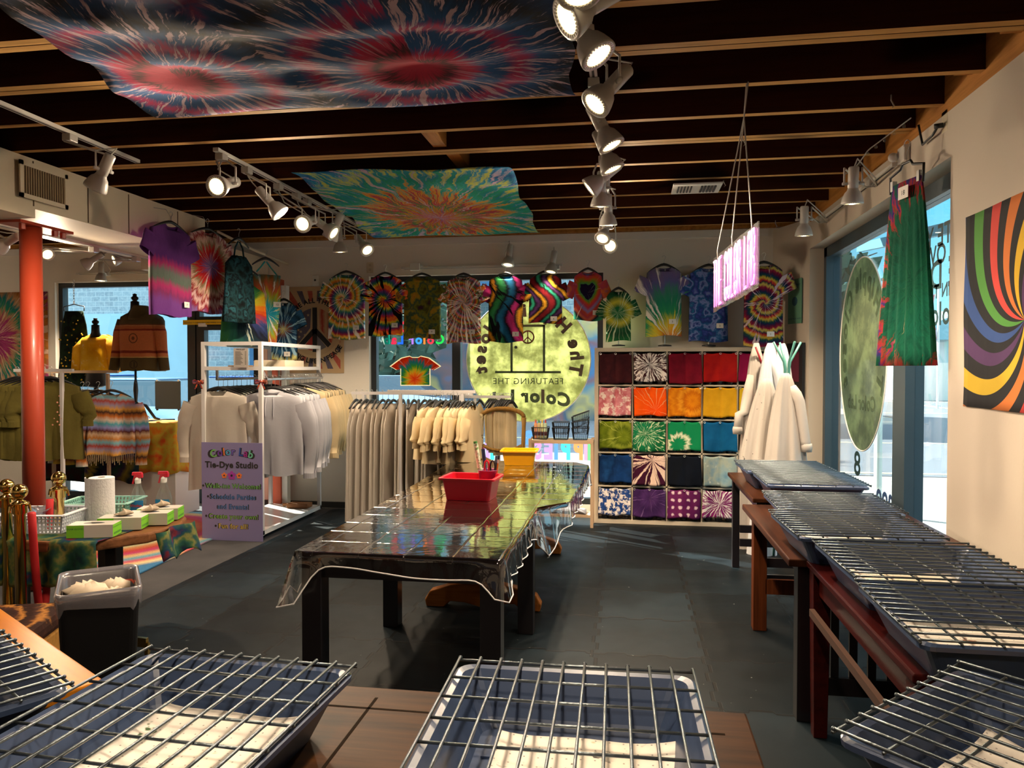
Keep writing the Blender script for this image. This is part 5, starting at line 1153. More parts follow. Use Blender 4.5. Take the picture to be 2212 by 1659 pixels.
# peace poster
a = AY(618, 620, YB-.01); c_ = AY(743, 806, YB-.01); w2 = (c_.x-a.x)/2; h2 = (a.z-c_.z)/2
t = thing('peace_banner', 'tan cloth banner with red and blue rays around a peace sign on the rear wall', 'banner', ((a.x+c_.x)/2, YB-.004, (a.z+c_.z)/2))
m, t_, p_ = newmat('ray_cloth'); x, y, z = objc(t_); th = z.op('ARCTAN2', x); r_ = (x*x+z*z)**.5; k = (th/(2*PI)*24).op('FLOOR'); fr_ = (th/(2*PI)*24).fract()
ray_ = (fr_.gt(.25))*(fr_.lt(.75)); edge = (x.abs().lt(w2*.88))*(z.abs().lt(h2*.90)); odd = (k*.5).fract().gt(.25)
cc = mix(t_, odd, '#a8342c', '#3a3a5a'); cc = mix(t_, ray_*edge*r_.gt(.33), '#c0a078', cc); cc = mix(t_, (noise(t_, None, 40, 3)*.25), cc, '#c8ae8c')
t_.links.new(cc, p_.inputs['Base Color']); p_.inputs['Roughness'].default_value = .9
build('cloth', MB().box((-w2, -.004, -h2), (w2, 0, h2)), m, t)
XZm = lambda yy: Matrix(((1, 0, 0, 0), (0, 0, -1, yy), (0, 1, 0, 0), (0, 0, 0, 1)))
circ = lambda r, n=40, a0=0, a1=360: [(r*math.cos(R(a0+(a1-a0)*i/n)), r*math.sin(R(a0+(a1-a0)*i/n))) for i in range(n+(a1-a0 < 359))]
build('disc', MB().prism(circ(.30), 0, .001, M=XZm(-.005)), mat('banner_tan', '#b89a74', .9), t)
def wedge(a0, a1, r, inset): c = (inset*math.cos(R((a0+a1)/2)), inset*math.sin(R((a0+a1)/2))); return [c]+[(r*math.cos(R(a0+(a1-a0)*i/12)), r*math.sin(R(a0+(a1-a0)*i/12))) for i in range(13)]
build('star_quadrant', MB().prism(wedge(100, 218, .25, .06), 0, .001, M=XZm(-.0065)), mat('grey_violet', '#5a505c', .9), t)
b = MB().prism(wedge(-38, 80, .25, .06), 0, .001, M=XZm(-.0065)); build('stripe_quadrant', b, tie('stripes_rw', ['#a8342c', '#b89a74'], 'vstripe', freq=11, white=0, twist=0), t)
build('lower_wedges', MB().prism(wedge(235, 262, .24, .07), 0, .001, M=XZm(-.0065)), mat('wedge_red', '#a8342c', .9), t); build('lower_wedge', MB().prism(wedge(278, 305, .24, .07), 0, .001, M=XZm(-.0065)), mat('wedge_grey', '#6a6468', .9), t)
b = MB()
for an in (90, 270, 226, 314): b.bar((0, -.009, 0), (.255*math.cos(R(an)), -.009, .255*math.sin(R(an))), .055, .002, up=(0, 1, 0))
build('peace_bars', b, mat('charcoal_print', '#221e1e', .9), t)
b = MB()
for i, (x, z) in enumerate(((-.12, .13), (-.18, .07), (-.11, .05), (-.17, -.02), (-.12, -.06), (-.2, .0), (-.08, .17), (-.19, -.08))):
    b.prism([(x+(.02 if j % 2 == 0 else .008)*math.sin(j*PI/5), z+(.02 if j % 2 == 0 else .008)*math.cos(j*PI/5)) for j in range(10)], 0, .001, M=XZm(-.008))
build('stars', b, mat('banner_tan', '#b89a74', .9), t)
b = MB(); f = lambda a_, c_: (a_, -.0085, c_); arctext(b, 'IMAGINE ALL THE PEOPLE', .078, 0, 0, .31, 0, f, bold=.03)
for i, c in enumerate('LIVING LIFE IN PEACE'):
    pass
def arclow(b, s, size, rad, place, bold=.03, a_c=0):
    W = sum(adv(c, bold) for c in s)*size; x = -W/2
    for c in s:
        w_ = adv(c, bold)*size
        if c != ' ':
            v, f_, _ = glyph(c, bold); k0 = len(b.v); an = a_c+(x+w_/2)/rad
            for q in v:
                lx = q[0]*size-w_/2; ly = -rad+q[1]*size; b.av(place(lx*math.cos(an)-ly*math.sin(an), lx*math.sin(an)+ly*math.cos(an)))
            for q in f_: b.face([k0+i for i in q], 0)
        x += w_
arclow(b, 'LIVING LIFE IN PEACE', .078, .385, f); build('lettering', b, mat('charcoal_print', '#221e1e', .9), t)
# green notice on the angled wall piece and the framed magenta panel
def onangle(px_, y_, off=.012):
    r = ray(px_, y_); A = Vector((1.50, YB, 0)); D = Vector((XR-1.50, YF-YB, 0)); nrm = Vector((-D.y, D.x, 0)).normalized()
    tt = (A-nrm*0).dot(nrm)/(r.dot(nrm)); p = r*tt; return Vector((p.x, p.y, H+p.z))-nrm*off*(1 if nrm.x > 0 else -1)
p = onangle(1720, 651); an = math.atan2(YF-YB, XR-1.50)
t = thing('wall_notice', 'narrow green printed notice in the right corner beside the window', 'poster', p, an)
build('sheet', MB().box((-.115, -.004, -.22), (.115, 0, .22)), mat('notice_green', '#5a8a70', .7), t)
b = MB(); text(b, 'SAFETY FIRST', .03, lambda a_, c_: (a_, -.005, .15+c_), bold=.03); text(b, 'WASH YOUR HANDS', .022, lambda a_, c_: (a_, -.005, -.18+c_), bold=.02); b.prism(circ(.045, 20), 0, .001, M=XZm(-.005)); build('print', b, mat('notice_print', '#1c4a5a', .7), t)
p = onangle(1724, 820)
t = thing('framed_panel', 'black-framed dark magenta panel in the right corner behind the coat rack', 'picture', p+Vector((.0, 0, 0)), an)
build('frame', MB().box((-.13, -.03, -.36), (.13, 0, .36)), bk, t); build('panel', MB().box((-.08, -.035, -.02), (.08, -.031, .27)), mat('magenta_cloth', '#5a0f2c', .8), t); build('lower_panel', MB().box((-.08, -.035, -.31), (.08, -.031, -.06)), mat('olive_cloth', '#3a3416', .8), t)
# ================================================================== CUBE SHELF WITH CLOTH PANELS
birch = mat('shelf_white', '#c9bba6', .55)
KX0, KY, KW, KH = -.335, 7.70, 1.82, 1.815
t = thing('cube_shelf', 'white five-by-five cube shelf against the rear wall, fronts covered by dyed cloths', 'shelf', (KX0, KY, .0125))
b = MB().box((0, 0, 0), (KW, .38, .04)).box((0, 0, KH-.04), (KW, .38, KH)).box((0, 0, .04), (.04, .38, KH-.04)).box((KW-.04, 0, .04), (KW, .38, KH-.04)); build('carcass', b, birch, t)
cw = (KW-.08)/5; ch = (KH-.08)/5; b = MB()
for i in range(1, 5): b.box((.04+cw*i-.008, .005, .04), (.04+cw*i+.008, .375, KH-.04))
for j in range(1, 5): b.box((.04, .005, .04+ch*j-.008), (KW-.04, .375, .04+ch*j+.008))
build('dividers', b, birch, t); build('back_panel', MB().box((.04, .372, .04), (KW-.04, .379, KH-.04)), mat('shelf_dark', (.05, .045, .04), .8), t)
def T2(n, cols, kind, **k):
    if len(cols) == 1: cols = cols*2
    return tie('cloth_'+n, cols, kind, **k)
T = T2
SPEC = [
 [('maroon', ['#3a1518', '#44181c', '#35141a', '#4c1c20'], 'blotch', dict(freq=5, white=.16, wcol='#7a4a50')), ('maroon and white burst', ['#3a161c', '#44181e', '#2e1218'], 'rings', dict(c=(.0, -.12), freq=3, white=.5, nr=9, rs=14)), ('crimson marbled', ['#6a0c20', '#7e1026', '#5e0a1c'], 'blotch', dict(freq=4, white=.2, wcol='#b86a70', sharp=.02)), ('plain red', ['#8a0c10', '#9f1014', '#b01a14', '#960e12'], 'blotch', dict(freq=3, white=.1, wcol='#c04a30')), ('magenta', ['#7a0c38', '#8f1040'], 'blotch', dict(freq=4, white=.05))],
 [('pale pink', ['#c8606a', '#d88a90', '#c06068', '#e0a8a8'], 'blotch', dict(freq=5, white=.45, wcol='#ecd8cc')), ('bright orange', ['#f04a08', '#f85a08', '#e84408'], 'rings', dict(c=(.06, -.24), freq=2, white=.28, nr=8, wcol='#f0b080', rs=1)), ('amber', ['#d07008', '#e08810', '#c86606', '#e89820'], 'rings', dict(c=(.08, -.14), freq=6, white=.1, nr=9, wcol='#f0b040')), ('mustard yellow', ['#c89010', '#d8a01c', '#c08808'], 'grid', dict(white=.2, wcol='#e0c860')), ('golden yellow', ['#c8a010', '#d8b020'], 'blotch', dict(freq=3, white=.1))],
 [('olive green', ['#5a6a10', '#6e7c18', '#4e5e0c', '#86902c'], 'rings', dict(c=(.08, -.16), freq=6, white=.22, nr=10, wcol='#a8b050')), ('emerald crackled', ['#0e6a3a', '#10784a', '#0c5a30'], 'rings', dict(c=(-.05, -.14), freq=4, white=.38, nr=12, rs=16, wcol='#c8d8b0')), ('green pale-ringed', ['#10804e', '#10804e', '#10804e', '#e0e0c0', '#10804e', '#10804e', '#10804e'], 'rings', dict(c=(-.06, -.24), freq=4.4, white=0, nr=3, warp=.05)), ('deep sky blue', ['#0a4a78', '#0c5a88', '#0a4470'], 'grid', dict(white=.2, wcol='#6aa8c8')), ('teal', ['#0a5a68', '#0c6a78'], 'blotch', dict(freq=3, white=.1))],
 [('royal blue', ['#10305e', '#143c72', '#0e2a54', '#1a4a80'], 'blotch', dict(freq=4, white=.16, wcol='#4a78a8')), ('cream plum-rayed', ['#d8b8a8', '#e0c4b0', '#d8b8a8'], 'rings', dict(c=(.03, -.06), freq=1, white=0, nr=7, black=.47, bcol='#3a0e28', rs=1)), ('near-black navy', ['#070b14', '#0a101c', '#060a10'], 'blotch', dict(freq=4, white=.14, wcol='#3a4658')), ('pale blue-grey marbled', ['#5a86a0', '#8aa8b0', '#a8b0a0', '#6a94ac'], 'blotch', dict(freq=5, white=.3, wcol='#c8ccc0')), ('indigo', ['#141a48', '#1a2058'], 'blotch', dict(freq=3, white=.1))],
 [('blue and white clouded', ['#1c3c78', '#24488a', '#182f62'], 'blotch', dict(freq=7, white=.5, sharp=.06)), ('muted violet', ['#3c2050', '#4a285e', '#341a48'], 'rings', dict(c=(-.0, -.1), freq=6, white=.22, nr=9, wcol='#7a5a88')), ('purple grid-patterned', ['#4a1040', '#5a1850', '#7a2a5a'], 'grid', dict(white=.46, wcol='#e0c0c8')), ('magenta and white burst', ['#7a1a60', '#8a2068', '#6a1654'], 'rings', dict(c=(.0, -.14), freq=2, white=.48, nr=8, rs=6)), ('violet', ['#4a1a6a', '#4a1a6a'], 'blotch', dict(freq=3, white=.1))]]
rows = ['top', 'second', 'third', 'fourth', 'bottom']; eye = mat('eyelet', (.75, .72, .66), .3, .8)
for j in range(5):
    for i in range(5):
        if i == 4 and j > 1: continue
        nm, cols, kind, kw = SPEC[j][i]; m = T(nm.replace(' ', '_'), cols, kind, **kw); q = random.Random(j*7+i)
        cx = KX0+.04+cw*(i+.5); zt = .0125+KH-.04-ch*j-.012; hh = ch*(.86 if j < 4 else .84)+q.uniform(-.01, .02); ww = cw*.93
        sgn = q.uniform(-.012, .012); p1, p2 = q.uniform(0, 6), q.uniform(0, 6)
        t = thing('cloth_panel', nm+' dyed cloth hooked over a cube of the white shelf, '+rows[j]+' row', 'cloth', (cx, KY-.006, zt), 0, 'dyed cloths on the cube shelf')
        def fp(u, v, s=1):
            x = (u-.5)*ww; sag = .014*abs(math.sin(u*2*PI))*(1-v)
            return (x*(1+.02*v)+sgn*v, -.016-.008*math.sin(u*9+p1)*v-.006*math.sin(u*17+p2+v*3)*v+(.010 if abs(u-.5) < .02 else 0), -v*hh-sag+.006*math.sin(u*8+p2)*v)
        b = MB(); b.grid(fp, 26, 14); build('cloth', b, m, t, smooth=True, sol=.004)
        for u in (.03, .5, .97): build('eyelet', MB().tube([((u-.5)*ww+.009*math.cos(a), -.026, -.010+.009*math.sin(a)) for a in [k*PI/5 for k in range(10)]], .003, 5, closed=True), eye, t)
pig = mat('dye_bottle_black', (.015, .015, .02), .3)
bt0 = None
for j in range(5):
    for i in range(4):
        for k in range(3):
            x = KX0+.04+cw*(i+.2+.3*k); z = .0125+KH-.04-ch*(j+1)+.010
            if bt0 is None:
                bt0 = thing('dye_bottle', 'small dark dye jar standing in a shelf cube under a cloth hem', 'jar', (x, KY+.06, z), 0, 'dye jars in the cube shelf'); build('jar', MB().lathe([(.034, 0), (.036, .01), (.036, .09), (.030, .10)], n=14), pig, bt0, smooth=True); build('jar_label', MB().lathe([(.0365, .03), (.0365, .075)], n=14, capb=False, capt=False), boxw, bt0); build('lid', MB().lathe([(.032, .10), (.032, .125)], n=14), wh, bt0)
            else: dup(bt0, (x, KY+.06, z))
# ================================================================== WHITE CLOTHING RACKS
white_c = translucent(mat('undyed_cotton', '#cfc6bb', .9, var=.05, vs=4, bmp=.25, bs=18), .35); cream_c = translucent(mat('cream_backlit_cotton', '#d8c49c', .9, var=.05, vs=4, bmp=.25, bs=18), .4)  # second cotton: yellow of the window backlight is put into its colour
grey_c = translucent(mat('bluish_cotton', '#bdbdc6', .9, var=.05, vs=4, bmp=.25, bs=18), .3)
rackw = mat('rack_white', '#c9c6c6', .4)
RX0, RX1, RY0, RY1, RZ = -3.965, -3.355, 6.44, 7.78, 1.865
t = thing('garment_rack', 'tall white square-tube garment rack with shelf, holding undyed hoodies and shirts', 'rack', (RX0, RY0, .013)); W_ = RX1-RX0; D_ = RY1-RY0; H_ = RZ-.013; s_ = .035
for x in (0, W_-s_):
    for y in (0, D_-s_): build('post', MB().box((x, y, .04), (x+s_, y+s_, H_)), rackw, t)
b = MB()
for z in (H_-s_, 1.585):
    b.box((s_, 0, z), (W_-s_, s_, z+s_)).box((s_, D_-s_, z), (W_-s_, D_, z+s_)).box((0, s_, z), (s_, D_-s_, z+s_)).box((W_-s_, s_, z), (W_, D_-s_, z+s_))
build('top_frame', b, rackw, t); build('shelf', MB().box((s_, s_, 1.59), (W_-s_, D_-s_, 1.605)), glassy('shelf_glass', (.85, .9, .88), 1.5, .02, 1, .05), t)
build('base_shelf', MB().box((0, 0, .045), (W_, D_, .085)), mat('gloss_white', '#d8d6d4', .15, coat=.5), t)
for x in (.05, W_-.09):
    for y in (.05, D_-.09): build('castor', MB().cyl((x+.02, y, .022), (x+.02, y+.03, .022), .022, 14), bk, t)
for x, nm in ((.14, 'rail'), (W_+.03, 'rail')): build(nm, MB().cyl((x, .03, 1.50), (x, D_-.03, 1.50), .012).bar((x, .04, 1.50), (min(x, W_-.02), .04, 1.59), .02, .02).bar((x, D_-.04, 1.50), (min(x, W_-.02), D_-.04, 1.59), .02, .02), wire, t)
def long_sleeve_garment(name, w, h, m, hood, sl, label, group, cat='shirt'):
    t = thing(name, label, cat, (0, 0, 0), 0, group); build('body', body_mb(w, h, d=.085, neck=.09, fold=.026, seed=hash(name) % 97 if False else len(name), flare=.06), m, t, smooth=True)
    for s in (-1, 1):
        b = MB(); pts = [(s*w*.46, 0, -.12), (s*(w*.5+.05), -.0, -.28), (s*(w*.5+.08), .01, -.28-sl*.5), (s*(w*.5+.06), .0, -.28-sl)]; g = []
        for k in range(10):
            u = k/9*3; i = min(2, int(u)); f = u-i; p = Vector(pts[i]).lerp(Vector(pts[i+1]), f); r = .095-.045*k/9
            g.append([b.av(p+Vector((math.cos(a)*r, math.sin(a)*r*.42+.006*math.sin(k*2+a*2), math.cos(a)*.03*s*(1 if k < 4 else 0)))) for a in [2*PI*j/14 for j in range(14)]])
        for A, B in zip(g, g[1:]):
            for j in range(14): b.face((A[j], A[(j+1) % 14], B[(j+1) % 14], B[j]))
        b.face(g[-1][::-1]); so_ = build('sleeve', b, m, t, smooth=True); build('cuff', MB().lathe([(.052, -.05), (.050, -.0)], pts[-1], 14, M=Matrix.Diagonal(Vector((1, .5, 1))), capb=False, capt=False), m, so_, sol=.006)
    if hood:
        b = MB(); b.grid(lambda u, v: (.12*math.sin(PI*(u-.5))*(1-.35*v), .05-.10*math.cos(PI*(u-.5))*v+.02, .02-.13*v*(1-.5*abs(u-.5))), 16, 8); build('hood', b, m, t, smooth=True, sol=.008)
        for s in (-1, 1): build('drawstring', MB().tube([(s*.035, -.045, -.05), (s*.04, -.055, -.15), (s*.037, -.055, -.24)], .004, 6), m, t)
    return t
def run(proto, spots, hlabel, hw, hgroup, rz=0, up=.07):
    h0 = make_hanger((0, 0, 0), rz, hw, hlabel, hgroup, up)
    for k, (p, r, sc__) in enumerate(spots):
        g = proto if k == 0 else dup(proto, p, r); g.location = p; g.rotation_euler = (0, 0, r); g.scale = (sc__, 1, sc__)
        h = h0 if k == 0 else dup(h0, p); h.location = p; h.rotation_euler = (0, 0, r)
Zr = 1.40; q = random.Random(11)
xl = RX0+.14; xr = RX0+W_+.03
tee = long_sleeve_garment('sweatshirt', .56, .92, white_c, False, .34, 'undyed long-sleeved shirt on the left rail of the tall white rack', 'undyed shirts on the left rail of the tall rack')
run(tee, [((xl+q.uniform(-.01, .01), RY0+.06+i*.088, Zr), R(q.uniform(-7, 7)), 1-.012*i+q.uniform(-.02, .02)) for i in range(13)], 'black hanger on the left rail of the tall white rack', .50, 'hangers on the left rail of the tall rack', up=.085)
hd = long_sleeve_garment('hoodie', .60, .80, grey_c, True, .50, 'undyed pale hoodie on the right rail of the tall white rack, nearer the camera', 'hoodies on the right rail of the tall rack', 'hoodie')
run(hd, [((xr+q.uniform(-.01, .01), RY0+.12+i*.09, Zr), R(q.uniform(-8, 8)+8), 1-.02*i+q.uniform(-.02, .02)) for i in range(6)], 'black hanger carrying a hoodie on the right rail', .52, 'hangers on the right rail of the tall rack', up=.085)
cr_ = long_sleeve_garment('sweatshirt', .56, .66, cream_c, False, .40, 'pale sweatshirt, window backlight in its cream colour, on the right rail of the tall rack', 'cream sweatshirts at the far end of the right rail')
run(cr_, [((xr+.0+q.uniform(-.01, .01), RY0+.70+i*.075, Zr+.02), R(q.uniform(-8, 8)+10), 1-.015*i+q.uniform(-.02, .02)) for i in range(9)], 'black hanger carrying a cream sweatshirt', .48, 'hangers of the cream sweatshirts', up=.07)
# sign board on the rack
p0, p1 = AY(436, 955, 6.425), AY(567, 955, 6.425); zb = AY(436, 1165, 6.425).z
lav = mat('sign_lavender', '#827aa6', .45); t = thing('studio_sign', 'lavender tie-dye studio sign with coloured lettering on the end of the tall rack', 'sign', ((p0.x+p1.x)/2, 6.425, zb)); w2 = (p1.x-p0.x)/2; hs = p0.z-zb
build('board', MB().box((-w2, -.008, 0), (w2, 0, hs)), lav, t)
cl = [mat('let_'+n, c, .5) for n, c in (('green', '#6fae5a'), ('purple', '#6a3a9a'), ('orange', '#e07a3a'), ('cyan', '#4a9ac0'), ('violet', '#6a5ab0'), ('blue', '#2a4a9a'), ('magenta', '#9a2a8a'), ('mint', '#6ac0a0'))]
F_ = lambda a_, c_: (a_, -.0098, c_)
b = MB(); b2 = MB(); r0 = .75
arctext(b2, 'Color Lab', .098, 0, hs*.875-r0, r0, 0, lambda a_, c_: (a_, -.0088, c_), bold=.065); arctext(b, 'Color Lab', .098, 0, hs*.875-r0, r0, 0, F_, range(8), bold=.02); build('lettering', b2, ink, t); build('lettering', b, cl, t)
b = MB(); text(b, 'Tie-Dye Studio', .080, lambda a_, c_: (a_, -.0098, hs*.745+c_), bold=.035); build('lettering', b, ink, t)
for x, s, m in ((-.075, .8, cl[2]), (0, 1.2, mat('let_pink', '#a03aa0', .5)), (.075, .8, cl[2])):
    b = MB()
    for k in range(5): a = 2*PI*k/5+PI/2; b.prism([(x+s*(.022*math.cos(a)+.014*math.cos(u)), hs*.665+s*(.022*math.sin(a)+.014*math.sin(u))) for u in [2*PI*i/12 for i in range(12)]], 0, .001, M=XZm(-.0088-.0002*k))
    build('flower', b, m, t); build('flower_centre', MB().prism([(x+s*.009*math.cos(u), hs*.665+s*.009*math.sin(u)) for u in [2*PI*i/12 for i in range(12)]], 0, .001, M=XZm(-.0112)), ink, t)
for s, z, x, mi in (('Walk-ins Welcome!', .535, .015, cl[0]), ('Schedule Parties', .425, .012, mat('let_steel', '#4a78b8', .5)), ('and Events!', .325, .012, mat('let_steel', '#4a78b8', .5)), ('Create your own!', .225, .015, mat('let_lime', '#7ab04a', .5)), ('Fun for all!', .125, .012, mat('let_yellow', '#d0b84a', .5))):
    b = MB(); b2 = MB(); text(b2, s, .062, lambda a_, c_: (a_+x, -.0088, hs*z+c_), bold=.055); w_ = text(b, s, .062, lambda a_, c_: (a_+x, -.0098, hs*z+c_), bold=.012, sp=1.06)
    if s[0] != 'a': b2.prism([(x-w_/2-.028+.011*math.cos(u), hs*z+.02+.011*math.sin(u)) for u in [2*PI*i/14 for i in range(14)]], 0, .001, M=XZm(-.0088))
    build('lettering', b2, ink, t); build('lettering', b, mi, t)
# price list and bows on the rack, box on the glass shelf
p = AY(521, 817, 6.43); t = thing('price_list', 'printed price list card clipped upright on the tall rack', 'card', (p.x, 6.43, 1.622)); hp = AY(521, 752, 6.43).z-1.622
build('card', MB().box((-.072, -.004, 0), (.072, 0, hp)), mat('card_grey', '#a8a098', .7), t); b = MB(); text(b, 'PRICE LIST', .018, lambda a_, c_: (a_, -.005, hp*.9+c_), bold=.02)
for i in range(10): b.box((-.055, -.0052, hp*(.80-.07*i)), (.0+.01*(i % 3), -.0045, hp*(.80-.07*i)+.004)).box((.04, -.0052, hp*(.80-.07*i)), (.055, -.0045, hp*(.80-.07*i)+.004))
build('print', b, ink, t)
bowm = tie('bow_cloth', ['#b83a1c', '#1c3050', '#c85a28', '#24385a'], 'blotch', freq=30, white=0)
for px_, l in ((432, 'left'), (566, 'right')):
    p = AY(px_, 824, 6.41); t = thing('ribbon_bow', 'small orange and navy ribbon bow on the '+l+' front post of the tall rack', 'bow', p)
    for s in (-1, 1):
        b = MB(); b.grid(lambda u, v: (s*(.008+.05*math.sin(PI*u)), -.02+.012*math.cos(2*PI*u), .022*math.sin(2*PI*u)*.6+.012*(v-.5)*3*u), 12, 3); build('loop', b, bowm, t, smooth=True, sol=.003)
        b = MB(); b.grid(lambda u, v: (s*(.005+.03*u)+.014*(v-.5), -.022, -.07*u), 6, 2); build('tail', b, bowm, t, sol=.003)
    build('knot', MB().ball((0, -.022, 0), .010, 10), bowm, t, smooth=True)
a = AY(640, 815, 7.3); t = thing('cardboard_box', 'flat cream cardboard box on the shelf of the tall rack', 'box', (-3.58, 7.25, 1.620)); build('box', MB().box((-.17, -.22, 0), (.17, .22, .075)), cream, t, bev=.003); build('flap', MB().box((-.165, -.21, .0755), (.165, .0, .079)), boxw, t)
b = MB()
for i in range(3): b.box((-.10+.01*i, -.09, .013*i), (.10-.005*i, .09, .013*i+.011))
o = build('paper_bags', b, mat('kraft', '#8a6a44', .8), bev=.004); o.location = (-3.74, 6.75, 1.608); tag(o, 'small stack of folded kraft bags on the tall rack shelf', 'bag', kind=None)
b = MB().box((-.12, -.07, 0), (.12, .07, .05)); b.tube([(-.12, 0, .03), (-.2, .02, .02)], .02, 8); o = build('driftwood', b, slab_w, bev=.012); o.location = (-3.53, 7.6, .1); tag(o, 'brown wooden block at the back of the tall rack base shelf', 'block')
# white T rails with trousers, dresses and small shirts
def rail(label, x0, x1, y, z, legs=True, col_=rackw, foot=.25):
    t = thing('clothes_rail', label, 'rail', ((x0+x1)/2, y, .013)); a = (x1-x0)/2
    build('top_rail', MB().bar((-a, 0, z-.013), (a, 0, z-.013), .028, .028), col_, t)
    if legs:
        for s in (-1, 1):
            xx = s*(a-.12); build('upright', MB().bar((xx, 0, .05), (xx, 0, z-.03), .028, .028, up=(0, 1, 0)), col_, t); build('foot', MB().tube([(xx, -foot, .0+.012), (xx, -foot+.05, .04), (xx, foot-.05, .04), (xx, foot, .012)], .013, 8), col_, t)
    return t
ra = AY(760, 849, 6.85); rb_ = AY(1022, 845, 6.85); rail('white rail hung with undyed trousers and small shirts, left of the work table', ra.x, rb_.x, 6.85, ra.z)
def edge_item(name, label, cat, group, w, h, m, th=.05, taper=.8, shoulders=.1):
    t = thing(name, label, cat, (0, 0, 0), 0, group); b = MB(); n = 20; g = []
    for k in range(12):
        f = k/11; hw = (w/2)*(shoulders+(1-shoulders)*min(1, f*5))*(1+(taper-1)*f); g.append([b.av((hw*math.cos(2*PI*j/n), th/2*(.5+f*.7)*math.sin(2*PI*j/n)+.008*f*math.sin(j*2.3), -h*f)) for j in range(n)])
    for A, B in zip(g, g[1:]):
        for j in range(n): b.face((A[j], B[j], B[(j+1) % n], A[(j+1) % n]))
    b.face(g[0][::-1] if False else g[0]); build('body', b, m, t, smooth=True); return t
zh = ra.z-.10
tr_ = edge_item('trousers', 'undyed wide trousers hanging full length from the white rail', 'trousers', 'undyed trousers on the white rail', .42, 1.08, white_c, .06, 1.15, .55)
run(tr_, [((ra.x+.05+i*.052, 6.85+q.uniform(-.02, .02), zh), R(90+q.uniform(-14, 14)), 1+q.uniform(-.04, .03)) for i in range(20)], 'black hanger carrying undyed trousers on the white rail', .36, 'hangers of the undyed trousers', up=.07)
p = AY(905, 848, 6.3)
st_ = long_sleeve_garment('small_shirt', .40, .50, cream_c, False, .05, 'small cream short-sleeved shirt at the right end of the white rail', 'small cream shirts on the white rail'); xs0, xs1 = AY(930, 848, 6.55).x, AY(1015, 848, 6.55).x
rail('white rail in front, carrying the small cream shirts', AY(838, 845, 6.62).x, AY(1027, 845, 6.62).x, 6.62, AY(930, 846, 6.62).z, True)
run(st_, [((xs0+(xs1-xs0)*i/11, 6.62+q.uniform(-.02, .02), zh-.0), R(78+q.uniform(-10, 10)), 1.0+q.uniform(-.06, .06)) for i in range(12)], 'black hanger carrying a small cream shirt', .34, 'hangers of the small cream shirts', up=.07)
rc, rd = AY(1022, 857, 7.35), AY(1103, 857, 7.35); rail('low white rail with baby garments by the rear window', rc.x-.1, rd.x, 7.35, rc.z, True)
on = edge_item('baby_onesie', 'cream baby romper hanging alone at the left of the low rail', 'romper', 'two single rompers on the low rail', .11, .40, cream_c, .07, .6, .2)
run(on, [((AY(x, 857, 7.35).x, 7.35, rc.z-.07), R(30), 1) for x in (1036, 1056)], 'thin dark hanger of a cream baby romper', .12, 'hangers of the two rompers', up=.045)
on = edge_item('baby_shirt', 'cream baby garment in the packed group on the low rail', 'romper', 'packed baby garments on the low rail', .14, .48, cream_c, .05, .9, .25)
run(on, [((AY(1063+i*4.6, 857, 7.35).x, 7.35, rc.z-.07), R(40+q.uniform(-20, 20)), 1+q.uniform(-.1, .1)) for i in range(10)], 'thin dark hanger of a packed baby garment', .16, 'hangers of the packed baby garments', up=.045)
# ================================================================== CHAIR, BENCH, WIRE BASKETS
gw = wood('gilt_walnut', '#4a3216', '#8a6530', 2, .8, .4); c = AY(1082, 990, 7.0)
t = thing('carved_chair', 'carved walnut armchair-back chair with curved slats behind the yellow bin', 'chair', (AY(1078, 900, 7.0).x, 7.05, .013), R(4))
hh = AY(1100, 893, 7.0).z-.013; hw = .215
build('seat', MB().box((-.23, -.25, .43), (.23, .22, .48)), mat('seat_fabric', '#8a7a5a', .8), t, bev=.02)
for s in (-1, 1): build('leg', MB().tube([(s*.21, -.22, .0), (s*.20, -.21, .2), (s*.21, -.22, .43)], [.018, .024, .026], 8), gw, t, smooth=True); build('back_post', MB().tube([(s*.20, .2, 0), (s*.20, .2, .45), (s*hw, .24, hh-.14), (s*(hw+.0), .25, hh-.06)], [.018, .024, .020, .026], 8), gw, t, smooth=True)
build('crest_rail', MB().tube([(hw*math.cos(a), .25, hh-.06+.09*math.sin(a)) for a in [PI*i/14 for i in range(15)]], .022, 8), gw, t, smooth=True)
for z in (.60, .72, .84): build('slat', MB().tube([(-hw, .235, z), (-hw*.5, .22, z-.05), (0, .215, z-.06), (hw*.5, .22, z-.05), (hw, .235, z)], .018, 8), gw, t, smooth=True)
build('lower_rail', MB().tube([(-hw, .22, .52), (-.1, .22, .545), (0, .22, .56), (.1, .22, .545), (hw, .22, .52)], .022, 8), gw, t, smooth=True)
x0, x1 = AY(1142, 950, 7.45).x, AY(1282, 950, 7.45).x; zb = AY(1200, 951, 7.45).z
t = thing('shelf_stand', 'small pale wooden stand under the rear window holding the wire baskets', 'stand', ((x0+x1)/2, 7.55, .013)); a = (x1-x0)/2; birch2 = mat('pale_birch', '#b89a7c', .6)
build('top_board', MB().box((-a, -.12, zb-.045), (a, .14, zb-.013)), birch2, t)
for sx in (-1, 1):
    for y in (-.10, .12): build('leg', MB().box((sx*(a-.015)-.015, y-.015, 0), (sx*(a-.015)+.015, y+.015, zb-.0)), birch2, t)
build('lower_shelf', MB().box((-a+.03, -.10, .10), (a-.03, .12, .125)), birch2, t)
b = MB(); b.grid(lambda u, v: ((u-.5)*.5, -.1+.2*v, .0+.10*(1-abs(2*u-1))**.6*(1-.6*abs(2*v-1))+.01*math.sin(9*u+5*v)), 18, 10); o = build('folded_towels', b, grey_c, smooth=True, sol=.01); o.location = ((x0+x1)/2, 7.56, .145); tag(o, 'white folded cloth on the lower shelf of the small stand', 'towel')
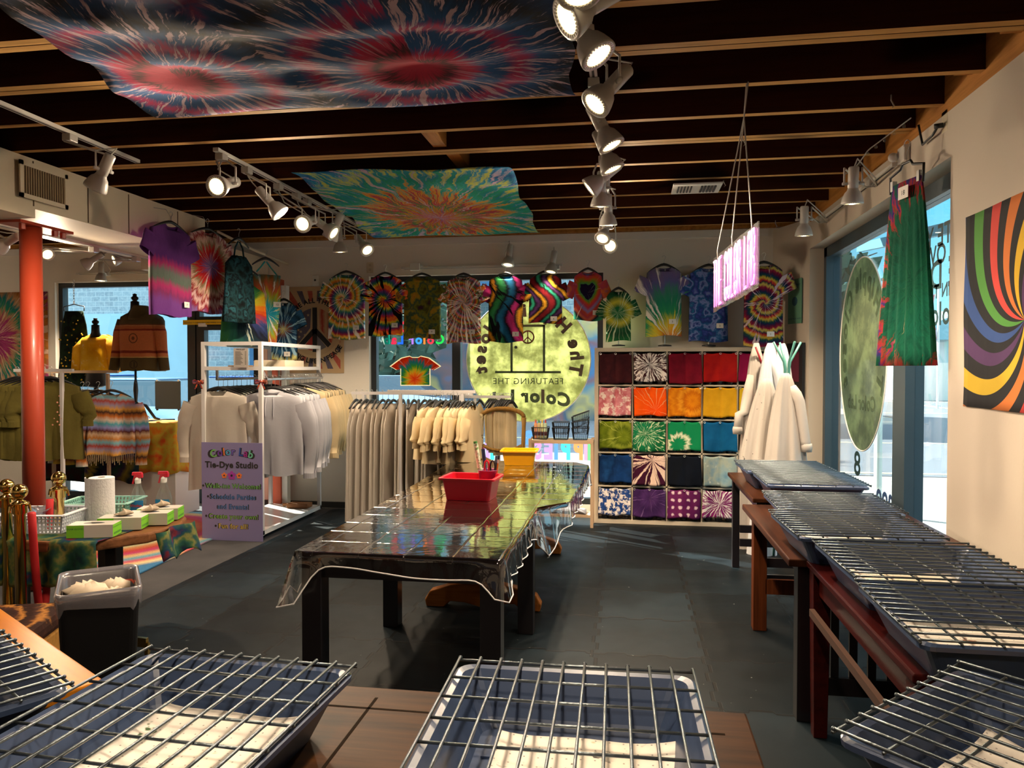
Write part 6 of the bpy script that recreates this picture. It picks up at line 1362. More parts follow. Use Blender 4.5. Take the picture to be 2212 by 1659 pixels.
def wbasket(label, x, hgt, n, tilt=0):
    t = thing('wire_basket', label, 'basket', (x, 7.56, zb+.003)); b = MB()
    for k in range(n):
        z0 = k*.055; z1 = z0+.12
        for z, s in ((z0, .8), (z1, 1.0), ((z0+z1)/2, .9)):
            zt = lambda xx: z+tilt*(xx+.085)*k
            b.tube([(-.085*s, -.09*s, zt(-.085)), (.085*s, -.09*s, zt(.085)), (.085*s, .09*s, zt(.085)), (-.085*s, .09*s, zt(-.085))], .0045 if z == z1 else .002, 5, closed=True)
        for i in range(9):
            u = (i/8-.5)*2; zt = tilt*(u*.085+.085)*k
            for sy in (-1, 1): b.cyl((u*.068, sy*.072, z0+zt), (u*.085, sy*.09, z1+zt), .0018, 4)
            for sx in (-1, 1): b.cyl((sx*.068, u*.072, z0), (sx*.085, u*.09, z1), .0018, 4)
    build('wires', b, bk, t); build('floor_mesh', MB().box((-.068, -.072, 0), (.068, .072, .003)), bk, t)
wbasket('black wire basket with four squeeze bottles, leftmost on the small stand', AY(1168, 930, 7.56).x, .12, 1); wbasket('two nested black wire baskets in the middle of the small stand', AY(1212, 930, 7.56).x, .15, 2); wbasket('tall nest of three black wire baskets nearest the cube shelf', AY(1254, 930, 7.56).x, .2, 3, .18)
for i, (cc_, dc, nm) in enumerate((('#e09a6a', '#d0543a', 'orange'), ('#c8b078', '#3a8a4a', 'tan'), ('#c8c890', '#d8b020', 'yellow-capped'), ('#b0c0a0', '#c8402a', 'pale green'))):
    x = AY(1168, 930, 7.56).x-.052+.034*i; t = thing('squeeze_bottle', nm+' squeeze bottle with pointed cap in the left wire basket', 'bottle', (x, 7.56, zb+.0065)); m = mat('sq_'+str(i), cc_, .4)
    build('bottle', MB().lathe([(.015, 0), (.016, .005), (.016, .15), (.010, .16)], n=12), m, t, smooth=True); build('cap', MB().lathe([(.009, .16), (.007, .185), (.003, .195)], n=10), mat('sqc_'+str(i), dc, .4), t); build('bottle_label', MB().lathe([(.0163, .03), (.0163, .07)], n=12, capb=False, capt=False), mat('dyelab', '#6a3030', .6), t)
# ================================================================== COAT RACKS AND LAB COATS
mint = mat('mint_metal', '#5a9a90', .35); redm = mat('red_metal', '#8a1a24', .4)
def coatrack(label, x, y, h, m, rz):
    t = thing('coat_rack', label, 'coat rack', (x, y, .0125), rz); b = MB()
    for k in range(4):
        a = k*PI/2+.3; c, s = math.cos(a), math.sin(a); b.tube([(c*.02, s*.02, .35), (c*.02, s*.02, h-.22), (c*.03, s*.03, h-.16), (c*.12, s*.12, h)], .009, 8)
    build('prongs', b, m, t, smooth=True); b = MB()
    for k in range(4):
        a = k*PI/2+.3; c, s = math.cos(a), math.sin(a); b.tube([(c*.025, s*.025, h-.48), (c*.04, s*.04, h-.52), (c*.10, s*.10, h-.50), (c*.12, s*.12, h-.42)], .009, 8)
    build('lower_hooks', b, m, t, smooth=True); b = MB()
    for k in range(4):
        a = k*PI/2+.3; c, s = math.cos(a), math.sin(a); b.tube([(c*.02, s*.02, .45), (c*.08, s*.08, .38), (c*.15, s*.15, .30), (c*.18, s*.18, .15), (c*.20, s*.20, .01)], .010, 8)
    build('legs', b, m, t, smooth=True); build('ring', MB().tube([(.15*math.cos(a), .15*math.sin(a), .30) for a in [k*PI/10 for k in range(20)]], .008, 6, closed=True), m, t, smooth=True)
pm = AY(1702, 745, 6.35); coatrack('mint green metal coat rack in the right rear corner', AY(1700, 800, 6.35).x, 6.35, pm.z+.01, mint, 0)
pr = AY(1662, 760, 6.75); coatrack('dark red metal coat rack buried in lab coats beside the cube shelf', AY(1652, 800, 6.85).x, 6.85, pr.z+.03, redm, .4)
coatm = translucent(mat('lab_coat_cotton', '#c8c0b8', .9, var=.04, vs=3, bmp=.3, bs=16), .25)
def splat_mat():
    m = mat('lab_coat_stained', '#c4bcb4', .9); t = m.node_tree; p = t.nodes['Principled BSDF']
    n = noise(t, None, 26, 3, .6); g = noise(t, None, 2.3, 1); cc = mix(t, n.step(.66, .69)*g.step(.45, .6), '#c8c0b8', '#1c1a20'); t.links.new(cc, p.inputs['Base Color']); return translucent(m, .25)
spl = splat_mat()
def coat(label, cx, yt, yb, Y, xl, xr, m, seed, arms=((1, .5),), ecc=.6):
    P = AY(cx, yt, Y); h = P.z-AY(cx, yb, Y).z; L_ = AY(xl, yb, Y).x-P.x; R_ = AY(xr, yb, Y).x-P.x; q = random.Random(seed); ph = q.uniform(0, 6); n = 48
    t = thing('lab_coat', label, 'coat', P); b = MB(); g = []
    for k in range(18):
        f = k/17; wv = f**.62; cxx = (L_+R_)/2*f; hw = .022+(R_-L_)/2*wv*(1-.10*f); r = []
        for j in range(n):
            a = 2*PI*j/n; fo = 1+.22*f**.5*math.sin(a*7+ph)+.12*math.sin(a*15+ph*2+f*2)
            r.append(b.av((cxx+hw*math.cos(a)*(1+.02*math.sin(a*9)), hw*ecc*math.sin(a)*fo, -h*f+(.02*math.sin(a*3+ph) if k == 17 else 0))))
        g.append(r)
    for A, B in zip(g, g[1:]):
        for j in range(n): b.face((A[j], B[j], B[(j+1) % n], A[(j+1) % n]))
    b.face(g[0]); build('coat_body', b, m, t, smooth=True)
    for s, f0 in arms:
        xx = (L_ if s < 0 else R_); pts = [(xx*.25, -.02, -h*.14), (xx*.55, -.05, -h*.30), (xx*.80, -.07, -h*(f0-.07)), (xx*.86, -.07, -h*f0)]
        sv = build('sleeve', MB().tube([Vector(pts[0]).lerp(Vector(pts[1]), .5*i) if i < 2 else Vector(pts[i-1]) for i in range(5)], [.03, .045, .042, .038, .036], 14), m, t, smooth=True)
        build('rolled_cuff', MB().tube([Vector(pts[3])+Vector((0, 0, .035)), Vector(pts[3])+Vector((0, 0, .01)), Vector(pts[3])+Vector((0, 0, -.03))], [.040, .044, .040], 14), m, sv, smooth=True)
    return t
coat('long white lab coat hanging highest against the cube shelf', 1634, 741, 1235, 6.85, 1582, 1678, coatm, 1, ((-1, .38),))
coat('bright white lab coat between the long one and the mint rack', 1664, 741, 985, 6.70, 1622, 1692, mat('lab_coat_bright', '#d8dae0', .9), 2, ((1, .6),))
coat('white lab coat hanging behind the mint rack prongs', 1690, 742, 960, 6.72, 1662, 1722, mat('lab_coat_bright', '#d8dae0', .9), 3, ())
coat('paint-spattered lab coat in the middle of the cluster', 1656, 818, 1002, 6.3, 1598, 1694, spl, 4, ())
coat('cream lab coat with rolled cuffs hanging in front of the mint rack', 1698, 806, 1010, 6.12, 1652, 1744, coatm, 5, ((1, .78),))
coat('lower white coat hem visible below the trays', 1650, 1000, 1235, 6.62, 1612, 1678, mat('lab_coat_bright', '#d8dae0', .9), 6, ())
# ================================================================== LEFT DISPLAY AREA
rl = AY(20, 828, 7.2); rail('pale wooden rail with small tops at the left edge', -7.2, AY(70, 828, 7.2).x, 7.2, rl.z, True, birch2)
ra2 = AY(92, 803, 7.0); rb2 = AY(246, 803, 7.0); rail('pale wooden rail with crocheted sweaters beside the window', ra2.x, rb2.x+.05, 7.0, ra2.z, True, birch2)
rr1, rr2 = AY(72, 800, 6.2), AY(158, 800, 6.2); rail('white metal rail with olive shirts beside the red column', rr1.x-.2, rr2.x, 6.2, rr1.z, True, rackw)
ol = tie('olive_embroidered', ['#5a5226', '#544c22', '#605828'], 'blotch', freq=3, white=0); o_ = long_sleeve_garment('olive_shirt', .50, .74, ol, False, .10, 'olive green embroidered short-sleeved shirt on the white rail', 'olive shirts right of the red column')
build('embroidery', (lambda b: ([b.ball((s*.09+.02*math.sin(k*2.1), -.048-.0005*k, -.14-.03*k), .009, 6) for k in range(10) for s in (-1, 1)], b)[1])(MB()), mat('coral_thread', '#c88a70', .7), o_)
run(o_, [((rr2.x-.24-.07*i, 6.2-.0, rr1.z-.10), R(20+q.uniform(-4, 4)), 1) for i in range(6)], 'dark hanger carrying an olive shirt', .46, 'hangers of the olive shirts', up=.07)
cro = tie('crochet', ['#b8762a', '#c8a888', '#5a2420', '#8a8ac0', '#4a9aa8', '#c8b8a8', '#b86a2a', '#3a2a28', '#c89040', '#8a8098', '#9a3a28', '#6aa8b8'], 'stripe', freq=2.2, white=.22, wcol='#c8b8a0', warp=.02)
cro2 = tie('crochet_dark', ['#5a4a28', '#8a4a2a', '#3a5a5a', '#a08a30', '#5a2420', '#4a4a6a', '#a8782a', '#3a3a30'], 'stripe', freq=2.2, white=.16, wcol='#b8a890', warp=.02)
for k, (px_, Y_, m, rz, l) in enumerate(((240, 6.75, cro, R(25), 'striped crocheted sweater with pastel bands, front-most on the wooden rail'), (212, 6.95, cro2, R(30), 'striped crocheted sweater in rust and teal, second on the wooden rail'), (190, 7.05, cro2, R(34), 'striped crocheted sweater in ochre, third on the wooden rail'), (178, 7.15, cro, R(38), 'striped crocheted sweater hanging last on the wooden rail'))):
    g = long_sleeve_garment('crochet_sweater', .42, .62, m, False, .40, l, 'crocheted sweaters', 'sweater'); g.location = AY(px_, 850, Y_); g.rotation_euler = (0, 0, rz)
    b = MB()
    for i in range(26): x = -.22+.44*i/25; b.tube([(x, -.03, -.60), (x+.005*math.sin(i), -.03, -.68-.02*(i % 3))], .003, 4)
    build('fringe', b, mat('fringe_yarn', '#9a8668', .9), g); make_hanger(g.location, rz, .4, 'black hanger holding the '+l.split(',')[0]+' number '+'one two three four'.split()[k] if False else 'black hanger above the '+l.replace('striped crocheted ', ''), 'hangers of the crocheted sweaters')
for k, (px_, m, w_, h_, l) in enumerate(((40, mat('coral_top', '#b8484a', .85), .24, .36, 'coral camisole'), (27, mat('teal_top', '#1f6a78', .85), .22, .50, 'teal skirt'), (19, mat('ivory_top', '#c8b8a0', .85), .2, .5, 'ivory top'), (10, tie('print_a', ['#a8781c', '#3a1c28', '#5a2a20', '#7a8a2a'], 'blotch', freq=18, white=0), .28, .62, 'ochre and plum printed top'), (-6, tie('print_b', ['#5a3a20', '#2a3a20', '#8a6a2a', '#3a1818'], 'blotch', freq=18, white=0), .28, .62, 'brown and green printed top'))):
    p = AY(px_, 862, 7.2); g = edge_item('camisole', l+' on the rail at the left edge', 'top', 'small tops at the left edge', w_, h_, m, .07, 1.2, .5); g.location = p; g.rotation_euler = (0, 0, R(35)); make_hanger(p, R(35), w_, 'black hanger carrying the '+l, 'hangers at the left edge')
# mannequins
def mannequin(label, px_, ytop, Y, base_z, head=True, pole=True, sh_y=None, w=.36, hgt=.62):
    P = AY(px_, ytop, Y); t = thing('dress_form', label, 'mannequin', (P.x, Y, base_z)); top = P.z-base_z; zs = AY(px_, sh_y, Y).z-base_z
    build('torso', MB().lathe([(.06, zs-hgt), (w*.42, zs-hgt+.03), (w*.36, zs-hgt*.62), (w*.46, zs-.22), (w*.44, zs-.10), (w*.22, zs-.02), (.052, zs+.02), (.048, zs+.10)], n=24, M=Matrix.Diagonal(Vector((1, .62, 1)))), bk, t, smooth=True)
    build('finial', MB().lathe([(.05, zs+.10), (.02, zs+.115), (.035, zs+.13), (.038, zs+.15), (.02, zs+.165), (.022, zs+.185), (.004, top)], n=20), espresso, t, smooth=True)
    if pole:
        build('pole', MB().lathe([(.012, .16), (.018, .25), (.026, .34), (.020, .42), (.012, .46), (.012, zs-hgt+.01)], n=16), bk, t, smooth=True)
        for k in range(3): a = k*2*PI/3+.5; build('leg', MB().tube([(0, 0, .20), (.10*math.cos(a), .10*math.sin(a), .17), (.19*math.cos(a), .19*math.sin(a), .03), (.24*math.cos(a), .24*math.sin(a), .012)], [.02, .018, .015, .012], 8), bk, t, smooth=True)
    return t, zs, P
zp = AY(300, 912, 7.45).z
mannequin('black dress form on a turned pole wearing the patterned jacket', 291, 634, 7.45, zp+.012, sh_y=672)
mannequin('black dress form wearing the yellow cropped top', 206, 690, 7.75, zp+.012, sh_y=722, w=.32, pole=True)
m, t_, p_ = newmat('jacket_cotton'); x, y, z = objc(t_); zz = (z*-1)+(noise(t_, None, 12, 2)-.5)*.012
n = t_.nodes.new('ShaderNodeValToRGB'); n.color_ramp.interpolation = 'CONSTANT'; t_.links.new((zz/.72).k, n.inputs[0])
bands = [(0, '#4a3a1e'), (.20, '#7a3a20'), (.215, '#c8905a'), (.23, '#b8683c'), (.27, '#8a2a1c'), (.30, '#d07a48'), (.60, '#8a2a1c'), (.64, '#d07a48'), (.69, '#c8a060'), (.71, '#54421f'), (.95, '#d07a48'), (.97, '#7a4428')]
n.color_ramp.elements[0].color = c4(bands[0][1]); n.color_ramp.elements[1].position = bands[1][0]; n.color_ramp.elements[1].color = c4(bands[1][1])
for a_, c_ in bands[2:]: e = n.color_ramp.elements.new(a_); e.color = c4(c_)
nn = noise(t_, None, 60, 2); rr_ = ((x*x)+((z+.30)*(z+.30)))**.5; dsg = ((rr_*150).sin().gt(.3))*rr_.lt(.055)
r2 = ((x*x)+((z+.585)*(z+.585)))**.5; dsg = dsg+(((r2-.04).abs()).lt(.006))+((r2.lt(.03))*((x*160).sin().gt(0)))
cc = mix(t_, dsg.min(1)*.75, n.outputs[0], '#2a1c14'); cc = mix(t_, nn*.3, cc, '#3a2a18'); t_.links.new(cc, p_.inputs['Base Color']); p_.inputs['Roughness'].default_value = .95; translucent(m, .12)
P = AY(298, 672, 7.40); h = P.z-AY(298, 800, 7.4).z
t = thing('patterned_jacket', 'brown and orange hooded jacket with printed bands on the taller dress form', 'jacket', (P.x, 7.43, P.z)); wj = AY(340, 700, 7.4).x-AY(258, 700, 7.4).x
build('body', body_mb(.44, h, d=.24, neck=.085, fold=.010, seed=9, sh=.06, flare=.03), m, t, smooth=True)
for s in (-1, 1):
    b = MB(); b.tube([(s*.19, 0, -.11), (s*.245, 0, -.24), (s*.27, -.01, -.42), (s*.305, -.02, -h+.0)], [.072, .066, .056, .054], 16); build('sleeve', b, m, t, smooth=True)
b = MB(); b.grid(lambda u, v: (.11*math.sin(PI*(u-.5)*1.9)*(.6+.6*v), -.11*math.cos(PI*(u-.5)*1.9)*(.7+.6*v)+.02, .06-.12*v-.04*math.cos(PI*(u-.5))*v), 20, 8); build('hood', b, m, t, smooth=True, sol=.012)
ym_ = tie('yellow_dye', ['#d89a10', '#e8b020', '#f0c040', '#d89010'], 'blotch', freq=5, white=.3, wcol='#f0d898', tr=.3)
P = AY(207, 722, 7.72); h = P.z-AY(207, 803, 7.72).z; t = thing('yellow_top', 'yellow and white tie-dye cropped sweatshirt on the shorter dress form', 'shirt', (P.x, 7.75, P.z))
build('body', body_mb(.36, h, d=.24, neck=.085, fold=.012, seed=3, sh=.05, flare=.2), ym_, t, smooth=True)
for s in (-1, 1): build('sleeve', MB().tube([(s*.13, 0, -.08), (s*.22, -.02, -.18), (s*.24, -.04, -h+.02)], [.07, .075, .06], 14), ym_, t, smooth=True)
# hanging trousers with chain
P = AY(160, 672, 7.8); h = P.z-AY(160, 835, 7.8).z; t = edge_item('printed_trousers', 'black trousers with yellow flower print hanging on a chain in the left window', 'trousers', None, .30, h, tie('flower_print', ['#0c0e10', '#101a14', '#16281a', '#0a0c10', '#1c2a18'], 'blotch', freq=7, white=.0, black=.0), .08, 1.5, .8); del_ = 0
t.location = P
b = MB(); qq = random.Random(3)
for i in range(46): z = -h*(.12+.85*qq.random()); x = qq.uniform(-.5, .5)*(.26+.14*(-z/h)); b.ball((x, -.055-.01*abs(z), z), qq.uniform(.006, .012), 6)
build('flowers', b, mat('flower_yellow', '#b89a1c', .8), t)
if 'group' in t: del t['group']
b = MB(); zc = AY(160, 608, 7.8).z
for i in range(9): zz_ = P.z+.10+(zc-P.z-.10)*i/8; b.tube([(P.x+(.010*math.cos(a) if i % 2 else 0), 7.8+(0 if i % 2 else .010*math.cos(a)), zz_+.020*math.sin(a)) for a in [k*PI/4 for k in range(8)]], .0025, 5, closed=True)
tag(build('hanging_chain', b, wire), 'metal chain from which the flower-print trousers hang', 'chain')
t = thing('clip_hanger', 'black clip hanger holding the flower-print trousers', 'hanger', P); build('frame', MB().tube([(-.13, 0, .0), (-.135, 0, .05), (0, 0, .08), (.135, 0, .05), (.13, 0, 0)], .006, 8), wood_h, t, smooth=True); build('hook', MB().cyl((0, 0, .08), (0, 0, .11), .003), wire, t)
# pedestals with draped cloths
def pedestal(label, x0, x1, y0, y1, z): return tag(build('pedestal', MB().box((x0, y0, .013), (x1, y1, z)), mat('pedestal_white', '#c8c4c0', .6), bev=.004), label, 'pedestal')
a0, a1 = AY(300, 950, 7.3).x, AY(378, 950, 7.3).x; pedestal('white display pedestal under the orange cloth', a0, a1, 7.3, 7.75, zp); b0, b1 = AY(190, 950, 7.25).x, AY(292, 950, 7.25).x; pedestal('white display pedestal under the dark purple cloth', b0, b1, 7.25, 7.95, zp)
def drape(name, label, x0, x1, y0, y1, zt, zb_, m, seed, fl=.05):
    b = MB(); N = 72; g = []; q = random.Random(seed); ph = q.uniform(0, 6)
    per = []
    for i in range(N):
        s = i/N*4; k = int(s); f = s-k; per.append([(x0+(x1-x0)*f, y0), (x1, y0+(y1-y0)*f), (x1-(x1-x0)*f, y1), (x0, y1-(y1-y0)*f)][k])
    cx, cy = (x0+x1)/2, (y0+y1)/2
    for k in range(9):
        f = k/8; g.append([b.av((cx+(x-cx)*(1.015+fl*f+.035*f*math.sin(i*1.05+ph)), cy+(y-cy)*(1.015+fl*f+.05*f*math.sin(i*.9+ph)), zt+.004-(zt-zb_)*f*(1+.03*math.sin(i*.5+ph)))) for i, (x, y) in enumerate(per)])
    b.face([j for j in g[0]])
    for A, B in zip(g, g[1:]):
        for j in range(N): b.face((A[j], B[j], B[(j+1) % N], A[(j+1) % N]))
    o = build(name, b, m, smooth=True, sol=.002); tag(o, label, 'cloth'); return o
drape('draped_cloth', 'orange, red and lime tie-dye cloth draped over the right display pedestal', a0, a1, 7.3, 7.75, zp, AY(340, 1022, 7.3).z, tie('orange_cloth', ['#c83020', '#d85020', '#e07a20', '#c8b040', '#e0602a', '#c83a28'], 'grid', white=.22, wcol='#d8b870', tr=.35), 1, .12)
drape('draped_cloth', 'dark purple and green tie-dye cloth draped over the left display pedestal', b0, b1, 7.25, 7.95, zp, AY(250, 1040, 7.25).z, tie('purple_green_cloth', ['#14122a', '#2a1a3c', '#1c3a30', '#3a2a4a', '#8a7a2a', '#1a2a30'], 'rings', c=(-6.0, .62), freq=2.4, white=.14, wcol='#6a4a70', nr=5), 2, .10)
q0 = AY(180, 985, 7.6); t = thing('side_table', 'low black side table with dark cloth beside the left window', 'table', (q0.x, 7.6, .013)); build('top', MB().box((-.42, -.2, q0.z-.05), (.42, .2, q0.z-.02)), bk, t)
for sx in (-1, 1):
    for sy in (-1, 1): build('leg', MB().box((sx*.38-.02, sy*.17-.02, 0), (sx*.38+.02, sy*.17+.02, q0.z-.051)), bk, t)
drape('draped_cloth', 'maroon and dark green cloth hanging over the low black table', q0.x-.42, q0.x+.42, 7.41, 7.79, q0.z, .35, tie('maroon_green', ['#3a0e14', '#2a1014', '#123028', '#4a1018', '#1a1c18'], 'blotch', freq=3, white=0), 4, .03)
# ================================================================== DECALS ON THE GLASS
YG = YB+.092
def circ_at(cx, cy, r, n=64): return [(cx+r*math.cos(2*PI*i/n), cy+r*math.sin(2*PI*i/n)) for i in range(n)]
def decal_mat(name, c1, c2, al=.92, sc_=4, trn=.75):
    m, t, p = newmat(name); cc = mix(t, noise(t, None, sc_, 5, .65).step(.35, .68), c1, c2); t.links.new(cc, p.inputs['Base Color']); p.inputs['Roughness'].default_value = .6; translucent(m, trn)
    o = t.nodes['Material Output']; s = o.inputs[0].links[0].from_socket; tr = t.nodes.new('ShaderNodeBsdfTransparent'); ms = t.nodes.new('ShaderNodeMixShader'); ms.inputs[0].default_value = al
    t.links.new(tr.outputs[0], ms.inputs[1]); t.links.new(s, ms.inputs[2]); t.links.new(ms.outputs[0], o.inputs[0]); return m
dm = decal_mat('moon_decal', '#8a8a58', '#d2d19a', .93, 4, .8); dt = mat('decal_dark', '#5a6a50', .7); dt2 = mat('decal_brown', '#6a5c50', .7)
C = AY(1140, 776, YG); rad = AY(1276, 776, YG).x-C.x
t = thing('window_decal', 'large round yellow-green decal with mirrored door and lettering on the rear window', 'decal', C)
build('disc', MB().prism(circ_at(0, 0, rad), 0, .001, M=XZm(.004)), dm, t); build('rim', MB().tube([(rad*math.cos(a), .003, rad*math.sin(a)) for a in [2*PI*i/72 for i in range(72)]], .006, 5, closed=True), trim_w, t)
S = rad/.68; MI = lambda a_, c_: (-a_, -.001, c_)
b = MB(); arctext(b, 'The Hippie Closet', .19*S, 0, 0, .47*S, 0, MI, bold=.05, sp=1.12); build('lettering', b, dt2, t)
b = MB(); text(b, 'FEATURING THE', .095*S, lambda a_, c_: (-a_, -.001, -.27*S+c_), bold=.0, sp=1.1); build('lettering', b, dt, t)
b = MB(); text(b, 'Color Lab', .19*S, lambda a_, c_: (-a_, -.001, -.46*S+c_-.25*a_*a_), (0, 0, 1, 0), bold=.05, align=.5, sp=1.05); build('lettering', b, [dt, dt2], t)
b = MB(); z0 = -.14*S
b.box((-.36*S, -.002, z0-.012), (.36*S, 0, z0+.012)).box((-.19*S, -.002, z0), (-.165*S, 0, .37*S)).box((.165*S, -.002, z0), (.19*S, 0, .37*S)).box((-.19*S, -.002, .35*S), (.19*S, 0, .375*S)).prism(circ_at(-.13*S, .13*S, .018, 12), 0, .001, M=XZm(-.001)); build('door_drawing', b, dt, t)
b = MB(); pc = (0, .24*S); pr_ = .066*S; b.tube([(pc[0]+pr_*math.cos(a), 0, pc[1]+pr_*math.sin(a)) for a in [2*PI*i/28 for i in range(28)]], .008, 6, closed=True)
for an in (90, 270, 225, 315): b.cyl((pc[0], 0, pc[1]), (pc[0]+pr_*math.cos(R(an)), 0, pc[1]+pr_*math.sin(R(an))), .006, 6)
build('peace_sign', b, mat('peace_brown', '#7a4838', .7), t)
# shirt shaped decal
Cs = AY(897, 800, YG); u_ = AY(950, 800, YG).x-Cs.x; t = thing('window_decal', 'orange rainbow t-shirt shaped decal with pale outline on the rear window', 'decal', Cs)
so2 = [(-.22, 1.0), (-.12, .90), (.12, .90), (.22, 1.0), (.55, .86), (1.0, .28), (.74, .02), (.58, .14), (.58, -1.05), (-.58, -1.05), (-.58, .14), (-.74, .02), (-1.0, .28), (-.55, .86)]
sc2 = [(x*u_, z*u_*.55) for x, z in so2]; md = tie('shirt_decal', ['#d8401c', '#e8882a', '#d8c838', '#4aa84a', '#2a90b0', '#d8501c', '#c83a1c', '#d8481c'], 'rings', c=(0, -.10), freq=2.6, white=.16, nr=9, tr=.6, warp=.03)
build('print', MB().prism(sc2, 0, .001, M=XZm(-.0)), md, t); build('outline', MB().prism([(x*1.06, z*1.06) for x, z in sc2], 0, .001, M=XZm(.002)), translucent(mat('outline_cream', '#e8dcc0', .7), .5), t)
lt = [translucent(mat('win_'+n, c, .4), .5) for n, c in (('green', '#18a040'), ('red', '#c02a3a'), ('orange', '#e0682a'), ('blue', '#2a78d0'), ('violet', '#8a5ad0'), ('royal', '#1a50c8'), ('crimson', '#b01a3a'), ('teal', '#108a70'))]
C = AY(893, 737, YG); t = thing('window_lettering', 'mirrored multicoloured two-word lettering above the t-shirt decal', 'lettering', C)
b = MB(); text(b, 'Color Lab', .145, lambda a_, c_: (-a_, -.001, c_-.03), range(8), bold=.035, sp=1.12); build('lettering', b, lt, t)
C = AY(868, 690, YG); t = thing('window_lettering', 'mirrored black and red lettering half hidden behind the olive shirt', 'lettering', C)
b = MB(); text(b, 'now', .16, lambda a_, c_: (-a_, -.001, c_+.06), (0,), bold=.02); text(b, 'Of', .16, lambda a_, c_: (-a_, -.001, c_-.14), (1,), bold=.05); build('lettering', b, [ink, lt[1]], t)
pas = [translucent(mat('pas_'+n, c, .5), .5) for n, c in (('green', '#5ad070'), ('pink', '#d080a0'), ('orange', '#e88050'), ('teal', '#40b8b0'), ('blue', '#5080c0'), ('violet', '#a080c8'), ('rose', '#c87aa8'))]
C = AY(1292, 985, YG); zc = AY(1200, 990, YG).z; sz = .27; YI = YB+.03
t = thing('window_lettering', 'mirrored pastel bubble letters reading HIPPIES low on the rear window', 'lettering', (AY(1296, 985, YG).x, YG, zc)); sw_ = {}
for k, ch in enumerate('HIPPIES'):
    b = MB(); v, f, wd = glyph(ch, .06); x0 = {0: 0, 1: .13, 2: .185, 3: .325, 4: .46, 5: .52, 6: .65}[k]; bb = len(b.v)
    for q_ in v: b.av((-(x0+q_[0]*.19), -.002, q_[1]*sz))
    for q_ in f: b.face([bb+i for i in q_])
    build('letter', b, pas[k], t)
C = AY(1062, 990, YG); t = thing('window_lettering', 'mirrored pastel letters IN low on the rear window beside the chair', 'lettering', (C.x, YG, C.z))
for k, ch in enumerate('IN'):
    b = MB(); text(b, ch, .27, lambda a_, c_: (-(a_*.8+.11*k), -.002, c_), bold=.06); build('letter', b, pas[3 if k == 0 else 5], t)
C = AY(1140, 960, YG); t = thing('window_lettering', 'mirrored pale blue ampersand right of the carved chair', 'lettering', C); b = MB(); text(b, '&', .22, lambda a_, c_: (-a_, -.002, c_), bold=.05); build('letter', b, pas[4], t)
C = AY(300, 907, YG); t = thing('window_lettering', 'mirrored white handle @the low on the left window', 'lettering', C); b = MB(); text(b, '@the', .14, lambda a_, c_: (-a_, -.001, c_-.04), bold=.01); build('lettering', b, trim_w, t)
a, c_ = AY(336, 823, YG), AY(391, 884, YG); t = thing('window_sign', 'grey square back of a sign fixed to the left window', 'sign', ((a.x+c_.x)/2, YG, (a.z+c_.z)/2)); ww, hh_ = (c_.x-a.x)/2, (a.z-c_.z)/2
build('board', MB().box((-ww, -.012, -hh_), (ww, 0, hh_)), mat('sign_back_grey', '#4a4a48', .7), t)
for sx in (-1, 1): build('suction_cup', MB().cyl((sx*ww*.85, -.014, hh_+.006), (sx*ww*.85, 0, hh_+.006), .012), trim_w, t); build('suction_cup', MB().cyl((sx*ww*.85, -.014, -hh_-.006), (sx*ww*.85, 0, -hh_-.006), .012), bk, t)
a, c_ = AY(395, 701, YB+.03), AY(492, 691, YB+.03); t = thing('door_strip', 'yellow strip with black capitals across the top of the glass door', 'sign', (a.x, YB+.035, (a.z+c_.z)/2)); L = px(497)-a.x; hh_ = .028
build('strip', MB().box((0, -.004, -hh_), (L, 0, hh_)), mat('strip_yellow', '#d8b418', .6), t); b = MB(); tx = 'THIS DOOR TO REMAIN UNLOCKED DURING WORKING HOURS'; s_0 = sum(adv(q_, .02) for q_ in tx); text(b, tx, .96*L/s_0*1.0, lambda a_, c__: (a_+.01, -.0055, c__-.012), bold=.02, align=0); build('lettering', b, ink, t)
# right window: oval (round) decal and mirrored words
XG = XR+.168
C = AX(1866, 765, XG); yl, yr_ = AX(1816, 765, XG).y, AX(1918, 765, XG).y; rz_ = (AX(1862, 556, XG).z-AX(1866, 975, XG).z)/2; ry = abs(yl-yr_)/2
t = thing('window_decal', 'large round pale green decal seen edge-on on the right window', 'decal', (XG, (yl+yr_)/2, C.z))
YZm = Matrix(((0, 0, 1, 0), (1, 0, 0, 0), (0, 1, 0, 0), (0, 0, 0, 1)))
dm2 = decal_mat('moon_decal_side', '#6a7458', '#9aa67a', .86, 4, .6)
build('disc', MB().prism(circ_at(0, 0, ry), 0, .001, M=Matrix.Scale(rz_/ry, 4, (0, 0, 1)) @ YZm), dm2, t); b = MB(); b.tube([(-.004, ry*math.cos(a), rz_*math.sin(a)) for a in [2*PI*i/64 for i in range(64)]], .006, 5, closed=True); build('rim', b, trim_w, t)
b = MB(); arctext(b, 'The Hippie Closet', .19, 0, 0, .47*ry/.68, 0, lambda a_, c__: (-.006, a_, c__*rz_/ry), bold=.05, sp=1.1); text(b, 'Color Lab', .16, lambda a_, c__: (-.006, a_, -.5*ry/.68+c__), bold=.04); build('lettering', b, decal_mat('side_letters', '#5a6650', '#6a7458', .55), t)
tt_ = mat('window_text_teal', '#123a40', .5)
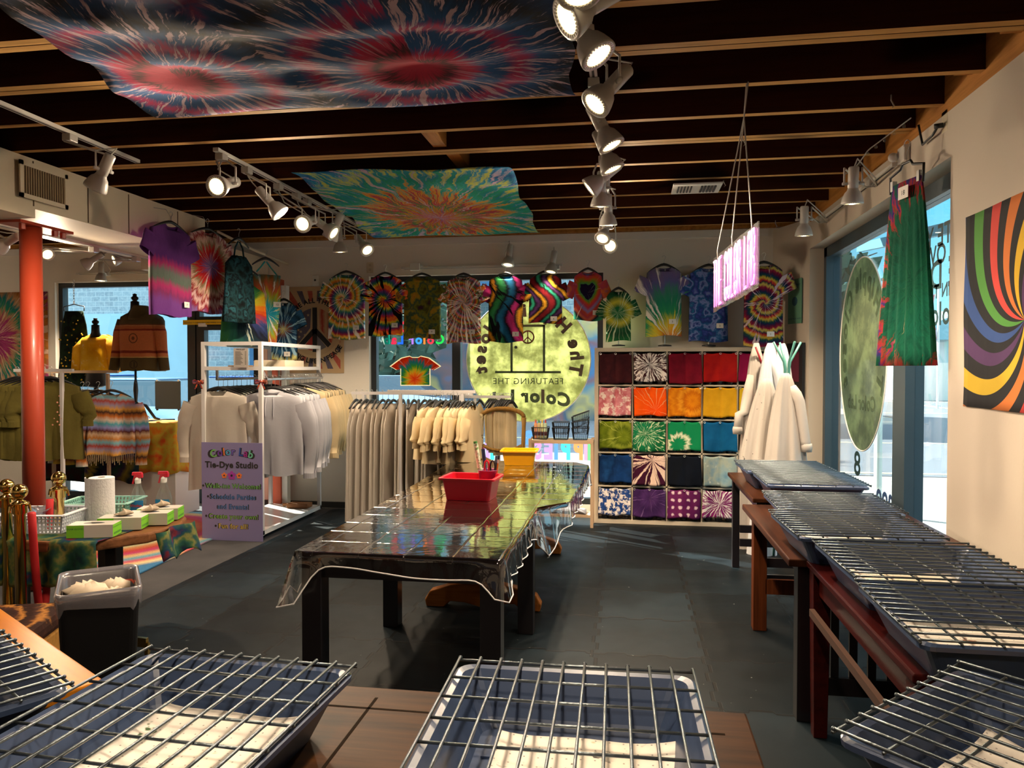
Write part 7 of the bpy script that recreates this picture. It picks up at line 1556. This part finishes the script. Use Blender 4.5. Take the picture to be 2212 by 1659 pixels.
for s, pyc, sz, yoff, l in (('CREATE YOUR', 506, .185, -.58, 'words at the top'), ('OWN', 547, .17, -.02, 'word on the second line'), ('TIE DYE', 592, .25, -.40, 'large words on the third line'), ('IN THE', 627, .12, -.08, 'small words on the fourth line'), ('Color Lab', 678, .20, -.22, 'words on the lowest line')):
    p = AX(2043, pyc, XG); t = thing('window_lettering', 'mirrored dark teal '+l+', right window, beside the skirt', 'lettering', (XG-.006, p.y+yoff, p.z)); b = MB(); text(b, s, sz, lambda a_, c__: (0, a_, c__-sz*.3), bold=.02, align=0); build('lettering', b, tt_, t)
C = AX(1960, 1085, XG); t = thing('window_lettering', 'mirrored dark blue curled letters low on the right window', 'lettering', (XG-.006, AX(1915, 1085, XG).y, AX(1915, 1095, XG).z)); b = MB(); text(b, 'moo', .22, lambda a_, c__: (0, a_, c__), bold=.04); build('lettering', b, mat('navy_vinyl', '#24406e', .5), t)
C = AX(1853, 1005, XG); t = thing('window_lettering', 'mirrored dark teal number 8 on the right window below the oval decal', 'lettering', (XG-.006, C.y, C.z-.08)); b = MB(); text(b, '8', .28, lambda a_, c__: (0, a_*1.3, c__), bold=.02); build('lettering', b, tt_, t)
# string of bulbs and hooks near the right wall top
p0 = AX(1968, 238, 1.62); p1 = AX(1826, 376, 1.55); b = MB(); pts = []
for i in range(24): u = i/23; pp = p0.lerp(p1, u)+Vector((0, 0, -.05*math.sin(PI*u*3)*.4)); pp.z = min(pp.z, ZJ-.012); pts.append(pp)
t = thing('string_lights', 'unlit clear string lights looped along the joists near the right wall', 'string lights', p0); rel = [p-p0 for p in pts]; build('wire', MB().tube(rel, .004, 6), wire, t)
for k in range(2, 22, 3): build('bulb', MB().ball(rel[k]+Vector((0, 0, -.018)), .011, 8), pet, t, smooth=True)
for i, (x, y, z_, l) in enumerate(((1925, 225, 3.05, 'clear glass swag hook near the right wall top'), (1605, 308, 3.07, 'small chrome ceiling hook above the neon sign'), (1563, 398, 3.07, 'small chrome ceiling hook left of the neon sign cords'), (1675, 487, 3.05, 'small chrome hook at the rear right corner'))):
    p = AZ(x, y, z_-.02); tag(build('ceiling_hook', MB().tube([p+Vector((0, 0, ZJ-p.z)), p+Vector((0, 0, .02)), p+Vector((.015, 0, -.01)), p+Vector((0, 0, -.025)), p+Vector((-.018, 0, -.01))], .004, 6), wire, smooth=True), l, 'hook')
